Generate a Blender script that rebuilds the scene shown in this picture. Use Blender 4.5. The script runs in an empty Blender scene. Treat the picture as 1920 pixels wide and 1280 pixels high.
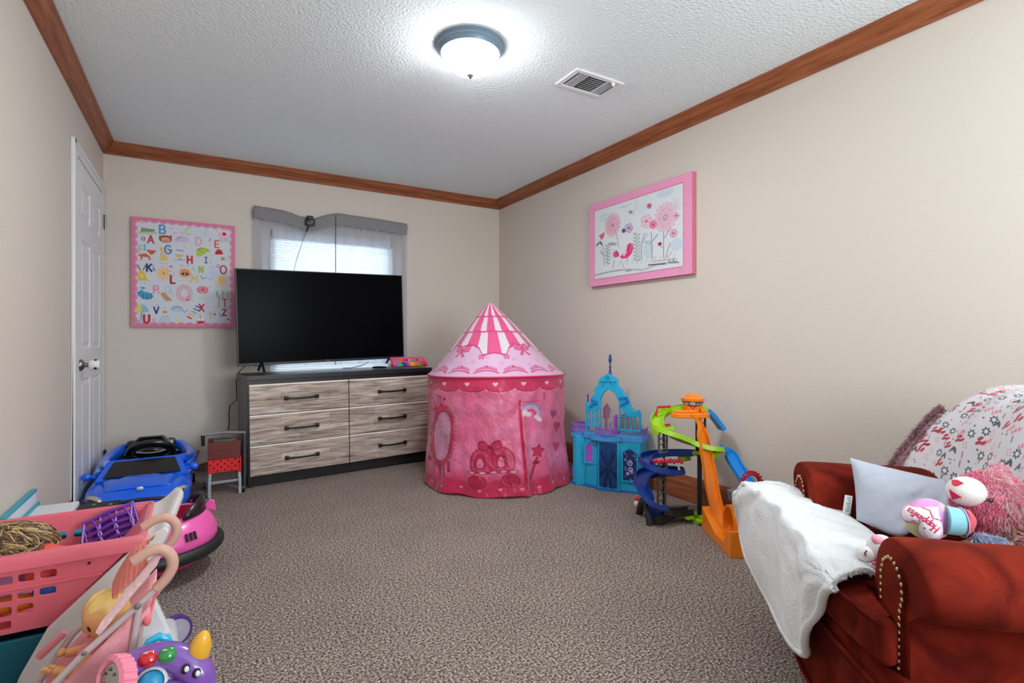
import bpy, bmesh, math, random
import numpy as np
from mathutils import Vector, Matrix, noise as mnoise
random.seed(7); np.random.seed(7)
PI = math.pi
SC = bpy.context.scene
COL = SC.collection

# ------------------------------------------------------------------ camera, world, light, exposure
YAW = math.radians(30.55)
cd = bpy.data.cameras.new('camera'); cam = bpy.data.objects.new('camera', cd); COL.objects.link(cam)
cam.location = (0, 0, 1.024); cam.rotation_euler = (PI/2, 0, -YAW)
cd.sensor_width = 36; cd.lens = 36*991/1920; cd.shift_y = -5/1920; cd.clip_start = 0.02
SC.camera = cam
W = bpy.data.worlds.new('world'); SC.world = W; W.use_nodes = True
W.node_tree.nodes['Background'].inputs[0].default_value = (0.92, 0.96, 1.0, 1)
W.node_tree.nodes['Background'].inputs[1].default_value = 1.1
vs = SC.view_settings
vs.view_transform = 'Standard'; vs.look = 'None'; vs.gamma = 1; vs.exposure = 0.85
try: vs.use_curve_mapping = False
except Exception: pass
def area(name, loc, rot, sx, sy, power, col):
    l = bpy.data.lights.new(name, 'AREA'); l.shape = 'RECTANGLE'; l.size = sx; l.size_y = sy
    l.energy = power; l.color = col
    o = bpy.data.objects.new(name, l); COL.objects.link(o); o.location = loc; o.rotation_euler = rot
    return o
# added fill light, set in an invented window opening behind the camera
area('fill_light_front', (1.35, -1.08, 1.45), (math.radians(118), 0, math.radians(12)), 1.3, 1.3, 42, (0.88, 0.96, 1.0))
# daylight entering through the back window behind the television
area('daylight_back_window', (1.0, 5.05, 1.5), (-PI/2, 0, 0), 1.1, 1.2, 9, (0.95, 0.98, 1.0))
LAMP_EMIT = 27.0

# ------------------------------------------------------------------ helpers
def lin(c):
    return c/12.92 if c <= 0.04045 else ((c+0.055)/1.055)**2.4
def rgb(r, g=None, b=None):
    if isinstance(r, str):
        r = r.lstrip('#'); r, g, b = int(r[0:2], 16), int(r[2:4], 16), int(r[4:6], 16)
    return (lin(r/255), lin(g/255), lin(b/255), 1)
def setin(n, k, v):
    if k in n.inputs: n.inputs[k].default_value = v
MATS = {}
def mat(name, col, rough=0.5, metal=0, spec=0.5, coat=0, sheen=0, bump=0, bscale=200, vary=0, vscale=8, alpha=1, trans=0, emit=0, emitc=None, sss=0, detail=3):
    if name in MATS: return MATS[name]
    m = bpy.data.materials.new(name); m.use_nodes = True; nt = m.node_tree; N = nt.nodes; Lk = nt.links
    b = N['Principled BSDF']
    c = rgb(*col) if isinstance(col, tuple) and len(col) == 3 else (rgb(col) if isinstance(col, str) else col)
    b.inputs['Base Color'].default_value = c
    b.inputs['Roughness'].default_value = rough; b.inputs['Metallic'].default_value = metal
    setin(b, 'Specular IOR Level', spec); setin(b, 'Coat Weight', coat); setin(b, 'Coat Roughness', 0.08)
    setin(b, 'Sheen Weight', sheen); setin(b, 'Alpha', alpha); setin(b, 'Transmission Weight', trans)
    if sss: setin(b, 'Subsurface Weight', sss); setin(b, 'Subsurface Scale', 0.01)
    if emit:
        b.inputs['Emission Color'].default_value = rgb(*emitc) if emitc else c
        b.inputs['Emission Strength'].default_value = emit
    tc = N.new('ShaderNodeTexCoord')
    if vary:
        n = N.new('ShaderNodeTexNoise'); n.inputs['Scale'].default_value = vscale; n.inputs['Detail'].default_value = 4
        Lk.new(tc.outputs['Object'], n.inputs['Vector'])
        mx = N.new('ShaderNodeMix'); mx.data_type = 'RGBA'
        mx.inputs['A'].default_value = tuple(max(0, x*(1-vary)) for x in c[:3])+(1,)
        mx.inputs['B'].default_value = tuple(min(1, x*(1+vary)) for x in c[:3])+(1,)
        Lk.new(n.outputs['Fac'], mx.inputs['Factor']); Lk.new(mx.outputs['Result'], b.inputs['Base Color'])
    if bump:
        n = N.new('ShaderNodeTexNoise'); n.inputs['Scale'].default_value = bscale; n.inputs['Detail'].default_value = detail
        Lk.new(tc.outputs['Object'], n.inputs['Vector'])
        bp = N.new('ShaderNodeBump'); bp.inputs['Strength'].default_value = bump; bp.inputs['Distance'].default_value = 0.004
        Lk.new(n.outputs['Fac'], bp.inputs['Height']); Lk.new(bp.outputs['Normal'], b.inputs['Normal'])
    MATS[name] = m
    return m
def paintmat(name, rough=0.6, spec=0.4, sheen=0, bump=0, bscale=300, trans=0, coat=0, bdist=0.003):
    """base colour printed on the cloth / canvas / plastic, stored per vertex"""
    m = mat(name, (200, 200, 200), rough=rough, spec=spec, sheen=sheen, coat=coat)
    nt = m.node_tree; b = nt.nodes['Principled BSDF']
    a = nt.nodes.new('ShaderNodeVertexColor'); a.layer_name = 'Col'
    nt.links.new(a.outputs['Color'], b.inputs['Base Color'])
    if bump:
        n = nt.nodes.new('ShaderNodeTexNoise'); n.inputs['Scale'].default_value = bscale; n.inputs['Detail'].default_value = 5
        tc = nt.nodes.new('ShaderNodeTexCoord'); nt.links.new(tc.outputs['Object'], n.inputs['Vector'])
        bp = nt.nodes.new('ShaderNodeBump'); bp.inputs['Strength'].default_value = bump; bp.inputs['Distance'].default_value = bdist
        nt.links.new(n.outputs['Fac'], bp.inputs['Height']); nt.links.new(bp.outputs['Normal'], b.inputs['Normal'])
    if trans:
        tr = nt.nodes.new('ShaderNodeBsdfTranslucent'); nt.links.new(a.outputs['Color'], tr.inputs['Color'])
        mx = nt.nodes.new('ShaderNodeMixShader'); mx.inputs[0].default_value = trans
        nt.links.new(b.outputs[0], mx.inputs[1]); nt.links.new(tr.outputs[0], mx.inputs[2])
        nt.links.new(mx.outputs[0], nt.nodes['Material Output'].inputs['Surface'])
    return m

def link(o, parent=None):
    COL.objects.link(o)
    if parent is not None: o.parent = parent
    return o
def tag(o, label, cat=None, group=None, kind=None):
    if label: o['label'] = label
    if cat: o['category'] = cat
    if group: o['group'] = group
    if kind: o['kind'] = kind
    return o
def empty(name, loc, rz=0, label=None, cat=None, group=None):
    o = bpy.data.objects.new(name, None); COL.objects.link(o); o.empty_display_size = 0.05
    o.location = loc; o.rotation_euler = (0, 0, rz)
    return tag(o, label, cat, group)
def rot_to(d):
    return Vector((0, 0, 1)).rotation_difference(Vector(d).normalized()).to_matrix()

class MB:
    def __init__(s): s.v = []; s.f = []; s.mi = []; s.mats = []; s.cm = 0
    def m(s, material):
        if material not in s.mats: s.mats.append(material)
        s.cm = s.mats.index(material); return s
    def add(s, vs_, fs_, M=None):
        o = len(s.v)
        for p in vs_:
            p = Vector(p)
            s.v.append(M @ p if M is not None else p)
        for f in fs_: s.f.append(tuple(i+o for i in f)); s.mi.append(s.cm)
        return s
    def box(s, c, d, bev=0, M=None, R=None, seg=2):
        bm = bmesh.new(); bmesh.ops.create_cube(bm, size=1)
        for v in bm.verts: v.co = Vector((v.co.x*d[0], v.co.y*d[1], v.co.z*d[2]))
        if bev: bmesh.ops.bevel(bm, geom=bm.edges[:], offset=min(bev, min(d)*0.49), segments=seg, affect='EDGES', profile=0.5)
        if R is not None:
            for v in bm.verts: v.co = R @ v.co
        for v in bm.verts: v.co += Vector(c)
        bm.verts.index_update()
        s.add([v.co.copy() for v in bm.verts], [[q.index for q in f.verts] for f in bm.faces], M); bm.free(); return s
    def grid(s, P, nu, nv, cu=False, cv=False, M=None):
        fs = []
        for i in range(nu-(0 if cu else 1)):
            for j in range(nv-(0 if cv else 1)):
                a, b = i, (i+1) % nu; c, d = j, (j+1) % nv
                fs.append((a*nv+c, b*nv+c, b*nv+d, a*nv+d))
        return s.add(P, fs, M)
    def tube(s, pts, r, seg=10, closed=False, caps=True, M=None, sx=1, sy=1, up=None):
        pts = [Vector(p) for p in pts]; n = len(pts)
        rs = r if isinstance(r, (list, tuple)) else [r]*n
        P = []; u = None
        for i, p in enumerate(pts):
            if closed: t = pts[(i+1) % n]-pts[i-1]
            else: t = pts[min(i+1, n-1)]-pts[max(i-1, 0)]
            t.normalize()
            if u is None:
                a = Vector(up) if up else (Vector((0, 0, 1)) if abs(t.z) < 0.9 else Vector((1, 0, 0)))
                u = (a-t*a.dot(t)).normalized()
            else:
                u = (u-t*u.dot(t)).normalized()
            w = t.cross(u)
            for k in range(seg):
                an = 2*PI*k/seg
                P.append(p+(u*math.cos(an)*sx+w*math.sin(an)*sy)*rs[i])
        o = len(P)
        s.grid(P, n, seg, cu=closed, cv=True, M=M)
        if caps and not closed:
            base = len(s.v)-o
            s.f.append(tuple(base+k for k in range(seg))[::-1]); s.mi.append(s.cm)
            s.f.append(tuple(base+(n-1)*seg+k for k in range(seg))); s.mi.append(s.cm)
        return s
    def cyl(s, a, b, r, r2=None, seg=16, M=None):
        return s.tube([a, b], [r, r if r2 is None else r2], seg, M=M)
    def lathe(s, prof, c=(0, 0, 0), seg=32, M=None, R=None):
        P = []
        for (r, z) in prof:
            for k in range(seg):
                a = 2*PI*k/seg
                p = Vector((r*math.cos(a), r*math.sin(a), z))
                if R is not None: p = R @ p
                P.append(p+Vector(c))
        return s.grid(P, len(prof), seg, cv=True, M=M)
    def ball(s, c, r, seg=20, rings=12, R=None, M=None, fn=None):
        r = (r, r, r) if not isinstance(r, (tuple, list)) else r
        P = []
        for i in range(rings+1):
            th = PI*i/rings
            for k in range(seg):
                a = 2*PI*k/seg
                p = Vector((math.sin(th)*math.cos(a), math.sin(th)*math.sin(a), math.cos(th)))
                if fn: p = fn(p)
                p = Vector((p.x*r[0], p.y*r[1], p.z*r[2]))
                if R is not None: p = R @ p
                P.append(p+Vector(c))
        return s.grid(P, rings+1, seg, cv=True, M=M)
    def prism(s, poly, h0, h1, fn=None, M=None):
        """poly: 2D outline (simple), extruded from h0 to h1; fn(x,y,h)->3D"""
        fn = fn or (lambda x, y, h: (x, y, h))
        n = len(poly)
        from mathutils.geometry import tessellate_polygon
        tri = tessellate_polygon([[Vector((p[0], p[1], 0)) for p in poly]])
        P = [Vector(fn(p[0], p[1], h0)) for p in poly]+[Vector(fn(p[0], p[1], h1)) for p in poly]
        fs = [tuple(t) for t in tri]+[tuple(i+n for i in t)[::-1] for t in tri]+[(i, i+n, (i+1) % n+n, (i+1) % n) for i in range(n)]
        return s.add(P, fs, M)
    def build(s, name, material=None, parent=None, smooth=40, bevel=0, sub=0, solid=0, loc=None, rot=None, fix=True):
        me = bpy.data.meshes.new(name)
        me.from_pydata([tuple(p) for p in s.v], [], s.f); me.update()
        ms = s.mats if s.mats else [material]
        for q in ms: me.materials.append(q)
        if s.mats:
            for i, p in enumerate(me.polygons): p.material_index = s.mi[i]
        bm = bmesh.new(); bm.from_mesh(me)
        bmesh.ops.remove_doubles(bm, verts=bm.verts, dist=1e-5)
        if fix: bmesh.ops.recalc_face_normals(bm, faces=bm.faces)
        bm.to_mesh(me); bm.free()
        o = bpy.data.objects.new(name, me); link(o, parent)
        if loc is not None: o.location = loc
        if rot is not None: o.rotation_euler = rot
        if smooth:
            me.polygons.foreach_set('use_smooth', [True]*len(me.polygons))
            try: me.set_sharp_from_angle(angle=math.radians(smooth))
            except Exception: pass
        if solid:
            md = o.modifiers.new('solid', 'SOLIDIFY'); md.thickness = abs(solid); md.offset = 0 if solid > 0 else -1
        if bevel:
            md = o.modifiers.new('bevel', 'BEVEL'); md.width = bevel; md.segments = 2; md.limit_method = 'ANGLE'; md.angle_limit = math.radians(35)
        if sub:
            md = o.modifiers.new('sub', 'SUBSURF'); md.levels = sub; md.render_levels = sub
        return o

def gridmesh(name, P, colors, material, parent=None, closed_u=False, smooth=True, solid=0, loc=None, rot=None):
    """P: (nv, nu, 3) numpy, colors: (nv, nu, 3) sRGB 0..1"""
    nv, nu = P.shape[:2]
    me = bpy.data.meshes.new(name)
    me.vertices.add(nv*nu); me.vertices.foreach_set('co', P.reshape(-1).astype(np.float32))
    iu = np.arange(nu if closed_u else nu-1); iv = np.arange(nv-1)
    A, B = np.meshgrid(iv, iu, indexing='ij'); B2 = (B+1) % nu
    F = np.stack([A*nu+B, A*nu+B2, (A+1)*nu+B2, (A+1)*nu+B], -1).reshape(-1)
    nf = len(F)//4
    me.loops.add(nf*4); me.loops.foreach_set('vertex_index', F.astype(np.int32))
    me.polygons.add(nf); me.polygons.foreach_set('loop_start', np.arange(0, nf*4, 4, dtype=np.int32))
    try: me.polygons.foreach_set('loop_total', np.full(nf, 4, dtype=np.int32))
    except Exception: pass
    me.polygons.foreach_set('use_smooth', [smooth]*nf)
    me.update(calc_edges=True)
    if colors is not None:
        c = colors.reshape(-1, 3); l = np.where(c <= 0.04045, c/12.92, ((c+0.055)/1.055)**2.4)
        ca = me.color_attributes.new('Col', 'FLOAT_COLOR', 'POINT')
        ca.data.foreach_set('color', np.concatenate([l, np.ones((len(l), 1))], 1).astype(np.float32).reshape(-1))
    me.materials.append(material); me.validate()
    o = bpy.data.objects.new(name, me); link(o, parent)
    if loc is not None: o.location = loc
    if rot is not None: o.rotation_euler = rot
    if solid:
        md = o.modifiers.new('solid', 'SOLIDIFY'); md.thickness = abs(solid); md.offset = -1 if solid < 0 else 0
    return o

class Art:
    """paints prints (letters, flowers, stars...) as colours on a dense surface grid. x right, y down."""
    def __init__(s, x0, y0, x1, y1, w, h, bg):
        s.x0, s.y0, s.x1, s.y1, s.w, s.h = x0, y0, x1, y1, w, h
        s.c = np.zeros((h, w, 3)); s.c[:] = np.array(bg)/255
        s.X, s.Y = np.meshgrid(x0+(np.arange(w)+.5)/w*(x1-x0), y0+(np.arange(h)+.5)/h*(y1-y0))
        s.px = (x1-x0)/w
    def win(s, a, b, c, d):
        i0 = max(0, int((a-s.x0)/(s.x1-s.x0)*s.w)-2); i1 = min(s.w, int((c-s.x0)/(s.x1-s.x0)*s.w)+3)
        j0 = max(0, int((b-s.y0)/(s.y1-s.y0)*s.h)-2); j1 = min(s.h, int((d-s.y0)/(s.y1-s.y0)*s.h)+3)
        return slice(j0, max(j0, j1)), slice(i0, max(i0, i1))
    def put(s, sl, d, col, a=1):
        """d: signed distance, negative inside"""
        k = np.clip(0.5-d/s.px, 0, 1)[..., None]*a
        s.c[sl] = s.c[sl]*(1-k)+np.array(col)/255*k
    def line(s, pts, w, col, closed=False, a=1):
        pts = list(pts)+([pts[0]] if closed else [])
        xs = [p[0] for p in pts]; ys = [p[1] for p in pts]
        sl = s.win(min(xs)-w, min(ys)-w, max(xs)+w, max(ys)+w)
        X, Y = s.X[sl], s.Y[sl]
        if X.size == 0: return
        D = np.full(X.shape, 1e9)
        for (ax, ay), (bx, by) in zip(pts[:-1], pts[1:]):
            dx, dy = bx-ax, by-ay; L = dx*dx+dy*dy+1e-12
            t = np.clip(((X-ax)*dx+(Y-ay)*dy)/L, 0, 1)
            D = np.minimum(D, np.hypot(X-ax-t*dx, Y-ay-t*dy))
        s.put(sl, D-w/2, col, a)
    def poly(s, pts, col, a=1):
        xs = [p[0] for p in pts]; ys = [p[1] for p in pts]
        sl = s.win(min(xs), min(ys), max(xs), max(ys)); X, Y = s.X[sl], s.Y[sl]
        if X.size == 0: return
        D = np.full(X.shape, 1e9); ins = np.zeros(X.shape, bool)
        n = len(pts)
        for i in range(n):
            ax, ay = pts[i]; bx, by = pts[(i+1) % n]
            dx, dy = bx-ax, by-ay; L = dx*dx+dy*dy+1e-12
            t = np.clip(((X-ax)*dx+(Y-ay)*dy)/L, 0, 1)
            D = np.minimum(D, np.hypot(X-ax-t*dx, Y-ay-t*dy))
            if dy != 0: ins ^= ((ay > Y) != (by > Y)) & (X < dx*(Y-ay)/dy+ax)
        s.put(sl, np.where(ins, -D, D), col, a)
    def oval(s, cx, cy, rx, ry, col, rot=0, a=1, ring=0):
        R = max(rx, ry)+ring
        sl = s.win(cx-R, cy-R, cx+R, cy+R); X, Y = s.X[sl]-cx, s.Y[sl]-cy
        if X.size == 0: return
        c, d = math.cos(rot), math.sin(rot); U, V_ = X*c+Y*d, -X*d+Y*c
        q = np.hypot(U/rx, V_/ry); D = (q-1)*min(rx, ry)
        s.put(sl, D if not ring else np.abs(D)-ring/2, col, a)
    def star(s, cx, cy, r, col, n=5, inner=.45, rot=0, a=1):
        s.poly([(cx+(r if k % 2 == 0 else r*inner)*math.sin(rot+k*PI/n), cy-(r if k % 2 == 0 else r*inner)*math.cos(rot+k*PI/n)) for k in range(2*n)], col, a)
    def heart(s, cx, cy, r, col, rot=0, a=1, asp=1):
        P = []
        for k in range(28):
            t = 2*PI*k/28; x = 16*math.sin(t)**3/16*asp; y = -(13*math.cos(t)-5*math.cos(2*t)-2*math.cos(3*t)-math.cos(4*t))/16
            P.append((cx+r*(x*math.cos(rot)-y*math.sin(rot)), cy+r*(x*math.sin(rot)+y*math.cos(rot))))
        s.poly(P, col, a)
    def text(s, t, x, y, h, w, col, rot=0, asp=0.75, gap=.28, slant=0):
        cx = 0
        for ch in t:
            if ch == ' ': cx += .5; continue
            G, wd = GLYPH[ch]
            for st in G:
                P = []
                for (px, py) in st:
                    lx = (cx+px+slant*(1-py))*h*asp; ly = (py-1)*h
                    P.append((x+lx*math.cos(rot)-ly*math.sin(rot), y+lx*math.sin(rot)+ly*math.cos(rot)))
                s.line(P, w, col)
            cx += wd+gap
def arc(cx, cy, rx, ry, a0, a1, n=12):
    return [(cx+rx*math.cos(math.radians(a0+(a1-a0)*i/n)), cy+ry*math.sin(math.radians(a0+(a1-a0)*i/n))) for i in range(n+1)]
# stroke alphabet, y down, cap height 0..1, baseline at 1
GLYPH = {
 'A': ([[(0, 1), (.4, 0), (.8, 1)], [(.15, .65), (.65, .65)]], .8),
 'B': ([[(0, 1), (0, 0), (.35, 0)]+arc(.35, .25, .3, .25, -90, 90)+[(0, .5)], [(.35, .5)]+arc(.38, .75, .34, .25, -90, 90)+[(0, 1)]], .72),
 'C': ([arc(.42, .5, .42, .5, -50, -310, 16)], .75),
 'D': ([[(0, 1), (0, 0), (.25, 0)]+arc(.25, .5, .5, .5, -90, 90)+[(0, 1)]], .75),
 'E': ([[(.6, 0), (0, 0), (0, 1), (.6, 1)], [(0, .5), (.5, .5)]], .6),
 'F': ([[(.6, 0), (0, 0), (0, 1)], [(0, .5), (.5, .5)]], .6),
 'G': ([arc(.42, .5, .42, .5, -50, -350, 16)+[(.85, .55), (.5, .55)]], .85),
 'H': ([[(0, 0), (0, 1)], [(.7, 0), (.7, 1)], [(0, .5), (.7, .5)]], .7),
 'I': ([[(.25, 0), (.25, 1)], [(0, 0), (.5, 0)], [(0, 1), (.5, 1)]], .5),
 'J': ([[(.5, 0), (.5, .75)]+arc(.27, .75, .23, .25, 0, 170)], .5),
 'K': ([[(0, 0), (0, 1)], [(.65, 0), (0, .6)], [(.2, .42), (.7, 1)]], .7),
 'L': ([[(0, 0), (0, 1), (.55, 1)]], .55),
 'M': ([[(0, 1), (.05, 0), (.45, .7), (.85, 0), (.9, 1)]], .9),
 'N': ([[(0, 1), (0, 0), (.65, 1), (.65, 0)]], .65),
 'O': ([arc(.42, .5, .42, .5, 0, 360, 20)], .84),
 'P': ([[(0, 1), (0, 0), (.35, 0)]+arc(.35, .27, .32, .27, -90, 90)+[(0, .54)]], .67),
 'Q': ([arc(.42, .5, .42, .5, 0, 360, 20), [(.5, .7), (.85, 1.08)]], .84),
 'R': ([[(0, 1), (0, 0), (.35, 0)]+arc(.35, .27, .32, .27, -90, 90)+[(0, .54)], [(.3, .54), (.7, 1)]], .7),
 'S': ([arc(.32, .25, .3, .25, -30, -270, 10)+arc(.32, .75, .3, .25, -90, 150, 10)], .62),
 'T': ([[(.35, 0), (.35, 1)], [(0, 0), (.7, 0)]], .7),
 'U': ([[(0, 0), (0, .65)]+arc(.35, .65, .35, .35, 180, 0)+[(.7, 0)]], .7),
 'V': ([[(0, 0), (.38, 1), (.76, 0)]], .76),
 'W': ([[(0, 0), (.22, 1), (.45, .3), (.68, 1), (.9, 0)]], .9),
 'X': ([[(0, 0), (.7, 1)], [(.7, 0), (0, 1)]], .7),
 'Y': ([[(0, 0), (.35, .5), (.7, 0)], [(.35, .5), (.35, 1)]], .7),
 'Z': ([[(0, 0), (.65, 0), (0, 1), (.65, 1)]], .65),
 'a': ([arc(.25, .75, .25, .25, 0, 360), [(.5, .5), (.5, 1)]], .5),
 'e': ([[(.02, .75), (.5, .75)]+arc(.26, .75, .25, .25, 0, -310)], .5),
 'g': ([arc(.25, .75, .25, .25, 0, 360), [(.5, .5), (.5, 1.1)]+arc(.27, 1.1, .23, .2, 0, 150)], .5),
 'i': ([[(.05, .5), (.05, 1)], [(.05, .27), (.05, .32)]], .1),
 'k': ([[(0, 0), (0, 1)], [(.4, .5), (0, .78)], [(.12, .7), (.42, 1)]], .42),
 'l': ([[(.05, 0), (.05, 1)]], .1),
 'm': ([[(0, .5), (0, 1)], [(0, .7)]+arc(.17, .7, .17, .2, 180, 360)+[(.34, 1)], [(.34, .7)]+arc(.51, .7, .17, .2, 180, 360)+[(.68, 1)]], .68),
 'n': ([[(0, .5), (0, 1)], [(0, .72)]+arc(.2, .72, .2, .22, 180, 360)+[(.4, 1)]], .4),
 'o': ([arc(.26, .75, .26, .25, 0, 360)], .52),
 'p': ([[(0, .5), (0, 1.4)], arc(.25, .75, .25, .25, 180, 540)], .5),
 'r': ([[(0, .5), (0, 1)], [(0, .75)]+arc(.2, .72, .2, .2, 180, 300)], .3),
 's': ([arc(.2, .62, .18, .13, -30, -270, 8)+arc(.2, .88, .18, .13, -90, 150, 8)], .38),
 't': ([[(.15, .15), (.15, 1)], [(0, .5), (.35, .5)]], .35),
 'u': ([[(0, .5), (0, .8)]+arc(.2, .8, .2, .2, 180, 0)+[(.4, .5)], [(.4, .8), (.4, 1)]], .42),
 'v': ([[(0, .5), (.2, 1), (.4, .5)]], .4),
 'y': ([[(0, .5), (.22, 1)], [(.45, .5), (.1, 1.35)]], .45),
}
def homog(src, dst):
    A = []; b = []
    for (x, y), (u, v) in zip(src, dst):
        A.append([x, y, 1, 0, 0, 0, -u*x, -u*y]); b.append(u)
        A.append([0, 0, 0, x, y, 1, -v*x, -v*y]); b.append(v)
    h = np.linalg.solve(np.array(A), np.array(b))
    def f(x, y):
        d = h[6]*x+h[7]*y+1
        return ((h[0]*x+h[1]*y+h[2])/d, (h[3]*x+h[4]*y+h[5])/d)
    return f
def nz(x, y, z=0, s=1): return mnoise.noise(Vector((x*s, y*s, z*s)))
def lerp(a, b, t): return a+(b-a)*t
def spl(pts, n):
    """Catmull-Rom through points"""
    P = [np.array(p, float) for p in pts]; P = [2*P[0]-P[1]]+P+[2*P[-1]-P[-2]]
    out = []; m = len(P)-3
    for i in range(n):
        t = i/(n-1)*m; k = min(int(t), m-1); f = t-k
        p0, p1, p2, p3 = P[k:k+4]
        out.append(tuple(0.5*((2*p1)+(-p0+p2)*f+(2*p0-5*p1+4*p2-p3)*f*f+(-p0+3*p1-3*p2+p3)*f**3)))
    return out
def fur(mb, pts, nrm, length, width, n, droop=0.3, jit=0.5, rnd=random):
    """short curved tapering strands growing from a surface"""
    for _ in range(n):
        i = rnd.randrange(len(pts)); p = Vector(pts[i]); d = Vector(nrm[i])
        p = p+Vector((rnd.uniform(-1, 1), rnd.uniform(-1, 1), rnd.uniform(-1, 1)))*width*2.5
        d = (d+Vector((rnd.uniform(-jit, jit), rnd.uniform(-jit, jit), rnd.uniform(-jit, jit)))).normalized()
        L = length*rnd.uniform(.6, 1.2); s_ = d.cross(Vector((rnd.uniform(-1, 1), rnd.uniform(-1, 1), rnd.uniform(-1, 1)))).normalized()*width
        m_ = p+d*L*.55; e = p+d*L+Vector((0, 0, -droop*L))
        mb.add([p-s_, p+s_, m_+s_*.7, m_-s_*.7, e], [(0, 1, 2, 3), (3, 2, 4)])
def copy_tree(o, parent=None):
    c = o.copy(); COL.objects.link(c)
    if parent is not None: c.parent = parent
    for ch in list(o.children): copy_tree(ch, c)
    return c
# ------------------------------------------------------------------ room
XL, XR, YB, YF, ZC = -0.60, 2.66, 4.77, -1.0, 2.44
def m_carpet():
    m = mat('carpet', (140, 124, 118), rough=1.0, spec=0.1); nt = m.node_tree; b = nt.nodes['Principled BSDF']; N = nt.nodes; Lk = nt.links
    tc = N.new('ShaderNodeTexCoord')
    n1 = N.new('ShaderNodeTexNoise'); n1.inputs['Scale'].default_value = 125; n1.inputs['Detail'].default_value = 5; n1.inputs['Roughness'].default_value = .72
    n2 = N.new('ShaderNodeTexNoise'); n2.inputs['Scale'].default_value = 3.2; n2.inputs['Detail'].default_value = 3
    vo = N.new('ShaderNodeTexVoronoi'); vo.inputs['Scale'].default_value = 130
    for n in (n1, n2, vo): Lk.new(tc.outputs['Object'], n.inputs['Vector'])
    r = N.new('ShaderNodeValToRGB'); e = r.color_ramp.elements
    e[0].position = 0.385; e[0].color = rgb(44, 33, 29); e[1].position = 0.615; e[1].color = rgb(208, 194, 184)
    k = e.new(0.5); k.color = rgb(132, 117, 109)
    Lk.new(n1.outputs['Fac'], r.inputs['Fac'])
    mx = N.new('ShaderNodeMix'); mx.data_type = 'RGBA'; mx.blend_type = 'MULTIPLY'; mx.inputs['Factor'].default_value = 0.35
    r2 = N.new('ShaderNodeValToRGB'); r2.color_ramp.elements[0].position = .3; r2.color_ramp.elements[1].position = .7
    r2.color_ramp.elements[0].color = (.6, .6, .6, 1)
    Lk.new(n2.outputs['Fac'], r2.inputs['Fac']); Lk.new(r.outputs['Color'], mx.inputs['A']); Lk.new(r2.outputs['Color'], mx.inputs['B'])
    Lk.new(mx.outputs['Result'], b.inputs['Base Color'])
    ad = N.new('ShaderNodeMath'); ad.operation = 'SUBTRACT'; Lk.new(n1.outputs['Fac'], ad.inputs[0]); Lk.new(vo.outputs['Distance'], ad.inputs[1])
    bp = N.new('ShaderNodeBump'); bp.inputs['Strength'].default_value = 0.4; bp.inputs['Distance'].default_value = 0.005
    Lk.new(ad.outputs[0], bp.inputs['Height']); Lk.new(bp.outputs['Normal'], b.inputs['Normal'])
    return m
def m_wood(name, c1, c2, axis, rough=.4, scale=14):
    m = mat(name, c1, rough=rough, spec=.4); nt = m.node_tree; b = nt.nodes['Principled BSDF']; N = nt.nodes; Lk = nt.links
    tc = N.new('ShaderNodeTexCoord'); mp = N.new('ShaderNodeMapping')
    sc = [scale]*3; sc[axis] = scale*.07; mp.inputs['Scale'].default_value = sc
    Lk.new(tc.outputs['Object'], mp.inputs['Vector'])
    n = N.new('ShaderNodeTexNoise'); n.inputs['Scale'].default_value = 4; n.inputs['Detail'].default_value = 6; n.inputs['Distortion'].default_value = .8
    Lk.new(mp.outputs[0], n.inputs['Vector'])
    r = N.new('ShaderNodeValToRGB'); e = r.color_ramp.elements
    e[0].position = .3; e[0].color = rgb(*c1); e[1].position = .68; e[1].color = rgb(*c2)
    Lk.new(n.outputs['Fac'], r.inputs['Fac']); Lk.new(r.outputs['Color'], b.inputs['Base Color'])
    bp = N.new('ShaderNodeBump'); bp.inputs['Strength'].default_value = .15; bp.inputs['Distance'].default_value = .002
    Lk.new(n.outputs['Fac'], bp.inputs['Height']); Lk.new(bp.outputs['Normal'], b.inputs['Normal'])
    return m
M_WALL = mat('wall_paint', (216, 206, 195), rough=.62, spec=.35, bump=.25, bscale=110, detail=2)
M_CEIL = mat('ceiling_paint', (238, 246, 248), rough=.9, spec=.2, bump=1.0, bscale=75, detail=3)
MATS['ceiling_paint'].node_tree.nodes['Bump'].inputs['Distance'].default_value = .006
WOODX = m_wood('stained_wood_x', (124, 66, 38), (172, 102, 64), 0)
WOODY = m_wood('stained_wood_y', (124, 66, 38), (172, 102, 64), 1)
WHITE = mat('white_paint', (232, 233, 235), rough=.35)
def struct(o): o['kind'] = 'structure'; return o
def simple_box(name, lo, hi, m, parent=None, bevel=0):
    b = MB(); b.box([(a+c)/2 for a, c in zip(lo, hi)], [c-a for a, c in zip(lo, hi)])
    return b.build(name, m, parent, smooth=0, bevel=bevel)
struct(simple_box('floor', (XL-.1, YF-.12, -.1), (XR+.1, YB+.12, 0), m_carpet()))
struct(simple_box('ceiling', (XL-.1, YF-.12, ZC), (XR+.1, YB+.12, ZC+.1), M_CEIL))
struct(simple_box('wall_left', (XL-.1, YF-.12, 0), (XL, YB+.12, ZC), M_WALL))
struct(simple_box('wall_right', (XR, YF-.12, 0), (XR+.1, YB+.12, ZC), M_WALL))
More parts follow.
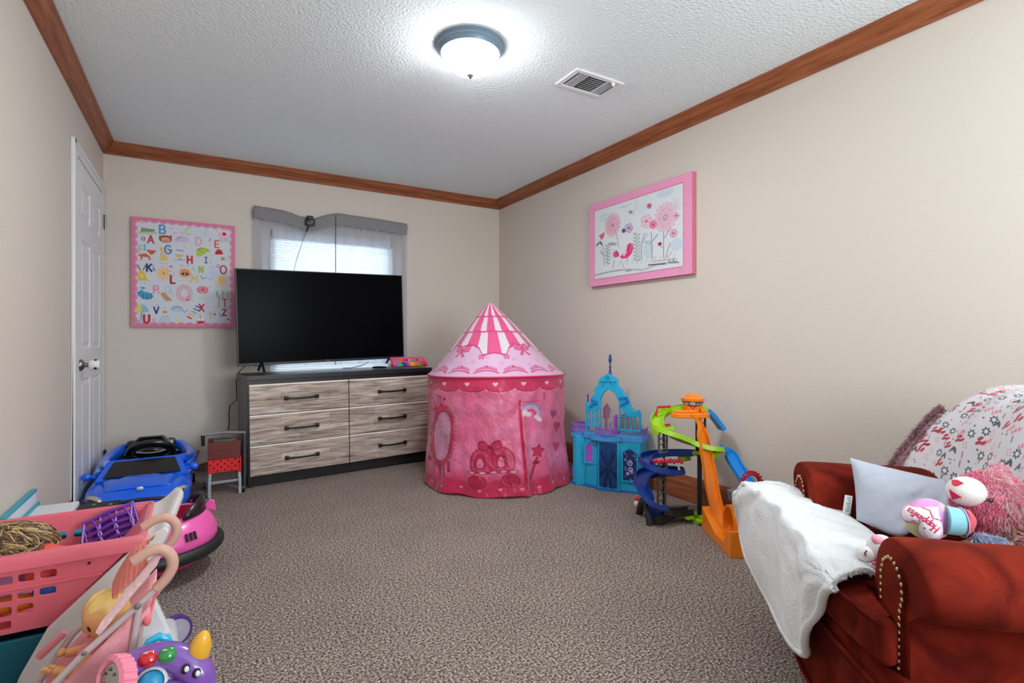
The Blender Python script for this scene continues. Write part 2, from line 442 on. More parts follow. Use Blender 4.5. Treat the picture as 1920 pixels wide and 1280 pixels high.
def wall_hole(name, y0, y1, hx0, hx1, hz0, hz1):
    b = MB()
    for lo, hi in [((XL, y0, 0), (hx0, y1, ZC)), ((hx1, y0, 0), (XR, y1, ZC)), ((hx0, y0, 0), (hx1, y1, hz0)), ((hx0, y0, hz1), (hx1, y1, ZC))]:
        b.box([(a+c)/2 for a, c in zip(lo, hi)], [c-a for a, c in zip(lo, hi)])
    return struct(b.build(name, M_WALL, smooth=0))
wall_hole('wall_back', YB, YB+.12, .50, 1.53, .66, 1.93)
wall_hole('wall_front', YF-.12, YF, 0.65, 2.05, .75, 2.15)  # opening added for the fill light
# crown moulding and baseboards: swept profiles, mitred at the corners
CR = [(0, 0), (.07, 0), (.07, -.010), (.062, -.016), (.058, -.026), (.048, -.040), (.032, -.052), (.020, -.058), (.020, -.064), (.013, -.068), (.013, -.084), (0, -.084)]
BB = [(0, 0), (.016, 0), (.016, .118), (.012, .126), (.012, .134), (.007, .142), (.005, .155), (0, .158)]
def moulding(name, prof, z, wall):
    b = MB(); P = []
    for (p, h) in prof:
        if wall == 'back': P += [(XL+p, YB-p, z+h), (XR-p, YB-p, z+h)]
        elif wall == 'left': P += [(XL+p, YF+p, z+h), (XL+p, YB-p, z+h)]
        elif wall == 'right': P += [(XR-p, YF+p, z+h), (XR-p, YB-p, z+h)]
        else: P += [(XL+p, YF+p, z+h), (XR-p, YF+p, z+h)]
    b.grid(P, len(prof), 2, cu=True)
    return struct(b.build(name, WOODX if wall in ('back', 'front') else WOODY, smooth=25))
for i, w in enumerate(('back', 'left', 'right', 'front')): moulding('trim_%d' % (i+1), CR, ZC, w)
moulding('baseboard_back', BB, 0, 'back'); moulding('baseboard_right', BB, 0, 'right'); moulding('baseboard_front', BB, 0, 'front')
b = MB(); P = []
for (p, h) in BB: P += [(XL+p, YF+p, h), (XL+p, 3.652, h)]
b.grid(P, len(BB), 2, cu=True); b.f += [tuple(range(0, 2*len(BB), 2)), tuple(range(1, 2*len(BB), 2))]; b.mi += [0, 0]
struct(b.build('baseboard_left', WOODY, smooth=25))

# window in the back wall with closed blinds
wn = empty('window_1', (1.015, YB+.06, .66)); struct(wn)
f = MB()
for c, d in [((-.495, 0, .635), (.04, .05, 1.27)), ((.495, 0, .635), (.04, .05, 1.27)), ((0, 0, .02), (1.03, .05, .04)), ((0, 0, 1.25), (1.03, .05, .04)), ((0, 0, .635), (.99, .04, .035))]: f.box(c, d)
f.build('window_frame', WHITE, wn, smooth=0, bevel=.003)
GL = mat('window_glass', (235, 242, 245), rough=.02, trans=1.0)
GL.node_tree.nodes['Principled BSDF'].inputs['IOR'].default_value = 1.0
f = MB().box((0, .012, .635), (.95, .004, 1.19)); f.build('window_pane', GL, wn, smooth=0)
SLAT = mat('blind_slat', (235, 238, 240), rough=.5)
nt = SLAT.node_tree; tr = nt.nodes.new('ShaderNodeBsdfTranslucent'); tr.inputs[0].default_value = (.9, .93, .96, 1); mx = nt.nodes.new('ShaderNodeMixShader'); mx.inputs[0].default_value = .55
nt.links.new(nt.nodes['Principled BSDF'].outputs[0], mx.inputs[1]); nt.links.new(tr.outputs[0], mx.inputs[2]); nt.links.new(mx.outputs[0], nt.nodes['Material Output'].inputs['Surface'])
Rt = Matrix.Rotation(math.radians(62), 3, 'X')
bl = MB()
for k in range(56): bl.box((0, -.045, .05+k*.0208), (.97, .025, .0012), R=Rt)
bl.build('window_blind', SLAT, wn, smooth=0)
bl = MB().box((0, -.040, 1.232), (1.0, .05, .075), bev=.004); bl.build('blind_rail', WHITE, wn)
# unseen window behind the camera, added to carry the fill light
wn = empty('added_fill_window', (1.35, YF-.06, .75)); struct(wn); f = MB()
for c, d in [((-.68, .03, .7), (.04, .05, 1.4)), ((.68, .03, .7), (.04, .05, 1.4)), ((0, .03, .02), (1.4, .05, .04)), ((0, .03, 1.38), (1.4, .05, .04)), ((0, .03, .7), (.04, .04, 1.36))]: f.box(c, d)
f.build('window_frame', WHITE, wn, smooth=0, bevel=.003)

# door_1: white six-panel door in the left wall
dr = empty('door_1', (XL, 4.22, 0)); struct(dr)
def dbox(b, y0, y1, z0, z1, x0, x1, **k): b.box(((x0+x1)/2, (y0+y1)/2-4.22, (z0+z1)/2), (x1-x0, y1-y0, z1-z0), **k)
b = MB()
for (y0, y1, z0, z1) in [(3.655, 3.765, 0, 2.115), (4.66, 4.765, 0, 2.115), (3.765, 4.66, 2.045, 2.115)]:
    dbox(b, y0, y1, z0, z1, .001, .014); 
for (y0, y1, z0, z1) in [(3.655, 3.69, 0, 2.115), (3.655, 4.765, 2.085, 2.115)]: dbox(b, y0, y1, z0, z1, .001, .02)
b.build('door_casing', WHITE, dr, smooth=0, bevel=.003)
b = MB(); YS = [3.77, 3.885, 4.165, 4.265, 4.54, 4.655]; ZS = [.02, .15, .79, .965, 1.60, 1.72, 1.915, 2.035]
for i in (0, 2, 4): dbox(b, YS[i], YS[i+1], ZS[0], ZS[-1], -.0, .012)
for j in (0, 2, 4, 6):
    for i in (1, 3): dbox(b, YS[i], YS[i+1], ZS[j], ZS[j+1], 0, .012)
for j in (1, 3, 5):
    for i in (1, 3):
        y0, y1, z0, z1 = YS[i]-4.22, YS[i+1]-4.22, ZS[j], ZS[j+1]; g = .012; h = .04
        P = []
        for (e, x) in [(0, .012), (g, .003), (g+.008, .003), (h, .0105)]:
            P += [(x, y0+e, z0+e), (x, y1-e, z0+e), (x, y1-e, z1-e), (x, y0+e, z1-e)]
        b.grid(P, 4, 4, cv=True); n = len(b.v); b.f.append((n-4, n-3, n-2, n-1)); b.mi.append(b.cm)
b.build('door_slab', WHITE, dr, smooth=0)
NICK = mat('brushed_nickel', (150, 148, 144), rough=.3, metal=1)
for z in (1.80, .14):
    b = MB(); dbox(b, 4.655, 4.735, z, z+.10, .014, .018); b.cyl((.024, 4.68-4.22, z), (.024, 4.68-4.22, z+.10), .007, seg=12)
    b.build('door_hinge', NICK, dr)
k = MB(); yk = 3.835-4.22; RX = Matrix.Rotation(PI/2, 3, 'Y')
k.lathe([(0, .0), (.033, .0), (.033, .006), (.026, .016), (.013, .022), (.012, .05), (.0, .05)], (.012, yk, .875), 24, R=RX)
kn = k.build('door_knob', NICK, dr)
k = MB(); k.lathe([(.0, .040), (.024, .042), (.031, .055), (.031, .078), (.026, .090), (.010, .094), (0, .094)], (.012, yk, .875), 28, R=RX)
ck = k.build('child_safety_cover', mat('white_plastic', (232, 232, 230), rough=.35), kn); ck['label'] = 'white plastic child safety knob cover'
k = MB(); 
for a in (-25, 60, 145, 230): k.ball((.012+.072, yk+.030*math.sin(math.radians(a)), .875+.030*math.cos(math.radians(a))), (.009, .009, .004), 12, 6, R=Matrix.Rotation(math.radians(-a), 3, 'X'))
k.build('grip_hole', mat('dark_hole', (30, 30, 32), rough=.8), kn)

# ------------------------------------------------------------------ ceiling lamp and vent
BLUEG = mat('lamp_metal', (120, 142, 158), rough=.4, metal=.25)
lp = empty('ceiling_lamp', (1.124, 2.30, ZC), 0, 'round flush-mount ceiling lamp with lit white glass bowl and grey-blue rim', 'lamp')
MB().lathe([(0, 0), (.166, 0), (.168, -.006), (.162, -.012), (.158, -.016), (.158, -.022), (.150, -.03), (.143, -.044), (.134, -.046), (.130, -.036), (0, -.036)], seg=56).build('lamp_rim', BLUEG, lp)
GLS = mat('lit_lamp_glass', (255, 252, 246), rough=.3, emit=LAMP_EMIT, emitc=(246, 250, 255))
MB().lathe([(.131, -.040), (.130, -.052), (.120, -.078), (.103, -.101), (.080, -.120), (.052, -.134), (.024, -.141), (0, -.143)], seg=56).build('glass_bowl', GLS, lp)
MB().lathe([(0, -.140), (.014, -.141), (.016, -.146), (.011, -.151), (.008, -.157), (0, -.160)], seg=20).build('finial', mat('dark_bronze', (96, 98, 98), rough=.4, metal=.7), lp)
ll = bpy.data.lights.new('bulb_light', 'AREA'); ll.shape = 'DISK'; ll.size = .20; ll.energy = 8.5; ll.color = (.95, .98, 1.0); lo = bpy.data.objects.new('bulb_light', ll); COL.objects.link(lo); lo.location = (1.124, 2.30, ZC-.168)
vt = empty('air_vent', (1.86, 2.305, ZC), 0, 'white rectangular louvred air vent on the ceiling beside the lamp', 'vent')
b = MB()
for c, d in [((-.15, 0), (.03, .20)), ((.15, 0), (.03, .20)), ((0, .09), (.27, .025)), ((0, -.09), (.27, .025))]: b.box((c[0], c[1], -.005), (d[0], d[1], .010))
b.build('vent_frame', WHITE, vt, smooth=0, bevel=.002)
MB().box((0, 0, -.0012), (.28, .16, .002)).build('vent_backing', mat('vent_dark', (60, 60, 62), rough=.9), vt, smooth=0)
for k in range(5):
    MB().box((-.118+k*.013, 0, -.005), (.0012, .155, .010), R=None).build('louver', WHITE, vt, smooth=0)
    MB().box((.118-k*.013, 0, -.005), (.0012, .155, .010)).build('louver', WHITE, vt, smooth=0)
for k in range(9): MB().box((0, -.07+k*.0175, -.006), (.10, .014, .0012), R=Matrix.Rotation(.5, 3, 'X')).build('louver', WHITE, vt, smooth=0)
b = MB().box((.095, -.088, -.02), (.02, .010, .02), bev=.003); b.build('damper_lever', WHITE, vt)

# ------------------------------------------------------------------ dresser
dz = empty('dresser', (.284, 4.04, 0), math.radians(5.2), 'black dresser with six whitewashed plank drawers below the television', 'dresser')
dz.rotation_euler = (0, math.radians(-.6), math.radians(5.2))
BLK = mat('black_laminate', (30, 30, 34), rough=.35, spec=.5)
DW, DD, DH = 1.40, .40, .768
b = MB()
b.box((DW/2, DD/2, DH-.016), (DW+.012, DD+.012, .032)); b.box((.015, DD/2, DH/2-.016), (.03, DD, DH-.032)); b.box((DW-.015, DD/2, DH/2-.016), (.03, DD, DH-.032))
b.box((DW/2, DD-.005, DH/2), (DW-.06, .01, DH-.06)); b.box((DW/2, DD/2+.008, .035), (DW-.06, DD-.02, .07)); b.box((DW/2, .2, DH-.048), (DW-.06, .36, .034))
b.box((DW/2, .03, .36), (DW-.06, .012, .66))
b.build('carcass', BLK, dz, smooth=0, bevel=.002)
def m_plank():
    m = mat('whitewashed_plank', (188, 172, 158), rough=.6); nt = m.node_tree; bs = nt.nodes['Principled BSDF']; N = nt.nodes; Lk = nt.links
    tc = N.new('ShaderNodeTexCoord'); mp = N.new('ShaderNodeMapping'); mp.inputs['Scale'].default_value = (2.2, 10, 42); Lk.new(tc.outputs['Object'], mp.inputs['Vector'])
    n = N.new('ShaderNodeTexNoise'); n.inputs['Scale'].default_value = 2.2; n.inputs['Detail'].default_value = 7; n.inputs['Distortion'].default_value = .35; n.inputs['Roughness'].default_value = .65
    Lk.new(mp.outputs[0], n.inputs['Vector'])
    r = N.new('ShaderNodeValToRGB'); e = r.color_ramp.elements; e[0].position = .32; e[0].color = rgb(118, 102, 92); e[1].position = .62; e[1].color = rgb(226, 212, 202)
    q = e.new(.46); q.color = rgb(176, 160, 148)
    Lk.new(n.outputs['Fac'], r.inputs['Fac'])
    br = N.new('ShaderNodeTexBrick'); br.offset = .37; br.inputs['Scale'].default_value = 1; br.inputs['Brick Width'].default_value = .34; br.inputs['Row Height'].default_value = .043; br.inputs['Mortar Size'].default_value = .0009
    br.inputs['Color1'].default_value = rgb(255, 255, 255); br.inputs['Color2'].default_value = rgb(196, 188, 182); br.inputs['Mortar'].default_value = rgb(120, 105, 96)
    sw = N.new('ShaderNodeSeparateXYZ'); cb = N.new('ShaderNodeCombineXYZ'); Lk.new(tc.outputs['Object'], sw.inputs[0]); Lk.new(sw.outputs['X'], cb.inputs['X']); Lk.new(sw.outputs['Z'], cb.inputs['Y']); Lk.new(cb.outputs[0], br.inputs['Vector'])
    mx = N.new('ShaderNodeMix'); mx.data_type = 'RGBA'; mx.blend_type = 'MULTIPLY'; mx.inputs['Factor'].default_value = .75
    Lk.new(r.outputs['Color'], mx.inputs['A']); Lk.new(br.outputs['Color'], mx.inputs['B']); Lk.new(mx.outputs['Result'], bs.inputs['Base Color'])
    return m
PLK = m_plank(); EDGE = mat('pale_edge', (244, 236, 228), rough=.6); PULL = mat('black_pull', (28, 24, 24), rough=.45, metal=.3)
names = ['upper', 'middle', 'lower']
for ci in range(2):
    for ri in range(3):
        x0 = .012+ci*.69; x1 = x0+.683; z1 = .702-ri*.2115; z0 = z1-.203
        b = MB(); b.m(PLK).box(((x0+x1)/2, -.004, (z0+z1)/2), (x1-x0, .018, z1-z0-.004)); b.m(EDGE).box(((x0+x1)/2, -.004, z1), (x1-x0, .0186, .009))
        d = b.build('drawer', None, dz, smooth=0)
        hz = (z0+z1)/2; hx = (x0+x1)/2; k = MB()
        for s in (-1, 1): k.box((hx+s*.105, -.024, hz), (.026, .022, .026), bev=.002)
        k.tube([(hx+t*.105, -.034-.006*(1-t*t), hz-.004*(1-t*t)) for t in np.linspace(-1, 1, 13)], .0078, 8)
        k.build('handle', PULL, d)

# ------------------------------------------------------------------ television
tv = empty('television', (.235, 4.305, .800), 0, 'large black flat-screen television standing on the dresser', 'television')
tv.rotation_euler = (0, math.radians(-1.55), math.radians(4.4))
TVB = mat('tv_plastic', (18, 18, 22), rough=.4)
b = MB(); b.box((.645, .02, .38), (1.29, .03, .712)); b.box((.645, .05, .26), (.9, .05, .36))
b.build('cabinet', TVB, tv, smooth=0, bevel=.003)
SCR = mat('tv_screen', (5, 5, 8), rough=.25, spec=.03); MB().box((.645, .0035, .386), (1.27, .003, .686)).build('screen', SCR, tv, smooth=0)
A_ = Art(0, 0, 3, 1, 90, 30, (24, 24, 28)); A_.text('TCL', .35, .85, .7, .14, (150, 150, 155), asp=1.1)
P = np.zeros((30, 90, 3)); P[..., 0] = .645-.02+np.linspace(0, .04, 90)[None, :]; P[..., 1] = .0015; P[..., 2] = (.042-np.linspace(0, .012, 30))[:, None]
gridmesh('maker_badge', P, A_.c, paintmat('badge_print', rough=.4), tv)
for s, zz in ((.16, -.018), (1.18, -.016)):
    b = MB()
    for e in (-1, 1): b.tube([(s, .02+e*.015, .05), (s, .02+e*.115, zz)], [.011, .009], 8)
    b.ball((s, .02-.115, zz+.001), (.012, .016, .006), 10, 6); b.ball((s, .02+.115, zz+.001), (.012, .016, .006), 10, 6)
    b.build('leg', TVB, tv)
cr = MB().tube([(.29, 4.35, .83), (.25, 4.42, .78), (.235, 4.5, .70), (.245, 4.6, .55), (.20, 4.68, .50), (.195, 4.70, .42), (.20, 4.72, .36), (.19, 4.745, .30)], .0035, 6).build('power_cord', TVB)
tag(cr, 'thin black power cord hanging from the television beside the dresser', 'cord')
tag(MB().tube([(1.02, 4.50, .78), (1.08, 4.47, .782), (1.16, 4.44, .80), (1.22, 4.43, .83)], .003, 6).build('cable', TVB), 'short black cable under the middle of the television', 'cable')
pk = MB().lathe([(0, 0), (.055, 0), (.06, .006), (.05, .014), (0, .018)], seg=24).build('media_puck', mat('puck', (14, 14, 16), rough=.3), loc=(1.25, 4.23, .786))
tag(pk, 'small flat black puck on the dresser below the television', 'device')

# ------------------------------------------------------------------ curtains
def m_sheer(name, col, ft, fop):
    m = mat(name, col, rough=.9, spec=.1); nt = m.node_tree; N = nt.nodes
    tr = N.new('ShaderNodeBsdfTranslucent'); tr.inputs[0].default_value = rgb(*col); tp = N.new('ShaderNodeBsdfTransparent'); tp.inputs[0].default_value = (.93, .95, 1, 1)
    m1 = N.new('ShaderNodeMixShader'); m1.inputs[0].default_value = ft; m2 = N.new('ShaderNodeMixShader'); m2.inputs[0].default_value = 1-fop
    nt.links.new(N['Principled BSDF'].outputs[0], m1.inputs[1]); nt.links.new(tr.outputs[0], m1.inputs[2]); nt.links.new(m1.outputs[0], m2.inputs[1]); nt.links.new(tp.outputs[0], m2.inputs[2])
    nt.links.new(m2.outputs[0], N['Material Output'].inputs['Surface']); return m
SHEER = m_sheer('sheer_cloth', (208, 211, 218), .6, .50); HEAD = mat('curtain_header', (138, 136, 138), rough=.9, bump=.4, bscale=160, vary=.12, vscale=40)
def topz(x):
    z = 2.098-.010*math.sin((x-.37)*5.5)
    return z-.050*math.exp(-((x-.79)/.13)**2)+.012*math.exp(-((x-1.03)/.10)**2)
YC = 4.715
for (x0, x1, lab, ph) in ((.372, 1.005, 'left grey sheer curtain panel on the back window with the black camera clipped on', 0), (1.012, 1.652, 'right grey sheer curtain panel on the back window, right of the dark vertical gap', 2)):
    cu = empty('curtain', ((x0+x1)/2, YC, 0), 0, lab, 'curtain', 'sheer curtain panels on the back window')
    nu, nv = 90, 40; P = np.zeros((nv, nu, 3))
    for j in range(nv):
        for i in range(nu):
            x = lerp(x0, x1, i/(nu-1)); zt = topz(x)-.095; z = lerp(zt, .80, j/(nv-1))
            P[j, i] = (x-(x0+x1)/2, .010*math.sin(x*62+ph+.6*math.sin(x*17))+.004*nz(x*9, z*3), z)
    gridmesh('sheer_cloth', P, None, SHEER, cu)
    P = []; 
    for i in range(nu):
        x = lerp(x0, x1, i/(nu-1)); zt = topz(x)
        for (dy, h) in [(-.006, -.105), (-.010, -.075), (-.006, -.068), (-.016, -.045), (-.012, -.018), (-.004, -.010), (0, 0), (.010, -.02), (.012, -.06), (.006, -.105)]:
            P.append((x-(x0+x1)/2, dy+.003*nz(x*60, h*50), zt+h+.003*nz(x*40, h*30, 3)))
    MB().grid(P, nu, 10, cv=True).build('header', HEAD, cu, smooth=60)
hm = MB().tube([(1.0085, YC-.006, topz(1.0)-.08), (1.0085, YC-.006, .80)], .0035, 6).build('dark_edge', mat('dark_strip', (40, 44, 48), rough=.8)); tag(hm, 'dark strip in the gap between the two curtain panels', 'cord'); hm.name = 'dark_gap_strip'  # thin dark strip along the line where the two panels meet
rd = MB().cyl((.36, YC+.002, 2.045), (1.664, YC+.002, 2.045), .005); o = rd.build('curtain_rod', mat('rod', (120, 120, 122), rough=.4, metal=.8)); tag(o, 'thin grey curtain rod above the back window inside the curtain header', 'rod')
wc = empty('clip_camera', (.795, YC-.03, 2.0), 0, 'small black camera clipped over the curtain header', 'camera')
BP = mat('black_plastic', (20, 20, 22), rough=.4)
b = MB(); b.box((0, -.012, .0), (.075, .03, .055), bev=.008); b.box((0, .005, .045), (.05, .04, .02), bev=.004); b.box((0, -.005, .028), (.03, .02, .03)); b.build('camera_body', BP, wc)
MB().cyl((.012, -.026, .004), (.012, -.036, .004), .014, .012, seg=20).build('lens', mat('lens_glass', (50, 50, 55), rough=.1), wc)
b = MB(); b.tube([(-.01, 0, -.03), (-.02, 0, -.06), (-.03, 0, -.085)], [.006, .006, .004], 8); b.tube([(-.03, 0, -.085), (-.055, 0, -.15), (-.075, 0, -.22), (-.10, 0, -.30), (-.125, .0, -.40), (-.13, 0, -.6)], .0022, 6); b.build('cable', BP, wc)
# toy keyboard
kb = empty('toy_keyboard', (1.500, 4.235, .791), math.radians(5), 'pink toy keyboard with rainbow keys at the right end of the dresser', 'toy')
PK = mat('hot_pink_plastic', (232, 84, 140), rough=.35); 
b = MB(); b.box((0, 0, .042), (.31, .11, .030), bev=.012, R=Matrix.Rotation(math.radians(36), 3, 'X')); b.build('keyboard_body', PK, kb)
RT = Matrix.Translation((0, 0, .008)) @ Matrix.Rotation(math.radians(36), 4, 'X')
cols = [(60, 170, 200), (90, 190, 60), (40, 60, 150), (110, 70, 170), (232, 90, 160), (250, 190, 60), (245, 150, 40), (240, 120, 40), (110, 180, 60), (230, 50, 60), (200, 40, 50)]
for k in range(11):
    x = -.118+k*.0236
    MB().box((x, -.035, .046), (.021, .05, .008), bev=.002, M=RT).build('key', mat('key_%d' % k, cols[k], rough=.4), kb)
for k in range(10):
    x = -.118+k*.0236
    MB().lathe([(0, .006), (.009, .005), (.011, 0)], (x, .022, .043), 14, M=RT).build('button', mat('key_%d' % ((k*3+1) % 11), cols[(k*3+1) % 11], rough=.4), kb)
for sx in (-.125, .125):
    for sy in (-.045, .045): MB().ball((sx, sy, .010 if sy < 0 else .016), (.012, .010, .010 if sy < 0 else .017), 12, 8).build('foot', PK, kb)
# ------------------------------------------------------------------ wall canvases
def canvas_box(root, w, h, d, side):
    b = MB(); b.box((0, d/2-.0005, 0), (w, d-.001, h)); return b.build('canvas', side, root, smooth=0)
# alphabet canvas, local X right, Y into the wall, Z up
ab = empty('alphabet_canvas', (-.097, YB-.036, 1.516), 0, 'alphabet canvas with coloured letters, small animals and scalloped pink border', 'wall art')
WB, HB = .672, .808
M_CAN = paintmat('canvas_print', rough=.75, bump=.2, bscale=500)
canvas_box(ab, WB, HB, .035, mat('canvas_side_pink', (214, 120, 150), rough=.8))
A = Art(0, 0, 67.2, 80.8, 430, 517, (214, 217, 226))
hf = homog([(95, 85), (1130, 190), (1112, 1197), (65, 1190)], [(0, 0), (67.2, 0), (67.2, 80.8), (0, 80.8)])
K = 1/15.2
dE = np.minimum(np.minimum(A.X+.6*np.abs(np.sin(A.Y*.55))*0, 67.2-A.X), np.minimum(A.Y, 80.8-A.Y))
along = np.where((A.X < 6) | (A.X > 61), A.Y, A.X)
edge = 2.6+1.3*np.abs(np.sin(along*PI/5.6))
A.put((slice(None), slice(None)), dE-edge, (222, 128, 162)); A.put((slice(None), slice(None)), np.abs(dE-edge+.75)-.16, (238, 172, 196)); A.put((slice(None), slice(None)), dE-.5, (226, 140, 170))
for (x, y, r, c) in [(300, 760, 70, (208, 214, 232)), (600, 760, 90, (216, 222, 226)), (900, 640, 80, (205, 213, 232)), (240, 700, 60, (222, 224, 214)), (600, 320, 80, (218, 208, 226)), (430, 1080, 90, (206, 216, 226))]:
    p = hf(x, y); A.oval(p[0], p[1], r*K, r*K*.7, c, a=.6)
def T(ch, x, y, h, c, w=.2, rot=0, asp=.8):
    p = hf(x, y); A.text(ch, p[0], p[1], h*K, h*K*w, c, rot=rot, asp=asp)
def O(x, y, rx, ry, c, rot=0, a=1, ring=0): p = hf(x, y); A.oval(p[0], p[1], rx*K, ry*K, c, rot, a, ring*K)
def Ln(pts, w, c, closed=False): A.line([hf(*q) for q in pts], w*K, c, closed)
def Pg(pts, c, a=1): A.poly([hf(*q) for q in pts], c, a)
RD = (196, 62, 74); NV = (52, 74, 120); BL_ = (104, 150, 196)
# A alligator
Ln([(165, 250), (335, 255)], 30, (186, 206, 172)); Pg([(190, 195), (330, 225), (325, 250), (185, 240)], (196, 214, 186))
for k in range(7): Ln([(205+k*20, 205+k*3), (198+k*19, 240)], 8, (34, 42, 44))
T('a', 195, 325, 70, (196, 96, 120), .14); T('A', 258, 352, 82, RD, .2)
T('B', 378, 258, 92, BL_, .2); O(435, 315, 62, 42, (146, 84, 64)); O(437, 322, 44, 28, (226, 168, 138)); Ln(arc(437, 322, 20, 12, 20, 160, 6), 5, (140, 70, 60)); O(382, 290, 12, 12, (160, 90, 70)); O(490, 290, 12, 12, (160, 90, 70))
T('C', 640, 272, 82, (192, 204, 128), .17); O(600, 318, 66, 34, (208, 190, 220)); Ln([(540, 350), (540, 320), (600, 290)], 5, (180, 150, 190)); O(575, 303, 6, 6, (90, 80, 110))
Ln([(515, 258), (560, 252)], 4, (200, 110, 120)); O(600, 258, 22, 8, (230, 186, 130))
T('D', 738, 376, 88, (222, 168, 192), .2); Ln([(885, 312), (872, 338)], 8, (100, 110, 120))
for k in range(9):
    a_ = k*PI/4.5; Ln([(830, 265), (830+50*math.cos(a_), 265+42*math.sin(a_))], 5, (176, 208, 214))
T('E', 928, 400, 80, (214, 104, 84), .2); O(1010, 280, 55, 40, (236, 190, 206)); O(1020, 270, 20, 20, (196, 40, 60))
for k in range(5): Ln([(975+k*22, 310), (972+k*24, 345)], 7, (190, 110, 130) if k % 2 else (150, 160, 200))
T('F', 168, 448, 78, (170, 196, 168), .18); T('l', 222, 425, 60, (120, 160, 190), .2)
Pg([(145, 470), (230, 455), (270, 480), (285, 525), (268, 525), (255, 495), (200, 490), (195, 522), (182, 522), (178, 485)], (214, 106, 66)); Pg([(238, 418), (345, 430), (300, 470), (280, 472)], (212, 100, 60)); Pg([(250, 445), (280, 470), (270, 480)], (244, 226, 206))
T('G', 425, 458, 92, (70, 120, 170), .17); T('a', 447, 425, 46, (130, 160, 190), .16)
Ln([(392, 400), (395, 480)], 24, (232, 204, 132)); O(410, 505, 44, 32, (232, 206, 138)); Ln([(358, 395), (400, 400)], 16, (232, 204, 132)); Ln([(380, 520), (380, 548)], 9, (232, 204, 132)); Ln([(440, 520), (440, 548)], 9, (232, 204, 132))
for k in range(12): O(385+(k*37) % 60, 415+k*10, 6, 5, (190, 124, 60))
Ln([(368, 555), (455, 562)], 5, (150, 180, 160))
Ln([(545, 425), (608, 432)], 12, (110, 150, 190)); Pg([(518, 465), (618, 472), (590, 500), (540, 496)], (232, 186, 110)); Ln([(512, 525), (625, 525)], 10, (150, 190, 220)); Ln([(560, 512), (590, 520)], 8, (80, 120, 170))
T('H', 650, 552, 78, (204, 60, 66), .26); O(690, 440, 24, 30, (220, 204, 216), ring=3)
Pg([(740, 480), (742, 430), (775, 402), (815, 402), (850, 415), (888, 438), (830, 452), (790, 485), (760, 492)], (186, 204, 78)); 
for k in range(10): Ln([(745+k*12, 425-6*math.sin(k*.35)*3+abs(k-5)*2), (750+k*12, 402+abs(k-4)*4)], 4, (70, 92, 50)); O(770+(k*29) % 70, 425+(k*17) % 40, 3, 3, (90, 120, 50))
T('I', 822, 552, 66, (64, 84, 140), .16); T('i', 880, 552, 50, (130, 150, 190), .12)
Pg(arc(965, 470, 40, 52, 180, 360, 12), (206, 48, 60)); Ln([(935, 455), (990, 455)], 4, (140, 20, 40)); Ln([(1000, 420), (1050, 425)], 8, (196, 214, 160)); T('J', 1020, 530, 105, (166, 206, 160), .1)
Ln([(985, 500), (1020, 515), (990, 525)], 9, (176, 110, 90)); Ln([(1020, 490), (985, 525)], 6, (170, 80, 80))
T('K', 240, 632, 78, (46, 66, 112), .24); T('k', 305, 630, 62, (110, 130, 170), .13)
Pg([(150, 725), (145, 670), (175, 620), (200, 622), (225, 660), (235, 705), (262, 730)], (222, 196, 84)); Ln([(172, 620), (152, 575)], 9, (110, 70, 50)); Ln([(205, 618), (228, 575)], 9, (110, 70, 50)); Ln([(120, 690), (150, 680)], 9, (224, 198, 92)); Pg([(175, 660), (205, 665), (200, 700), (170, 695)], (238, 214, 120))
for k in range(18):
    a_ = k*PI/9; Ln([(410+42*math.cos(a_), 655+40*math.sin(a_)), (410+76*math.cos(a_), 655+70*math.sin(a_))], 11, (238, 178, 112) if k % 2 else (240, 200, 150))
O(410, 655, 40, 38, (240, 200, 124)); O(410, 657, 7, 7, (90, 60, 50)); T('L', 478, 752, 84, (176, 36, 52), .24); Ln([(470, 590), (492, 582)], 10, (70, 80, 130)); Ln([(506, 690), (512, 650)], 8, (200, 190, 220))
O(622, 655, 62, 56, (240, 180, 130)); O(622, 650, 44, 40, (232, 150, 100)); O(622, 662, 38, 15, (34, 44, 70)); O(622, 662, 12, 8, (200, 200, 210)); O(590, 578, 7, 7, (190, 110, 80)); O(657, 578, 7, 7, (190, 110, 80)); Ln([(580, 722), (660, 725)], 6, (230, 190, 140))
T('m', 695, 622, 46, (160, 190, 200), .12); T('M', 682, 746, 82, (222, 204, 130), .2); T('N', 765, 645, 66, (168, 194, 88), .26)
O(900, 600, 36, 22, (198, 206, 236)); Ln([(780, 680), (800, 710), (830, 700)], 9, (120, 140, 190)); Ln([(860, 650), (930, 640), (880, 690), (860, 740)], 7, (180, 200, 226)); Ln([(830, 680), (870, 720), (900, 700)], 6, (170, 180, 220))
T('o', 940, 597, 70, (150, 120, 130), .1); T('O', 975, 658, 94, (186, 62, 80), .17)
O(985, 715, 34, 38, (238, 200, 104))
for k in range(7): Ln([(965+k*7, 740), (925+k*20, 790-abs(k-3)*3)], 7, (236, 196, 110))
Ln([(1020, 735), (1065, 730)], 7, (230, 190, 110)); Ln([(950, 730), (910, 740)], 7, (236, 196, 110))
Pg([(130, 845), (190, 815), (200, 835), (270, 850), (305, 885), (270, 915), (200, 915), (150, 880)], (84, 160, 200)); 
for k in range(22): O(160+(k*41) % 125, 850+(k*23) % 58, 6, 3, (28, 70, 120), rot=.4)
O(195, 800, 22, 9, (70, 140, 170)); T('P', 305, 852, 82, (226, 142, 172), .2); T('p', 345, 850, 40, (200, 140, 160), .12); T('Q', 420, 850, 80, (174, 200, 218), .13)
Pg([(372, 860), (395, 842), (420, 850), (445, 880), (490, 925), (430, 932), (398, 905)], (206, 150, 112)); Ln([(365, 865), (378, 862)], 6, (200, 130, 60)); Ln([(490, 830), (500, 890)], 5, (150, 180, 200))
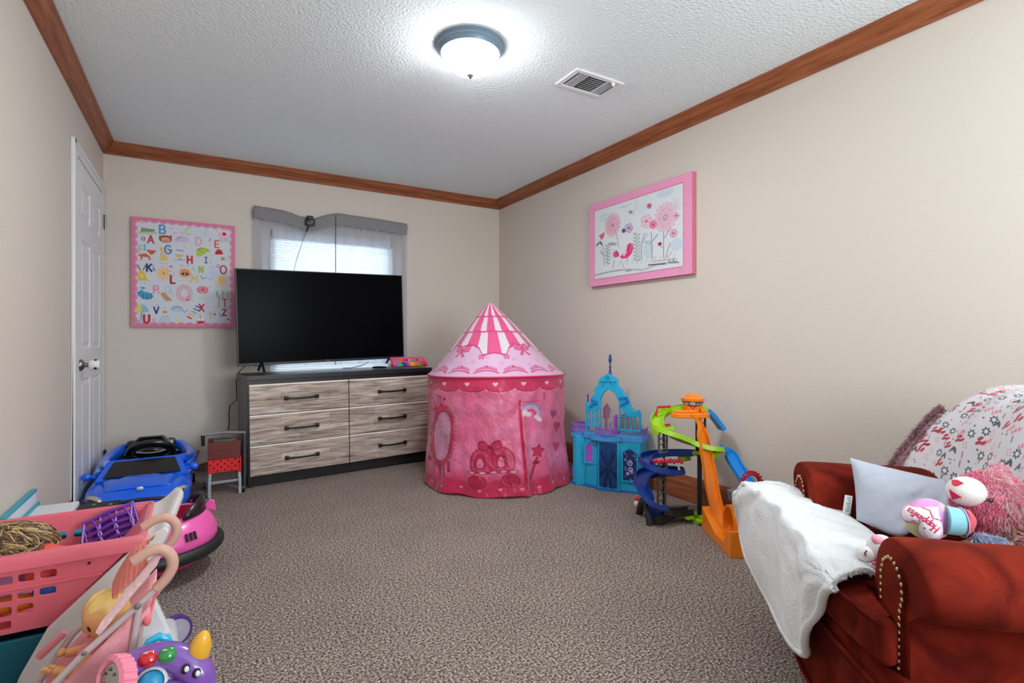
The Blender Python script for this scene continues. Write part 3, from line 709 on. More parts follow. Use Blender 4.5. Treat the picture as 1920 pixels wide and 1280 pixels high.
for k in range(16):
    a_ = k*PI/8; O(610+62*math.cos(a_), 852+66*math.sin(a_), 20, 20, (232, 160, 176) if k % 2 else (222, 130, 150), ring=6)
O(610, 852, 36, 40, (214, 217, 226)); Ln([(635, 920), (672, 912)], 13, (220, 50, 60)); O(655, 885, 12, 14, (220, 120, 120)); T('R', 660, 932, 60, (190, 206, 190), .1)
O(795, 820, 58, 44, (228, 120, 146)); O(797, 818, 32, 24, (240, 170, 186), ring=7); O(797, 818, 13, 10, (200, 70, 100), ring=5); Ln([(850, 800), (885, 780)], 6, (190, 150, 190)); O(795, 905, 25, 20, (196, 214, 170), ring=7); T('S', 775, 890, 50, (200, 220, 180), .14)
Ln([(955, 985), (960, 890)], 10, (186, 140, 110)); Ln([(960, 890), (925, 850)], 5, (186, 140, 110)); Ln([(960, 890), (1010, 850)], 5, (186, 140, 110)); T('T', 988, 985, 88, (200, 110, 84), .18)
for k in range(46): O(895+(k*53) % 160, 830+(k*31) % 72, 6, 5, (146, 176, 140) if k % 3 else (180, 200, 120))
Ln([(915, 988), (1060, 992)], 4, (160, 180, 150))
Pg([(110, 1045)]+arc(178, 1040, 72, 75, 180, 270, 8)+[(175, 1045)], (222, 214, 110)); Pg([(175, 1045)]+arc(178, 1040, 72, 75, 270, 360, 8), (150, 190, 214)); Ln([(178, 1040), (165, 1110)]+arc(147, 1115, 18, 24, 0, 170, 6), 8, (110, 130, 150))
T('V', 300, 1056, 74, (40, 60, 104), .2); T('v', 330, 985, 40, (120, 140, 180), .1); T('U', 198, 1148, 84, (190, 60, 74), .3); T('u', 285, 1128, 50, (200, 140, 160), .12)
Pg([(355, 1140), (385, 1085), (440, 1085), (472, 1145)], (196, 210, 222)); Ln([(345, 1140), (385, 1085), (440, 1085), (472, 1148)], 4, (120, 160, 180)); Ln([(340, 1150), (475, 1150)], 6, (170, 190, 190)); O(412, 1040, 24, 14, (222, 150, 90)); O(412, 1000, 8, 14, (220, 200, 170))
O(535, 1010, 56, 36, (150, 178, 208)); O(540, 1020, 46, 24, (190, 206, 226)); Ln([(585, 1020), (612, 1040), (640, 1022)], 10, (140, 170, 205)); Ln([(612, 1040), (610, 1060)], 6, (140, 170, 205)); T('W', 512, 1148, 52, (224, 222, 150), .18)
for k, c in enumerate([(206, 64, 70), (232, 190, 90), (150, 196, 120), (90, 130, 190), (110, 90, 150)]): Ln([(640+k*22, 1085-k*26), (672+k*26, 1105-k*26)], 17, c)
T('X', 758, 1030, 78, (200, 40, 66), .22); Pg([(725, 1130), (815, 1130), (795, 1155), (745, 1155)], (204, 46, 60)); Pg([(768, 1060), (735, 1125), (805, 1125)], (240, 232, 232)); Ln([(768, 1060), (768, 1130)], 4, (150, 120, 130)); O(765, 1090, 12, 12, (220, 90, 110), ring=5)
T('Y', 850, 1100, 80, (224, 180, 160), .16); T('y', 900, 1075, 50, (210, 170, 160), .12); T('Z', 990, 1072, 68, (200, 52, 92), .24)
Ln([(960, 1050), (972, 1085), (990, 1075)], 8, (90, 130, 180)); O(912, 1062, 10, 10, (60, 90, 130)); O(965, 1115, 36, 26, (206, 214, 232)); O(1043, 1112, 8, 8, (30, 40, 60)); Ln([(925, 1148), (1040, 1150)], 4, (160, 170, 180))
for (x, y) in [(205, 155), (490, 208), (520, 257), (620, 390), (215, 750), (500, 600), (945, 235), (700, 700)]: O(x, y, 6, 5, (130, 100, 130))
h_, w_ = A.c.shape[:2]
P = np.zeros((h_, w_, 3)); P[..., 0] = np.linspace(-WB/2, WB/2, w_)[None, :]; P[..., 2] = np.linspace(HB/2, -HB/2, h_)[:, None]; P[..., 1] = -.0004
gridmesh('alphabet_print', P, A.c, M_CAN, ab)

# flower canvas on the right wall; local X = along wall (image left to right = -world y)
FW, FH = 1.0, .634
fc = empty('flower_canvas', (XR-.037, 2.75, 1.745), -PI/2, 'pink polka-dot bordered canvas of sketched flowers and a pink bird', 'wall art')
PINKD = mat('canvas_side_polka', (196, 96, 112), rough=.8)
canvas_box(fc, FW, FH, .036, PINKD)
A = Art(0, 0, 100, 63.4, 520, 330, (220, 226, 230))
hf = homog([(85, 375), (1165, 47), (1165, 1138), (80, 1232)], [(0, 0), (100, 0), (100, 63.4), (0, 63.4)])
dE = np.minimum(np.minimum(A.X, 100-A.X), np.minimum(A.Y, 63.4-A.Y))
fx, fy = hf(128, 440); bx = 5.9; by = 5.2
inner = np.maximum(np.maximum(bx-A.X, A.X-(100-bx-1)), np.maximum(by-A.Y, A.Y-(63.4-by)))
full = (slice(None), slice(None))
A.put(full, -inner, (236, 138, 184))
d1 = np.hypot((A.X % 2.2)-1.1, (A.Y % 2.2)-1.1)-.42; d2 = np.hypot(((A.X+1.1) % 2.2)-1.1, ((A.Y+1.1) % 2.2)-1.1)-.42
k_ = ((np.minimum(d1, d2) < 0) & (inner > 0))[..., None]; A.c = np.where(k_, np.array((250, 214, 232))/255, A.c)
A.put(full, np.abs(inner+.1+.25*np.sin((A.X+A.Y)*5))-.22, (206, 70, 120))
def T(ch, x, y, h, c, w=.2, rot=0, asp=.8): p = hf(x, y); A.text(ch, p[0], p[1], h*K, h*K*w, c, rot=rot, asp=asp)
K = 1/15.5
def O(x, y, rx, ry, c, rot=0, a=1, ring=0): p = hf(x, y); A.oval(p[0], p[1], rx*K*1.3, ry*K, c, rot, a, ring*K)
for (x, y, rx, ry, c) in [(250, 500, 90, 50, (196, 212, 224)), (880, 270, 90, 40, (190, 206, 220)), (1000, 820, 60, 60, (188, 206, 222)), (700, 860, 60, 90, (186, 208, 214)), (300, 900, 120, 60, (206, 216, 216)), (640, 420, 60, 60, (206, 218, 226))]: O(x, y, rx, ry, c, a=.55)
Ln([(140, 1110), (300, 1075), (480, 1060), (640, 1075), (800, 1020), (1000, 1000)], 20, (186, 190, 190)); Ln([(700, 1025), (880, 1020)], 14, (96, 100, 104)); Ln([(460, 1080), (520, 1072)], 9, (96, 100, 104)); Ln([(150, 1100), (420, 1060)], 6, (140, 146, 150))
Ln([(740, 990), (1000, 970)], 12, (200, 180, 160))
def petal(cx, cy, r, n, c, line, w=10, r0=.25):
    p0 = hf(cx, cy)
    for k in range(n):
        a_ = 2*PI*k/n; q = (p0[0]+math.cos(a_)*r*K*.62*1.0, p0[1]+math.sin(a_)*r*K*.62)
        A.oval(q[0], q[1], r*K*.40, r*K*.13, c, a_, .75); A.oval(q[0], q[1], r*K*.40, r*K*.13, line, a_, .9, ring=.13)
GY = (110, 116, 118); DG = (74, 80, 84)
for pts, w in [([(385, 820), (370, 700), (340, 620)], 7), ([(235, 1010), (230, 840), (190, 740)], 8), ([(625, 960), (625, 800), (660, 690)], 9), ([(640, 790), (690, 690)], 6), ([(735, 960), (735, 760), (730, 680)], 8), ([(745, 770), (800, 705)], 9), ([(860, 960), (860, 680)], 8), ([(870, 750), (930, 640)], 8), ([(880, 960), (930, 800)], 8), ([(850, 850), (815, 810)], 6), ([(270, 1010), (270, 800)], 5), ([(575, 980), (575, 670)], 5), ([(480, 1000), (480, 940)], 4), ([(340, 960), (320, 1040)], 5), ([(410, 970), (440, 1040)], 5), ([(900, 960), (950, 890)], 5)]: Ln(pts, w, GY)
for y in range(800, 1010, 35): O(258, y, 12, 8, GY, ring=4); O(285, y+12, 12, 8, GY, ring=4)
for y in range(690, 960, 38): O(556, y, 14, 8, (90, 120, 110), .5, ring=4); O(596, y+14, 14, 8, (90, 120, 110), -.5, ring=4)
petal(325, 585, 130, 18, (232, 170, 190), (196, 120, 150)); petal(325, 585, 80, 12, (238, 190, 206), (190, 110, 140)); O(325, 590, 14, 16, (150, 140, 150))
petal(880, 525, 150, 18, (236, 184, 204), (206, 140, 164)); petal(880, 525, 90, 12, (240, 200, 214), (200, 120, 150)); O(880, 528, 20, 22, (140, 140, 150), ring=7); O(880, 528, 10, 10, (200, 200, 210))
petal(990, 400, 70, 9, (226, 214, 224), (190, 170, 186))
for (cx, cy, r, c, l) in [(680, 560, 66, (236, 196, 208), (206, 120, 150)), (495, 625, 48, (206, 176, 214), (130, 90, 140)), (750, 600, 40, (236, 130, 160), (200, 60, 100)), (965, 700, 40, (232, 190, 210), (180, 60, 110)), (440, 650, 22, (120, 60, 110), (60, 30, 60)), (710, 400, 26, (232, 120, 160), (150, 40, 80))]:
    for k in range(5):
        a_ = k*2*PI/5; O(cx+r*.55*math.cos(a_), cy+r*.6*math.sin(a_), r*.42, r*.5, c, a=.8); O(cx+r*.55*math.cos(a_), cy+r*.6*math.sin(a_), r*.42, r*.5, l, ring=4)
    O(cx, cy, r*.22, r*.22, l)
Ln([(590, 350), (570, 400), (540, 500)], 6, (170, 180, 190)); Ln(arc(650, 340, 70, 50, 180, 350, 8), 5, (190, 200, 206)); Ln([(400, 405), (450, 400), (520, 365)], 5, (150, 160, 170)); Ln([(470, 395), (480, 450)], 4, (180, 190, 196))
for (x, y, c, r) in [(515, 458, (90, 70, 80), 26), (1000, 515, (214, 70, 120), 34)]:
    for k in range(6): Ln([(x, y), (x+r*math.cos(k*PI/3), y+r*math.sin(k*PI/3))], 7, c)
Pg([(180, 690), (205, 680), (240, 655), (235, 705), (210, 740)], (226, 90, 120)); Pg([(800, 795), (830, 785), (845, 805), (825, 828), (800, 820)], (206, 50, 100)); O(822, 805, 10, 10, (120, 30, 60))
O(320, 785, 60, 18, (170, 166, 162), .15); O(170, 780, 34, 14, (120, 120, 122), -.4); O(205, 775, 24, 10, (50, 50, 54), .8); O(700, 785, 34, 14, (160, 170, 170), .2, ring=6); O(210, 875, 30, 9, (150, 150, 150), .9)
Pg([(400, 925), (430, 895), (470, 850), (480, 800), (505, 780), (535, 795), (540, 850), (520, 900), (480, 940), (420, 945)], (226, 60, 120)); Pg([(425, 905), (465, 855), (475, 880), (445, 925)], (246, 190, 214)); Ln([(495, 790), (520, 800), (510, 870)], 9, (246, 150, 190)); O(508, 795, 5, 5, (40, 20, 30)); Pg([(330, 880), (365, 850), (385, 880), (395, 920), (350, 930), (330, 915)], (222, 84, 130)); Pg([(370, 860), (385, 900), (372, 910)], (130, 40, 80))
for k in range(14): Ln([(330+k*48, 1030-k*4), (345+k*48+(k % 3)*14, 960-k*3)], 4, (150, 156, 156))
p = hf(905, 1020)
for pts in [[(910, 1018), (925, 985), (932, 1020), (945, 1005), (955, 1020), (968, 975), (972, 1018)], [(985, 1000), (978, 1015), (990, 1018), (1000, 1000), (1005, 1015), (1015, 1002), (1020, 1030)]]: Ln(pts, 5, (40, 40, 46))
h_, w_ = A.c.shape[:2]
P = np.zeros((h_, w_, 3)); P[..., 0] = np.linspace(-FW/2, FW/2, w_)[None, :]; P[..., 2] = np.linspace(FH/2, -FH/2, h_)[:, None]; P[..., 1] = -.0004
gridmesh('flower_print', P, A.c, M_CAN, fc)
# the border pattern carries on round the canvas side that faces the front end
A = Art(0, 0, 3.6, 63.4, 18, 330, (198, 100, 118)); d1 = np.hypot((A.X % 1.5)-.75, (A.Y % 1.5)-.75)-.34; A.c = np.where((d1 < 0)[..., None], np.array((232, 180, 190))/255, A.c)
P = np.zeros((330, 18, 3)); P[..., 0] = FW/2+.0004; P[..., 2] = np.linspace(FH/2, -FH/2, 330)[:, None]; P[..., 1] = np.linspace(0, .035, 18)[None, :]
gridmesh('side_print', P, A.c, M_CAN, fc)

# ------------------------------------------------------------------ play tent
TX, TY, TR = 1.885, 3.42, .495
tn = empty('play_tent', (TX, TY, 0), 0, 'round pink princess play tent with a striped pointed roof', 'tent')
TF = math.atan2(-TY, -TX)   # side of the tent that faces the doorway
NAv, NZ = 1150, 430
A = Art(-180, 0, 180, 100, NAv, NZ, (234, 116, 156))     # x = degrees from the front, y = height of the wall 0 top .. 100 bottom
def tz(px, py):            # layout of the print taken from the photograph: (degrees, depth down the wall)
    r = 420+ (py-480)*.02; s_ = max(-.98, min(.98, (px-505)/r)); a_ = math.degrees(math.asin(s_)); d = 3.9-.5*math.cos(math.radians(a_))
    z = 1.024-(py-252)*d/(991*3.368); return (a_, (.768-z)/.768*100)
for _ in range(170):
    x, y = random.uniform(-180, 180), random.uniform(8, 95)
    A.oval(x, y, random.uniform(4, 16), random.uniform(5, 16), random.choice([(246, 150, 184), (228, 96, 140), (240, 156, 194), (232, 108, 160), (224, 84, 128)]), a=.28)
for _ in range(120): A.star(random.uniform(-180, 180), random.uniform(20, 70), .55, (240, 170, 196), a=.7)
g = np.clip((A.Y-78)/16, 0, 1)[..., None]*.8; A.c = A.c*(1-g)+np.array((202, 34, 80))/255*g
cl = 86+3*np.abs(np.sin(np.radians(A.X*4.5))); A.put(full, (cl-A.Y)*.4, (206, 38, 84), a=.7)
for k in range(24): A.heart(-180+k*15+3, 94.2, 1.6, (240, 130, 160), asp=1.0)
# top valance with scallops and hearts
sc = 7.5+4.6*np.sqrt(np.clip(1-((((A.X+8) % 22)-11)/11)**2, 0, 1)); A.put(full, (A.Y-sc)*.8, (222, 56, 104)); A.put(full, (np.abs(A.Y-sc)-.35)*.8, (176, 24, 66))
A.put(full, (A.Y-1.2)*.8, (190, 34, 80))
for k in range(17): A.heart(-180+k*22+3.2, 5.6, 2.1, (250, 206, 218)); 
for k in range(100): A.oval(-180+k*3.6, 9.6+3.2*math.sqrt(max(0, 1-((((-180+k*3.6+8) % 22)-11)/11)**2)), .5, .6, (246, 170, 190), a=.8)
def T3(px, py): return tz(px, py)
def soft(p):
    for _ in range(2): p = [q for k in range(len(p)) for q in ((p[k][0]*.75+p[(k+1) % len(p)][0]*.25, p[k][1]*.75+p[(k+1) % len(p)][1]*.25), (p[k][0]*.25+p[(k+1) % len(p)][0]*.75, p[k][1]*.25+p[(k+1) % len(p)][1]*.75))]
    return p
def tL(pts, w, c, closed=False, a=1):
    if closed and len(pts) < 14: pts = soft(pts)
    A.line([tz(*q) for q in pts], w, c, closed, a)
def tP(pts, c, a=1):
    if 4 < len(pts) < 14: pts = soft(pts)
    A.poly([tz(*q) for q in pts], c, a)
DK = (168, 22, 66); MP = (212, 40, 88)
# hand mirror with crown, left
cx, cy = tz(192, 868)
ov = [(192+73*math.cos(t), 868+190*math.sin(t)) for t in np.linspace(0, 2*PI, 40, endpoint=False)]
tP(ov, MP); ov2 = [(192+56*math.cos(t), 866+158*math.sin(t)) for t in np.linspace(0, 2*PI, 36, endpoint=False)]; tP(ov2, (216, 142, 178)); tL(ov2, 1.0, DK, True)
for q in ov[::1]: p = tz(*q); A.oval(p[0], p[1], 1.6, 1.2, DK, ring=.5)
tP([(135, 715), (150, 655), (170, 690), (185, 650), (200, 690), (212, 660), (235, 720), (190, 700)], (220, 50, 90))
for q in [(135, 622), (162, 610), (182, 612), (205, 632)]: p = tz(*q); A.oval(p[0], p[1], 1.3, 1.0, DK); A.line([p, tz(185, 680)], .7, DK)
tL([(185, 1060), (192, 1130)], 3.2, DK); tL([(240, 1040), (245, 1090)], 2.6, DK); tL([(215, 1060), (218, 1120)], 2.6, (190, 30, 76)); tL([(150, 1030), (150, 1100)], 2.6, (190, 30, 76))
for q in [(105, 765), (108, 860), (118, 1010)]: p = tz(*q); A.oval(p[0], p[1], 2.0, 2.4, DK)
# carriage in the middle
body = [(360, 1085), (362, 1010), (385, 965), (430, 945), (530, 945), (580, 965), (605, 1010), (606, 1085), (560, 1105), (400, 1105)]
tP(body, (208, 66, 108)); tL(body, 1.0, DK, True)
for cx_ in (420, 535):
    w_ = [(cx_-42, 1080), (cx_-38, 1010), (cx_-10, 975), (cx_+25, 1000), (cx_+36, 1080)]; tP(w_, (176, 28, 72)); w_ = [(cx_-28, 1075), (cx_-25, 1025), (cx_-5, 1000), (cx_+15, 1030), (cx_+20, 1075)]; tP(w_, (226, 110, 150)); tL(w_, .7, DK, True)
tP([(455, 965), (510, 965), (505, 1100), (462, 1100)], (200, 44, 90)); tL([(480, 960), (482, 1100)], .7, DK)
for cx_ in (400, 580): p = tz(cx_, 1160); A.oval(p[0], p[1], 6.6, 5.4, (190, 30, 74)); A.oval(p[0], p[1], 6.6, 5.4, DK, ring=.9); A.oval(p[0], p[1], 3.4, 2.8, DK, ring=.7)
for cx_ in (370, 430, 490, 545, 595): p = tz(cx_, 1102); A.oval(p[0], p[1], 3.0, 1.3, (236, 150, 180)); A.oval(p[0], p[1], 3.0, 1.3, DK, ring=.5)
for s_ in (-1, 1):
    bw = [(468, 940), (468+s_*25, 908), (468+s_*62, 905), (468+s_*66, 950), (468+s_*30, 968)]; tP(bw, (208, 48, 94)); tL(bw, 1.0, DK, True); tL([(468, 945), (468+s_*22, 985)], 1.0, DK)
p = tz(468, 945); A.oval(p[0], p[1], 2, 1.8, DK)
# rainbow with clouds, wand, hearts, castle
for r_, c in [(62, (168, 140, 190)), (50, (176, 190, 220)), (38, (236, 150, 180)), (26, (214, 60, 120)), (15, (232, 110, 150))]:
    tL([(705+r_*.95*math.cos(t), 740+r_*1.15*math.sin(t)-0) for t in np.linspace(PI*1.02, PI*1.98, 14)], 1.9, c)
for (x, y, r_) in [(668, 728, 2.6), (688, 738, 2.6), (655, 740, 2), (738, 752, 2.4), (752, 766, 2.4), (762, 775, 1.8)]: p = tz(x, y); A.oval(p[0], p[1], r_*1.0, r_*.8, (238, 216, 234))
p = tz(742, 968); A.star(p[0], p[1], 6.6, DK, inner=.55, rot=.2); A.star(p[0], p[1], 5.2, (214, 50, 96), inner=.55, rot=.2)
tL([(735, 1010), (685, 1165)], 2.2, DK); tL([(735, 1010), (685, 1165)], 1.0, (206, 50, 96)); p = tz(730, 1040); A.oval(p[0], p[1], 3, 1.6, DK); p = tz(695, 1130); A.oval(p[0], p[1], 2.2, 1.8, DK)
for (x, y, c, r_) in [(842, 735, (160, 60, 120), 4.5), (872, 815, (206, 30, 80), 6), (866, 940, (206, 36, 96), 5)]: p = tz(x, y); A.heart(p[0], p[1], r_, c, rot=.15)
tL([(800, 1080), (800, 1030), (830, 1000), (830, 1080)], .8, (214, 90, 150)); tL([(860, 1085), (860, 1020), (890, 990), (905, 1085)], .8, (214, 90, 150)); tL([(790, 1040), (920, 1045)], .6, (214, 100, 160))
tL([(780, 600), (785, 645)], 1, (210, 50, 100)); tL([(830, 590), (870, 600), (885, 640)], 1, (226, 90, 140))
# door hem running up the wall
tL([(640, 660), (648, 900), (664, 1215)], 2.6, (200, 34, 80)); tL([(648, 660), (656, 900), (672, 1210)], .6, (240, 130, 160)); tL([(640, 662), (760, 650)], .6, (206, 60, 110))
tL([(885, 640), (890, 700), (900, 860), (930, 1060)], 1.2, (222, 90, 140))
ang = np.linspace(-PI, PI, NAv); zz = np.linspace(0, 1, NZ)
P = np.zeros((NZ, NAv, 3))
def wall_r(a, t):   # a radians from front, t 0 top..1 bottom
    r = TR-.004*math.sin(t*PI)
    w1 = mnoise.noise(Vector((math.cos(a)*3.2, math.sin(a)*3.2, t*2.0)))*.018
    w2 = mnoise.noise(Vector((math.cos(a)*9+t*4, math.sin(a)*9, t*7+3)))*.010
    w4 = abs(mnoise.noise(Vector((math.cos(a)*22+t*9, math.sin(a)*22-t*12, t*14+3))))*.004
    # creases fanning out from the hem
    w3 = .008*math.sin(a*13+t*5)*t*math.exp(-((a-.1)/1.4)**2)
    fold = .020*math.exp(-((a-math.radians(19+3*t))/.035)**2)*min(1, max(0, (t-.22)*3))-.014*math.exp(-((a-math.radians(26+3*t))/.05)**2)*min(1, max(0, (t-.2)*3))
    sp = min(1, t*6)
    return r+(w1+w2+w3-w4+fold)*sp+.036*max(0, t-.45)**1.3/.5*(1.0+.25*math.sin(a*5))+(.030*max(0, math.sin(a-.35))*max(0, t-.3))
stp = 2
for j in range(NZ):
    t = zz[j]
    for i in range(0, NAv):
        a = ang[i]
        if i % stp == 0 or i == NAv-1: rr = wall_r(a, t); P[j, i, 0] = rr
        else: P[j, i, 0] = -1
for j in range(NZ):
    row = P[j, :, 0]; bad = np.where(row < 0)[0]; row[bad] = (row[np.maximum(bad-1, 0)]+row[np.minimum(bad+1, NAv-1)])/2
    if True: row[-1] = row[0]
R_ = P[:, :, 0].copy()
P[:, :, 0] = R_*np.cos(TF+ang)[None, :]; P[:, :, 1] = R_*np.sin(TF+ang)[None, :]
rimz = .768+.006*np.sin(ang*2+1)
hem = .012+.006*np.sin(ang*9)
P[:, :, 2] = rimz[None, :]*(1-zz[:, None])+hem[None, :]*zz[:, None]
M_TENT = paintmat('tent_nylon', rough=.38, spec=.5, sheen=.3, trans=.22, bump=.3, bscale=11, bdist=.02)
gridmesh('tent_wall', P, A.c, M_TENT, tn)
# roof
NZ2 = 260; A = Art(-180, 0, 180, 100, 1000, NZ2, (232, 190, 222))
tbx = np.array([-180, -120, -72, -60, -48, -37, -28, -19, -13, 0, 13, 19, 28, 37, 48, 60, 72, 120, 180]); tby = np.array([68, 66, 68, 60, 63, 60, 60, 64, 73, 70, 73, 64, 60, 60, 63, 60, 68, 66, 68])
tb = np.interp(A.X, tbx, tby)
white = np.abs(((A.X) % 30)-15) < np.where(A.Y < 20, 5.5, np.where(A.Y < 41, 6.0, 7.0))
off = np.where(A.Y < 20, 6, np.where(A.Y < 41, 3, 0))
white = np.abs(((A.X+off) % 30)-15) < 6.6
top = (A.Y < tb)
A.c = np.where((top & white)[..., None], np.array((238, 226, 238))/255, np.where(top[..., None], np.array((238, 92, 148))/255, A.c))
for yb in (20, 41):
    ys = yb+1.1*np.abs(np.sin(np.radians(A.X*6))); A.put(full, (np.abs(A.Y-ys)-.7)*.6, (226, 70, 130)); A.put(full, (np.abs(A.Y-ys-1.1)-.3)*.6, (186, 60, 110), a=.7)
A.put(full, (np.abs(A.Y-tb)-.9)*.6, (214, 56, 114))
for (x, y) in [(-14, 75), (12.5, 75), (-46+120, 74), (-110, 73), (110, 73)]: A.star(x, y, 4.2, (196, 44, 100), inner=.55); A.star(x, y, 3.2, (240, 130, 170), inner=.55)
for (x, y) in [(-42, 66), (37, 64), (90, 66), (-90, 66), (150, 66), (-150, 66)]:
    for s_ in (-1, 1):
        q = [(x, y), (x+s_*5, y-5), (x+s_*11, y-5.5), (x+s_*10, y+2), (x+s_*4, y+3)]; A.poly(q, (238, 110, 158)); A.line(q, .8, (196, 44, 100), True); q = [(x, y+1), (x+s_*7, y+9), (x+s_*3.5, y+9), (x, y+3)]; A.poly(q, (238, 110, 158)); A.line(q, .7, (196, 44, 100), True)
    A.oval(x, y, 2, 1.8, (226, 70, 126))
for k in range(26):
    x, y = -176+k*14, 76+(k*7) % 12
    for e in (-2, 0, 2): A.line([(x-1.6, y+2.2), (x+e, y-1.8), (x+1.6, y+2.2)], .35, (226, 150, 194))
for k in range(15):
    x = -180+k*24+4
    A.line([(x+10*s_, 95.5-3.5*math.cos(s_*1.4)) for s_ in np.linspace(-1, 1, 15)], 1.3, (214, 60, 116)); A.line([(x+9*s_, 93.6-3.8*math.cos(s_*1.4)) for s_ in np.linspace(-1, 1, 15)], .6, (226, 100, 150))
    for s_ in np.linspace(-.9, .9, 9): A.oval(x+9*s_, 92.3-4.2*math.cos(s_*1.4), .9, 1.1, (222, 70, 130), ring=.6)
    A.star(x, 87, 1.7, (196, 60, 120), n=4)
A.put(full, (99.2-A.Y)*.6, (206, 50, 104), a=.8)
ang2 = np.linspace(-PI, PI, 1000); tt = np.linspace(0, 1, NZ2)
P = np.zeros((NZ2, 1000, 3))
ax, ay = -.046*math.cos(YAW), .046*math.sin(YAW)
prof = np.interp(tt, [0, .02, .1, .3, .6, .85, 1], [0.004, .02, .062, .165, .300, .410, .500])
poly8 = 1-.012*(1-np.cos(ang2*8))*1.0
for j in range(NZ2):
    t = tt[j]; r = prof[j]*(1-(1-poly8)*math.sin(min(1, t*1.2)*PI)*1.6)
    if t > .97: r = r+0*ang2
    k = (1-t)
    P[j, :, 0] = r*np.cos(TF+ang2)+ax*k; P[j, :, 1] = r*np.sin(TF+ang2)+ay*k
    P[j, :, 2] = lerp(1.293, .772, t)+.006*np.sin(ang2*2+1)*t
gridmesh('tent_roof', P, A.c, M_TENT, tn)
b = MB(); b.tube([((TR+.006)*math.cos(TF+a), (TR+.006)*math.sin(TF+a), .770+.006*math.sin(a*2+1)) for a in np.linspace(-PI, PI, 96, endpoint=False)], .006, 8, closed=True)
b.build('rim_hoop', mat('tent_piping', (214, 40, 96), rough=.5), tn)
# ------------------------------------------------------------------ blue toy ice castle
ca = empty('toy_castle', (2.44, 2.80, 0), 0, 'tall turquoise toy ice castle with dark blue doors and purple balcony rails', 'toy castle')
WD = Vector((.54, -.84, 0)).normalized(); ND = Vector((-WD.y*-1, 0, 0)); ND = Vector((-.841, -.541, 0)).normalized()
CM = Matrix(((WD.x, -ND.x, 0, 0), (WD.y, -ND.y, 0, 0), (0, 0, 1, 0), (0, 0, 0, 1)))   # local x along the front, y to the back, z up
CB = mat('castle_turquoise', (26, 164, 206), rough=.4, bump=.35, bscale=26, detail=1); CB2 = mat('castle_light', (70, 150, 220), rough=.4, bump=.4, bscale=60); CNV = mat('castle_navy', (20, 64, 124), rough=.35)
CP = mat('castle_purple', (140, 100, 186), rough=.4); CPM = mat('castle_violet', (160, 80, 190), rough=.35)
def cx(px, d=0): return (px-390)/1163
def czz(py, d=0): return (1250-py)/1304
fp = [(-.262, -.01), (-.255, -.045), (-.225, -.055), (-.19, -.04), (-.165, -.04), (-.16, -.055), (-.07, -.075), (-.055, -.10), (.085, -.10), (.10, -.085), (.225, -.085), (.235, -.06), (.235, .07), (-.262, .07)]
MB().prism(fp, 0, .345, M=CM).build('castle_base', CB, ca, smooth=30, bevel=.003)
# balcony slabs
def outset(poly, d):
    out = []; n = len(poly); c_ = (sum(p[0] for p in poly)/n, sum(p[1] for p in poly)/n)
    for p in poly: v = Vector((p[0]-c_[0], p[1]-c_[1])); v = v.normalized()*(v.length+d); out.append((c_[0]+v.x, c_[1]+v.y))
    return out
b = MB(); b.prism(outset(fp, .014), .34, .375, M=CM)
arcp = [(-.01+.105*math.sin(t), -.085-.035*math.cos(t)) for t in np.linspace(-PI/2, PI/2, 14)]; b.prism(arcp+[(.095, 0), (-.115, 0)], .335, .372, M=CM)
b.build('balcony', CB2, ca, smooth=30, bevel=.004)
# plinth at the foot of the wall
MB().prism(outset(fp, .008), 0, .022, M=CM).build('plinth', mat('castle_blue', (14, 120, 200), rough=.4), ca, smooth=30, bevel=.003)
# doors
for s in (-1, 1):
    x0 = .015; b = MB().m(CNV); w = .06*s
    b.box((x0+w/2+s*.001, -.103, .175), (.058, .008, .295), M=CM); cz = .155
    for k in range(6):
        a0 = -PI/2+k*PI/6*1.0+.12; b.m(CNV if k % 2 else mat('castle_deep', (10, 36, 84), rough=.35)).prism([(x0+s*.004, cz), (x0+s*(.01+.05*math.cos(a0)), cz+max(-.13, min(.15, .16*math.sin(a0)))), (x0+s*(.01+.05*math.cos(a0+.25)), cz+max(-.13, min(.15, .16*math.sin(a0+.25))))], -.1075, -.113, fn=lambda x, y, h: (x, h, y), M=CM)
    b.build('castle_door', None, ca, smooth=0, bevel=.001)
# pointed frames round door and windows
def gframe(name, x0, x1, z0, zt, zp, w, y, m, fill=None, parent=ca):
    xm = (x0+x1)/2; o = [(x0, z0), (x0, zt), (xm, zp), (x1, zt), (x1, z0)]; i_ = [(x0+w, z0+w), (x0+w, zt-w*.3), (xm, zp-w*1.5), (x1-w, zt-w*.3), (x1-w, z0+w)]
    P = []
    for (h) in (y, y-.010):
        P += [(p[0], h, p[1]) for p in o]; P += [(p[0], h, p[1]) for p in i_]
    fs = []
    for k in range(5):
        n_ = (k+1) % 5; fs += [(10+k, 10+n_, 15+n_, 15+k), (k, n_, 10+n_, 10+k), (5+k, 15+k, 15+n_, 5+n_)]
    b = MB(); b.add(P, fs, M=CM); f_ = b.build(name, m, parent, smooth=0)
    if fill: MB().prism(i_, y-.003, y-.0015, fn=lambda x, yy, h: (x, h, yy), M=CM).build('pane', fill, f_, smooth=0)
    return f_
gframe('window_frame', -.165, -.072, .165, .285, .335, .012, -.064, CB, CPM)
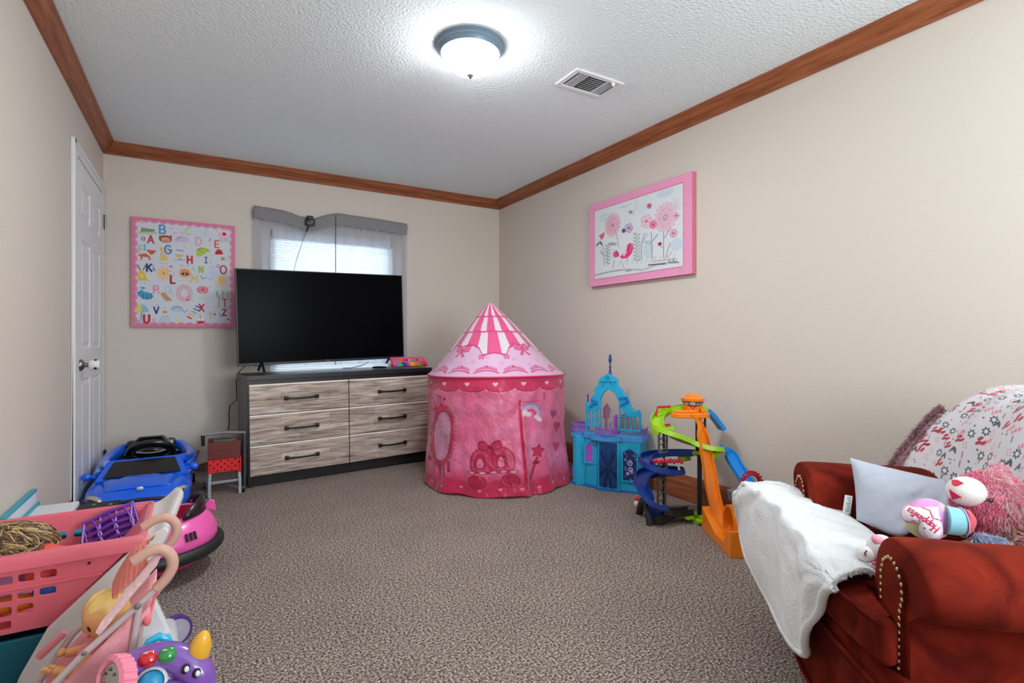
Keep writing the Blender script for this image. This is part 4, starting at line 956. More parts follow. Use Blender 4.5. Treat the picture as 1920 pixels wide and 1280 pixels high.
# right panel with swirling ice print
gframe('window_frame', .105, .215, .075, .27, .315, .010, -.086, CB)
A = Art(0, 0, 9, 20, 100, 220, (36, 44, 110))
for k in range(26):
    x, y = random.uniform(.6, 8.4), random.uniform(2, 19.4); c = random.choice([(190, 200, 236), (120, 130, 200), (90, 70, 160), (160, 200, 230)])
    A.line(arc(x, y, random.uniform(.5, 1.3), random.uniform(.5, 1.3), random.uniform(0, 360), random.uniform(200, 560), 10), random.uniform(.2, .42), c)
for (x, y, r) in [(4.4, 8.5, 1.5), (5, 12.6, 1.3), (3, 15.5, .8)]: A.oval(x, y, r, r, (226, 226, 240), ring=.45); A.oval(x, y, r*.35, r*.35, (200, 190, 230))
P = np.zeros((220, 100, 3)); X_ = np.linspace(.115, .205, 100)[None, :]*np.ones((220, 1)); Z_ = np.linspace(.285, .085, 220)[:, None]*np.ones((1, 100))
zl = .27+.045*(1-np.abs(X_-.16)/.055); Z_ = np.minimum(Z_, zl-.012)
V3 = np.stack([X_, np.full_like(X_, -.0885), Z_], -1); Mn = np.array(CM.to_3x3()); P = V3 @ Mn.T
gridmesh('swirl_panel', P, A.c, paintmat('castle_print', rough=.3), ca)
# gothic arch crown
def cx2(px): return (px-390)/1163
outer = [(205, 740), (205, 480), (235, 500), (250, 440), (285, 400), (265, 380), (312, 300), (320, 262), (392, 222), (465, 272), (478, 345), (500, 365), (520, 400), (540, 420), (575, 505), (592, 540), (632, 528), (645, 545), (650, 740), (480, 740), (478, 460), (440, 395), (385, 362), (350, 400), (322, 455), (325, 740)]
oc = [(cx2(x), czz(y)) for x, y in outer]
# split into arch body and two columns with openings
archp = [(250, 560), (205, 560), (205, 490), (240, 510), (245, 455), (285, 400), (265, 372), (305, 330), (312, 285), (330, 258), (392, 222), (462, 270), (470, 335), (500, 360), (520, 405), (545, 420), (570, 500), (590, 545), (632, 530), (640, 590), (545, 605), (505, 545), (478, 470), (440, 395), (385, 362), (350, 400), (325, 455), (312, 540), (265, 580)]
MB().prism([(cx2(x), czz(y)) for x, y in archp], -.05, -.015, fn=lambda x, y, h: (x, h, y), M=CM).build('arch', CB, ca, smooth=0, bevel=.004)
for (pts) in [[(255, 455), (305, 500)], [(480, 440), (540, 425), (560, 470)], [(490, 500), (545, 465)], [(240, 530), (300, 470)]]:
    MB().tube([(cx2(x), -.058, czz(y)) for x, y in pts], .008, 6, M=CM).build('buttress_ridge', mat('castle_blue', None), ca)
for (pts) in [[(392, 235), (345, 330)], [(392, 235), (440, 330)], [(325, 290), (455, 290)]]:
    MB().tube([(cx2(x), -.056, czz(y)) for x, y in pts], .005, 6, M=CM).build('ridge', CB, ca)
for k, (x, z0, z1, w) in enumerate([(208, 735, 480, 14), (232, 700, 560, 12), (258, 700, 560, 10), (290, 705, 540, 14), (320, 735, 470, 14), (482, 735, 470, 14), (528, 720, 580, 12), (572, 720, 600, 10), (600, 720, 580, 10), (640, 740, 545, 16)]):
    MB().box((cx2(x), -.04, (czz(z0)+czz(z1))/2), (w/1163, .014, czz(z1)-czz(z0)), M=CM).build('column', CB, ca, smooth=0, bevel=.001)
for (x0, x1, y) in [(205, 325, 690), (480, 650, 715)]: MB().box(((cx2(x0)+cx2(x1))/2, -.045, czz(y)), ((x1-x0)/1163, .02, .012), M=CM).build('sill', CB, ca, smooth=0)
# spire and pinnacle
b = MB(); b.lathe([(.016, 0), (.010, .012), (.006, .04), (.010, .055), (.005, .065), (.005, .085), (.012, .095), (.013, .115), (.009, .125), (.010, .14), (.004, .152), (0, .156)], (0, 0, 0), 6); 
sp = b.build('spire', CNV, ca, smooth=0); pz = CM @ Vector((cx2(400), -.03, .785)); sp.location = pz; sp.scale = (1, 1, .88)
b = MB(); b.lathe([(.006, 0), (.004, .03), (.008, .04), (.003, .05), (0, .062)], (0, 0, 0), 6); o = b.build('pinnacle', CNV, ca, smooth=0); o.location = CM @ Vector((cx2(215), -.03, .585))
# railings
def rail(pts, h, name='railing', n=None):
    b = MB(); P = spl(pts, 24)
    b.tube([(x, y, .378+h) for x, y in P], .0035, 6, M=CM); b.tube([(x, y, .382) for x, y in P], .003, 6, M=CM)
    for k in range(0, 23, 2):
        x, y = P[k]; x2, y2 = P[k+1] if k+1 < 24 else P[k]
        b.tube([(x, y, .38), (x2, y2, .378+h)], .0025, 5, M=CM); b.tube([(x2, y2, .38), (x, y, .378+h)], .0025, 5, M=CM)
    return b.build(name, CP, ca)
rail([(-.270, .02), (-.270, -.04), (-.23, -.068), (-.175, -.058)], .05)
rail([(-.262, .06), (-.22, .065), (-.17, .065)], .05)
rail([(-.075, -.10), (-.01, -.132), (.075, -.11)], .045)
rail([(.235, -.075), (.252, -.04), (.248, .04)], .05)
# furniture inside
b = MB(); b.prism([(-.055, .47), (-.055, .54), (-.03, .575), (-.005, .535), (-.02, .47)], .02, .03, fn=lambda x, y, h: (x, h, y), M=CM); b.box((-.035, .02, .43), (.012, .012, .09), M=CM); b.build('chair_back', mat('castle_mauve', (146, 96, 122), rough=.5), ca, smooth=0)
b = MB(); b.tube([(.04, -.01, .375), (.04, -.01, .50)], .011, 8, M=CM); b.box((.04, -.01, .385), (.05, .05, .015), M=CM); b.tube([(.04, 0, .50), (.10, .02, .50)], .003, 6, M=CM); b.tube([(.04, 0, .485), (.12, .02, .485)], .003, 6, M=CM); b.build('stand', CPM, ca)
b = MB(); b.tube([(0, -.01, .44), (.03, -.01, .44), (.04, -.01, .38)], .004, 6, M=CM); b.tube([(.0, -.01, .44), (.02, -.01, .38)], .004, 6, M=CM); b.build('bench', CP, ca)
MB().prism([(-.285, .05), (-.262, .03), (-.262, .10), (-.28, .11)], .0, .03, fn=lambda x, y, h: (x, h, y), M=CM).build('side_step', CPM, ca)

# ------------------------------------------------------------------ car race track tower
OR = mat('track_orange', (246, 134, 20), rough=.35, coat=.2); LG = mat('track_lime', (158, 210, 30), rough=.35); BU = mat('track_blue', (24, 142, 226), rough=.35); NB = mat('track_navy', (12, 52, 132), rough=.35)
BKT = mat('track_black', (34, 36, 42), rough=.4); RDp = mat('track_red', (216, 36, 58), rough=.35); GRP = mat('track_grey', (92, 96, 106), rough=.4); GT = mat('truss_grey', (96, 98, 94), rough=.5)
rt = empty('race_track', (2.25, 2.0, 0), 0, 'toy car race track with orange chute, lime loop and blue spiral ramps', 'toy')
RO = Vector((2.25, 2.0, 0))
TM = Matrix.Translation(-RO)
def channel(name, pts, w, h, m, n=40, parent=rt, bank=None, t=.004, wf=None):
    """open U-shaped track following a path"""
    P_ = [Vector(p) for p in spl(pts, n)]; P = []
    for i, p in enumerate(P_):
        d = (P_[min(i+1, n-1)]-P_[max(i-1, 0)]).normalized(); up = Vector((0, 0, 1))
        s = d.cross(up)
        if s.length < .05: s = Vector((.5, -.85, 0))
        s.normalize(); u = s.cross(d).normalized(); bk = bank[0]+(bank[1]-bank[0])*i/(n-1) if bank else 0
        s2 = s*math.cos(bk)+u*math.sin(bk); u2 = u*math.cos(bk)-s*math.sin(bk); ww = (w if wf is None else lerp(wf[0], wf[1], i/(n-1)))/2
        for (a, c) in [(-ww, h), (-ww, 0), (ww, 0), (ww, h), (ww+t, h), (ww+t, -t), (-ww-t, -t), (-ww-t, h)]: P.append(p+s2*a+u2*c)
    b = MB(); b.grid(P, n, 8, cv=True, M=TM); k = len(b.v)
    b.f += [(k-8, k-7, k-2, k-1), (k-7, k-6, k-3, k-2), (k-6, k-5, k-4, k-3), (0, 1, 6, 7), (1, 2, 5, 6), (2, 3, 4, 5)]; b.mi += [b.cm]*6
    return b.build(name, m, parent, smooth=35)
SP_C = (2.185, 2.095)
channel('orange_chute', [(2.40, 2.04, .618), (2.375, 2.01, .595), (2.385, 1.985, .50), (2.378, 1.935, .335), (2.36, 1.885, .185), (2.347, 1.84, .10), (2.325, 1.785, .062), (2.28, 1.71, .058), (2.24, 1.65, .10)], .058, .020, OR, 60)
# base block of the chute, following the dip
bp = [(2.385, 1.90), (2.325, 1.93), (2.13, 1.605), (2.20, 1.565)]
b = MB(); n = 24; P = []
for i in range(n):
    t = i/(n-1); zt = np.interp(t, [0, .25, .5, .78, .9, 1], [.125, .085, .045, .050, .115, .125])
    for (q0, q1, z) in [(bp[1], bp[2], .0), (bp[1], bp[2], zt), (bp[0], bp[3], zt), (bp[0], bp[3], 0)]:
        P.append((lerp(q0[0], q1[0], t), lerp(q0[1], q1[1], t), z))
b.grid(P, n, 4, cv=True, M=TM); b.f += [(0, 1, 2, 3), tuple(4*(n-1)+k for k in (3, 2, 1, 0))]; b.mi += [0, 0]
b.build('chute_base', OR, rt, smooth=30, bevel=.003)
# loop rings beside the base
LC = Vector((2.235, 1.69, .115)); ld = Vector((-.5, -.86, 0)).normalized(); ls = Vector((.86, -.5, 0)).normalized()
b = MB(); P = []
for i in range(40):
    a = 2*PI*i/40; r = ld*math.cos(a)*.062+Vector((0, 0, 1))*math.sin(a)*.085
    r2 = r*1.12
    for (s_, e) in [(-.005, 0), (.075, 0), (.075, 1), (-.005, 1)]: P.append(LC+ls*s_+(r2 if e else r))
b.grid(P, 40, 4, cu=True, cv=True, M=TM); b.build('loop', OR, rt, smooth=40)
b = MB(); b.box((2.245, 1.60, .05), (.11, .03, .10), R=None, M=TM, bev=.006); b.box((2.29, 1.64, .12), (.08, .07, .02), M=TM, bev=.004); b.build('loop_base', OR, rt)
b = MB(); Rg = Matrix.Rotation(math.radians(-32), 3, 'Z')
b.prism([(-.055, 0), (.06, .0), (.075, .035), (.04, .065), (-.06, .05)], -.035, .035, fn=lambda x, y, h: tuple(Rg @ Vector((x, h, y))+Vector((2.235, 1.62, .245))), M=TM); b.build('launcher', GRP, rt, smooth=0, bevel=.006)
b = MB(); P_ = []
for k in range(22):
    a = PI*k/21; c_ = Vector((2.293, 1.61, .325)); r = .042
    P_.append(c_+Vector((.86, -.5, 0))*r*math.cos(a)+Vector((0, 0, 1))*r*1.15*math.sin(a))
b.tube(P_, .009, 8, M=TM)
for k in range(0, 22, 2): b.box(tuple(P_[k]+(P_[k]-Vector((2.293, 1.61, .325))).normalized()*.010), (.008, .012, .008), M=TM)
b.build('gear_ring', mat('track_crimson', (176, 22, 48), rough=.4), rt)
# tower head and saucer
b = MB(); b.lathe([(.0, .060), (.045, .060), (.062, .070), (.066, .088), (.050, .092), (.040, .105), (.020, .114), (0, .116)], (2.409, 2.062, .60), 28, M=TM)
b.lathe([(0, .0), (.046, .0), (.05, .03), (.062, .072)], (2.409, 2.062, .60), 28, M=TM); b.build('tower_head', OR, rt)
A = Art(0, 0, 30, 10, 240, 80, (246, 134, 20))
A.poly([(1, .5), (29, .5), (25.5, 5.5), (18.5, 6), (15, 9.6), (11.5, 6), (4.5, 5.5)], (60, 50, 90)); A.poly([(2.2, 1), (8, 1.2), (7.5, 4.6), (5, 4.6)], (60, 80, 170)); A.poly([(27.8, 1), (22, 1.2), (22.5, 4.6), (25, 4.6)], (60, 80, 170))
A.text('Raceway', 5.6, 5.2, 3.8, 1.0, (250, 246, 236), asp=.8, gap=.2) if False else None
for k in range(30): A.line([(4.5+k*.72, random.uniform(1.4, 3.2)), (4.9+k*.72+random.uniform(-.5, .5), random.uniform(3.2, 5.4))], .38, random.choice([(250, 244, 236), (250, 230, 120), (230, 60, 80), (250, 244, 236), (40, 30, 50)]))
A.oval(15, 2.9, 3.6, 1.9, (246, 226, 130), a=.75); A.line([(12.6, 1.6), (13.8, 4.4), (15, 2.4), (16.2, 4.4), (17.6, 1.6)], .5, (150, 80, 40)); A.poly([(13, 6.4), (17, 6.4), (15, 9)], (210, 40, 60)); A.oval(15, 7.2, .8, .6, (250, 240, 240))
nu_, nv_ = 240, 80; P = np.zeros((nv_, nu_, 3)); th = np.linspace(-1.15, 1.15, nu_)
vd = math.atan2(-2.062, -2.409)
for j in range(nv_):
    t = j/(nv_-1); r = lerp(.0645, .0505, t); P[j, :, 0] = 2.409-2.25+r*np.cos(vd+th); P[j, :, 1] = 2.062-2.0+r*np.sin(vd+th); P[j, :, 2] = lerp(.676, .628, t)
gridmesh('sign_sticker', P[:, ::1], A.c[:, :], paintmat('sticker_print', rough=.3), rt)
b = MB(); b.prism([(2.27, 2.10), (2.28, 2.05), (2.33, 2.02), (2.42, 1.975), (2.465, 1.99), (2.47, 2.05), (2.40, 2.10), (2.31, 2.12)], .583, .612, M=TM); b.prism([(2.285, 2.095), (2.30, 2.05), (2.35, 2.025), (2.45, 2.0), (2.46, 2.05), (2.40, 2.09)], .612, .624, M=TM); b.build('saucer', OR, rt, smooth=0, bevel=.008)
channel('lime_loop', [(2.500, 2.055, 0.612), (2.437, 2.085, 0.625), (2.397, 2.135, 0.619), (2.353, 2.180, 0.602), (2.279, 2.189, 0.575), (2.210, 2.147, 0.543), (2.184, 2.094, 0.519), (2.226, 2.046, 0.490), (2.332, 2.019, 0.445), (2.397, 1.970, 0.418), (2.442, 1.939, 0.407), (2.490, 1.950, 0.392)], .062, .022, LG, 70, bank=(0, .25))
b = MB(); b.prism([(2.181, 2.109), (2.226, 2.184), (2.332, 2.205), (2.363, 2.143), (2.332, 2.120), (2.268, 2.067)], .517, .528, M=TM); b.build('lime_deck', LG, rt, smooth=0, bevel=.002)
MB().box((2.157, 2.104, 0.524), (.012, .05, .052), M=TM, bev=.003).build('lime_wall', LG, rt)
MB().box((2.284, 2.141, 0.534), (.05, .014, .012), M=TM, bev=.003).build('gate_bar', RDp, rt)
b = MB(); b.tube([(2.263, 2.200, 0.580), (2.268, 2.194, 0.630), (2.335, 2.160, 0.633)], .010, 4, M=TM, sx=1.2, sy=.7); b.build('flag_arm', RDp, rt, smooth=0)
channel('blue_upper_ramp', [(2.505, 2.06, .612), (2.545, 2.045, .575), (2.578, 2.03, .530), (2.60, 2.02, .497)], .062, .018, BU, 16)
channel('blue_lower_ramp', [(2.515, 1.955, .410), (2.545, 1.93, .385), (2.53, 1.88, .335), (2.505, 1.80, .270), (2.495, 1.77, .245)], .062, .020, BU, 24)
# posts
def truss(name, x, y, z0, z1, w, m):
    b = MB()
    for s in (-1, 1): b.box((x+s*w/2*.82, y-s*w/2*.5, (z0+z1)/2), (.007, .010, z1-z0), M=TM)
    n = max(2, int((z1-z0)/.032)); hh = (z1-z0)/n
    for k in range(n): b.tube([(x-w/2*.82, y+w/4, z0+k*hh), (x+w/2*.82, y-w/4, z0+(k+1)*hh)], .0035, 6, M=TM)
    for z in (z0, z1): b.box((x, y, z), (w, .02, .008), M=TM, R=None)
    return b.build(name, m, rt, smooth=0)
truss('post_lattice', 2.305, 2.189, 0.368, 0.506, .048, GT); truss('post_lattice', 2.316, 2.200, 0.257, 0.304, .046, GT); truss('post_lattice', 2.316, 2.210, 0.029, 0.214, .044, GT)
truss('post_lattice', 2.455, 2.045, .36, .585, .05, BKT)
MB().tube([(2.475, 2.07, .0), (2.475, 2.07, .585)], .013, 8, M=TM).build('support_pole', BKT, rt)
MB().tube([(2.345, 2.22, .02), (2.345, 2.22, .52)], .008, 6, M=TM).build('support_pole', BKT, rt)
# navy spiral
channel('navy_ramp', [(2.433, 2.075, 0.360), (2.383, 2.176, 0.349), (2.321, 2.252, 0.335), (2.215, 2.231, 0.337), (2.141, 2.162, 0.329), (2.141, 2.104, 0.304), (2.215, 2.083, 0.276), (2.321, 2.104, 0.253), (2.368, 2.118, 0.254), (2.383, 2.155, 0.249)], .055, .026, NB, 60, bank=(0, .3))
channel('navy_ramp', [(2.383, 2.165, 0.241), (2.343, 2.269, 0.228), (2.247, 2.284, 0.216), (2.162, 2.226, 0.198), (2.120, 2.152, 0.166), (2.115, 2.104, 0.113), (2.152, 2.083, 0.074), (2.215, 2.083, 0.053)], .075, .028, NB, 50, bank=(.2, .75))
channel('black_ramp', [(2.173, 2.083, 0.064), (2.237, 2.072, 0.045), (2.321, 2.083, 0.029), (2.368, 2.071, 0.034), (2.395, 2.065, 0.039)], .060, .030, BKT, 30, bank=(.35, .05))
b = MB(); n = 30; P = []; bw_ = spl([(2.148, 2.160, .114, 0), (2.150, 2.120, .113, 0), (2.180, 2.082, .106, 0), (2.245, 2.062, .094, .022), (2.31, 2.060, .086, .032), (2.374, 2.066, .080, .034)], n)
for (x, y, zt, zb) in bw_:
    dx_, dy_ = .006, .010
    for (xx, yy, z) in [(x, y, max(0, zb)), (x, y, zt), (x+dx_, y+dy_, zt), (x+dx_, y+dy_, max(0, zb))]: P.append((xx, yy, z))
b.grid(P, n, 4, cv=True, M=TM); b.f += [(0, 1, 2, 3), tuple(4*(n-1)+k for k in (3, 2, 1, 0))]; b.mi += [0, 0]; b.build('spiral_base', BKT, rt, smooth=30, bevel=.002)
b = MB(); b.tube([tuple(q) for q in spl([(2.215, 2.285, 0), (2.186, 2.240, .070), (2.156, 2.190, .116), (2.140, 2.150, .104), (2.130, 2.115, .0)], 20)], .017, 8, M=TM, sx=1, sy=1.3); b.build('base_arch', BKT, rt)
b = MB()
for k in range(9): b.ball((2.1889+k*0.0187, 2.1624+k*-0.0103, 0.333+.004*(k % 2)), (.0125, .009, .015), 10, 6, M=TM)
b.build('red_bumper', RDp, rt)
b = MB(); b.lathe([(.0, .012), (.05, .012), (.058, .004), (.058, 0)], (2.425, 2.02, 0), 10, M=TM); 
for k in range(6): a = k*PI/3; b.box((2.40+.055*math.cos(a), 2.03+.05*math.sin(a), .018+.010*(k % 2)), (.05, .03, .012), M=TM, R=Matrix.Rotation(a, 3, 'Z'))
b.build('lime_foot', LG, rt, smooth=0, bevel=.002)
b = MB(); b.tube([(2.392, 2.150, 0.331), (2.420, 2.105, 0.361), (2.450, 2.000, 0.385), (2.490, 1.960, 0.390)], .013, 6, M=TM, sy=.8)
for k in range(6): b.ball((2.395+k*.012, 2.13, .330-.004*(k % 2)), .013, 8, 6, M=TM)
for k in range(8): b.box((2.41+k*.011, 1.955, .375+.006*(k % 2)), (.009, .02, .03), M=TM)
b.build('lime_branch', LG, rt, smooth=0)
# small toy figures beside the track
tf = empty('toy_figure', (2.29, 2.385, 0), 0, 'tiny red and cream toy lying behind the blue spiral ramp', 'toy')
MB().ball((0, 0, .022), (.020, .016, .022), 12, 8).build('body', mat('toy_cream', (222, 206, 190), rough=.5), tf); MB().ball((0, 0, .052), (.016, .014, .013), 12, 8).build('hat', RDp, tf)
# ------------------------------------------------------------------ red toy grocery cart beside the dresser
gc = empty('toy_grocery_cart', (.14, 4.0, 0), 0, 'small red toy grocery cart with grey legs wedged beside the dresser', 'toy cart')
GRY = mat('cart_grey', (150, 156, 166), rough=.4); RC = mat('cart_red', (214, 26, 34), rough=.4); SM = mat('smoky_plastic', (118, 62, 56), rough=.25, alpha=.82); CLR = mat('clear_plastic', (150, 140, 128), rough=.15, alpha=.45)
def gl(x, y, z): return (x-.14, y-4.0, z)
for (x, y) in ((.052, 3.92), (.228, 3.945)):
    b = MB(); b.tube([gl(x+(.004 if x < .1 else -.004), y+.01, .15), gl(x, y, .09), gl(x, y-.012, .0)], [.011, .013, .012], 4, up=(1, 1, 0)); b.build('leg', GRY, gc, smooth=0, bevel=.002)
b = MB(); b.tube([gl(.055, 3.935, .085), gl(.226, 3.955, .085)], .006, 8); b.tube([gl(.055, 3.93, .095), gl(.226, 3.95, .093)], .004, 8); b.build('crossbar', GRY, gc)
# perforated crate front
def holed(b, xs, zs, holes, fn, r=.3):
    """wall made of cells; cells in holes get a rounded opening"""
    for i in range(len(xs)-1):
        for j in range(len(zs)-1):
            x0, x1, z0, z1 = xs[i], xs[i+1], zs[j], zs[j+1]
            if (i, j) not in holes: b.add([fn(x0, z0), fn(x1, z0), fn(x1, z1), fn(x0, z1)], [(0, 1, 2, 3)]); continue
            m = .0; cx_, cz_ = (x0+x1)/2, (z0+z1)/2; O_ = []; I_ = []
            for k in range(16):
                a = 2*PI*k/16; c, s = math.cos(a), math.sin(a); q = max(abs(c), abs(s)); O_.append(fn(cx_+(x1-x0)/2*c/q, cz_+(z1-z0)/2*s/q))
                e = r; ic = math.copysign(abs(c)**e, c); is_ = math.copysign(abs(s)**e, s); I_.append(fn(cx_+(x1-x0)*.5*ic*holes[(i, j)], cz_+(z1-z0)*.5*is_*holes[(i, j)]))
            b.add(O_+I_, [(k, (k+1) % 16, 16+(k+1) % 16, 16+k) for k in range(16)])
b = MB(); xs = np.linspace(.046, .232, 10); zs = np.linspace(.155, .238, 5); H = {(i, j): .55 for i in range(9) for j in range(4) if (i+j) % 2 == 0}
holed(b, list(xs), list(zs), H, lambda x, z: gl(x, 3.925+(x-.046)*.12, z), r=1.0)
b.box(gl(.054, 3.935, .165), (.020, .02, .05)); b.box(gl(.226, 3.955, .165), (.020, .02, .05)); b.box(gl(.14, 4.1, .20), (.19, .012, .09)); b.box(gl(.048, 4.02, .20), (.008, .17, .08)); b.box(gl(.232, 4.02, .20), (.008, .17, .08)); b.box(gl(.14, 4.02, .16), (.18, .17, .006))
b.build('crate', RC, gc, smooth=0)
b = MB(); b.box(gl(.138, 3.938, .295), (.188, .008, .108), bev=.003); b.build('smoky_panel', SM, gc, smooth=0); MB().box(gl(.138, 4.09, .30), (.188, .008, .11)).build('rear_panel', SM, gc, smooth=0)
b = MB()
for (x, z) in [(.085, .285), (.10, .305), (.18, .30), (.20, .285), (.195, .315)]: b.ball(gl(x, 3.985, z), (.018, .012, .013), 12, 8)
b.build('play_food', RC, gc)
b = MB(); b.add([gl(-.035, 3.98, .205), gl(.045, 3.94, .23), gl(.045, 3.94, .33), gl(.0, 3.98, .30)], [(0, 1, 2, 3)]); b.build('clear_flap', CLR, gc, smooth=0, solid=.003)
b = MB(); b.box(gl(.14, 4.04, .345), (.13, .10, .02), bev=.006); b.tube([gl(.07, 4.04, .33), gl(.08, 4.04, .357), gl(.14, 4.04, .364), gl(.20, 4.04, .357), gl(.21, 4.04, .33)], .007, 8); b.build('fold_seat', mat('dark_taupe', (82, 74, 70), rough=.5), gc)
b = MB(); b.tube([gl(.012, 4.08, .383), gl(.14, 4.085, .388), gl(.262, 3.99, .392)], .0095, 12); b.build('handlebar', mat('cart_handle_grey', (140, 140, 142), rough=.4), gc)
b = MB(); b.tube([gl(.016, 4.08, .38), gl(.018, 4.08, .31)], [.012, .010], 6); b.tube([gl(.258, 3.99, .388), gl(.258, 3.975, .2), gl(.256, 3.955, .02)], [.013, .014, .014], 6); b.build('post', mat('cart_black', (24, 24, 26), rough=.4), gc)
for (x, y) in ((.020, 3.935), (.25, 3.96), (.025, 4.16), (.245, 4.16)):
    MB().tube([gl(x-.007, y, .028), gl(x+.007, y, .028)], .027, 20).build('wheel', mat('cart_black', None), gc)
MB().tube([gl(.025, 4.16, .03), gl(.04, 4.1, .17)], .008, 6).build('leg', GRY, gc); MB().tube([gl(.245, 4.16, .03), gl(.235, 4.1, .17)], .008, 6).build('leg', GRY, gc)

# ------------------------------------------------------------------ blue ride-on car
bc = empty('ride_on_car', (-.293, 4.05, 0), 0, 'blue ride-on toy car with black windscreen parked between door and back wall', 'toy car')
CBL = mat('car_blue', (8, 98, 232), rough=.25, coat=.5); CBK = mat('car_black', (14, 15, 18), rough=.25, coat=.3)
def bcl(x, y, z): return Vector((x+.293, y-4.05, z))
ys = [3.505, 3.515, 3.54, 3.60, 3.68, 3.76, 3.80, 4.2, 4.50, 4.56, 4.59]; hw = [.12, .175, .215, .246, .255, .252, .25, .255, .245, .21, .15]; zt = [.13, .155, .180, .203, .215, .226, .226, .226, .225, .21, .17]; zb = [.10, .08, .06, .05, .045, .045, .045, .045, .05, .06, .10]
P = []; ns = 26
for y, w, t, bt in zip(ys, hw, zt, zb):
    for k in range(ns):
        a = 2*PI*k/ns; c, s = math.cos(a), math.sin(a)
        wheel = 0
        P.append(bcl(-.293+w*math.copysign(abs(c)**.45, c), y, (t+bt)/2+(t-bt)/2*math.copysign(abs(s)**.5, s)))
b = MB(); b.grid(P, len(ys), ns, cv=True); b.f += [tuple(range(ns)), tuple((len(ys)-1)*ns+k for k in range(ns))[::-1]]; b.mi += [0, 0]
b.build('car_body', CBL, bc, smooth=60, sub=1)
# bonnet bulge with crease
b = MB(); P = []
for j in range(9):
    t = j/8; y = lerp(3.58, 3.73, t)
    for k in range(15):
        s = -1+2*k/14; x = -.293+.19*s*(1-.15*(1-t)); z = lerp(.190, .219, t)+.024*(1-s**4)*(.35+.65*math.sin(t*PI*.6+.3))-.010*math.exp(-((abs(s)-.55)/.10)**2)*t
        P.append(bcl(x, y, z))
b.grid(P, 9, 15); b.build('bonnet', CBL, bc, smooth=60, solid=-.01)
# windscreen: blue surround with dark glass
def quad4(y0, z0, hw0, y1, z1, hw1): return [bcl(-.285-hw0, y0, z0), bcl(-.285+hw0, y0, z0), bcl(-.285+hw1, y1, z1), bcl(-.285-hw1, y1, z1)]
b = MB(); q = quad4(3.735, .215, .225, 3.90, .295, .180); b.add(q, [(0, 1, 2, 3)]); b.build('screen_frame', CBL, bc, smooth=0, solid=.022, bevel=.006)
b = MB(); q = quad4(3.733, .236, .186, 3.873, .296, .152); b.add(q, [(0, 1, 2, 3)]); b.build('windscreen', mat('dark_glass', (22, 20, 20), rough=.22), bc, smooth=0, solid=.004)
# cabin sides and seat surround
b = MB()
for s in (-1, 1):
    b.tube([bcl(-.285+s*.185, 3.89, .285), bcl(-.285+s*.215, 4.0, .250), bcl(-.285+s*.225, 4.15, .245), bcl(-.285+s*.205, 4.28, .262), bcl(-.285+s*.165, 4.38, .282), bcl(-.285+s*.08, 4.43, .285), bcl(-.285, 4.435, .285)], [.020, .030, .036, .036, .030, .026, .026], 12, sx=1.2)
    b.tube([bcl(-.285+s*.215, 3.85, .225), bcl(-.285+s*.232, 4.1, .225), bcl(-.285+s*.22, 4.40, .225)], [.03, .04, .04], 10)
b.build('cabin_side', CBL, bc, smooth=60)
b = MB(); b.box(bcl(-.285, 4.13, .235), (.36, .5, .02)); b.box(bcl(-.285, 4.36, .28), (.28, .06, .12), bev=.02); b.build('cockpit', CBK, bc)
b = MB(); b.prism([(-.13, .24), (-.105, .345), (-.07, .392), (.07, .392), (.105, .345), (.13, .24)], 0, .05, fn=lambda x, y, h: tuple(bcl(-.275+x, 4.20+h-(y-.24)*.1, y-.008))); b.build('backrest', CBK, bc, smooth=0, bevel=.012)
b = MB(); R_ = Matrix.Rotation(math.radians(-50), 3, 'X'); b.tube([bcl(-.262, 3.985, .322)+R_ @ Vector((.118*math.cos(a), .085*math.sin(a), 0)) for a in np.linspace(0, 2*PI, 40, endpoint=False)], .015, 10, closed=True)
b.ball(tuple(bcl(-.262, 3.985, .31)), (.085, .05, .022), 20, 10, R=R_); b.tube([bcl(-.262, 3.985, .31), bcl(-.262, 4.0, .24)], .03, 10); b.build('steering_wheel', CBK, bc)
b = MB(); b.tube([bcl(-.262+.075*s, 3.958-.006*(1-s*s), .330-.010*(1-s*s)) for s in np.linspace(-1, 1, 9)], .004, 6); b.build('wheel_trim', mat('silver_trim', (190, 200, 205), rough=.25, metal=.6), bc)
for s in (-1, 1):
    b = MB() if s < 0 else MB(); b.ball(tuple(bcl(-.293+s*.262, 3.80, .240)), (.026, .018, .022), 14, 8); b.tube([bcl(-.293+s*.22, 3.80, .235), bcl(-.293+s*.262, 3.80, .244)], .009, 6); b.build('side_mirror', CBL, bc)
    hl = MB().ball(tuple(bcl(-.293+s*.192, 3.552, .168)), (.045, .022, .016), 16, 8, R=Matrix.Rotation(s*.6, 3, 'Z') @ Matrix.Rotation(-s*.25, 3, 'Y')).build('headlight', mat('chrome_lens', (200, 196, 186), rough=.2, metal=.5), bc)
    MB().ball(tuple(bcl(-.293+s*.192, 3.545, .166)), (.034, .020, .010), 14, 8, R=Matrix.Rotation(s*.6, 3, 'Z') @ Matrix.Rotation(-s*.25, 3, 'Y')).build('lamp', mat('lamp_dark', (70, 58, 50), rough=.2), hl)
    for y in (3.66, 4.40): MB().tube([bcl(-.293+s*.215, y, .075), bcl(-.293+s*.262, y, .075)], .074, 24).build('wheel', CBK, bc)
b = MB(); b.box(bcl(-.293, 3.520, .110), (.30, .03, .045), bev=.012); b.tube([bcl(-.293+.14*s, 3.515, .135+.012*(1-s*s)) for s in np.linspace(-1, 1, 9)], .010, 8); b.build('grille', CBK, bc)
MB().ball(tuple(bcl(-.285, 3.548, .200)), (.018, .008, .011), 14, 8).build('bonnet_badge', mat('badge_silver', (205, 214, 222), rough=.25, metal=.4), bc)
A = Art(0, 0, 10, 10, 50, 50, (6, 84, 214))
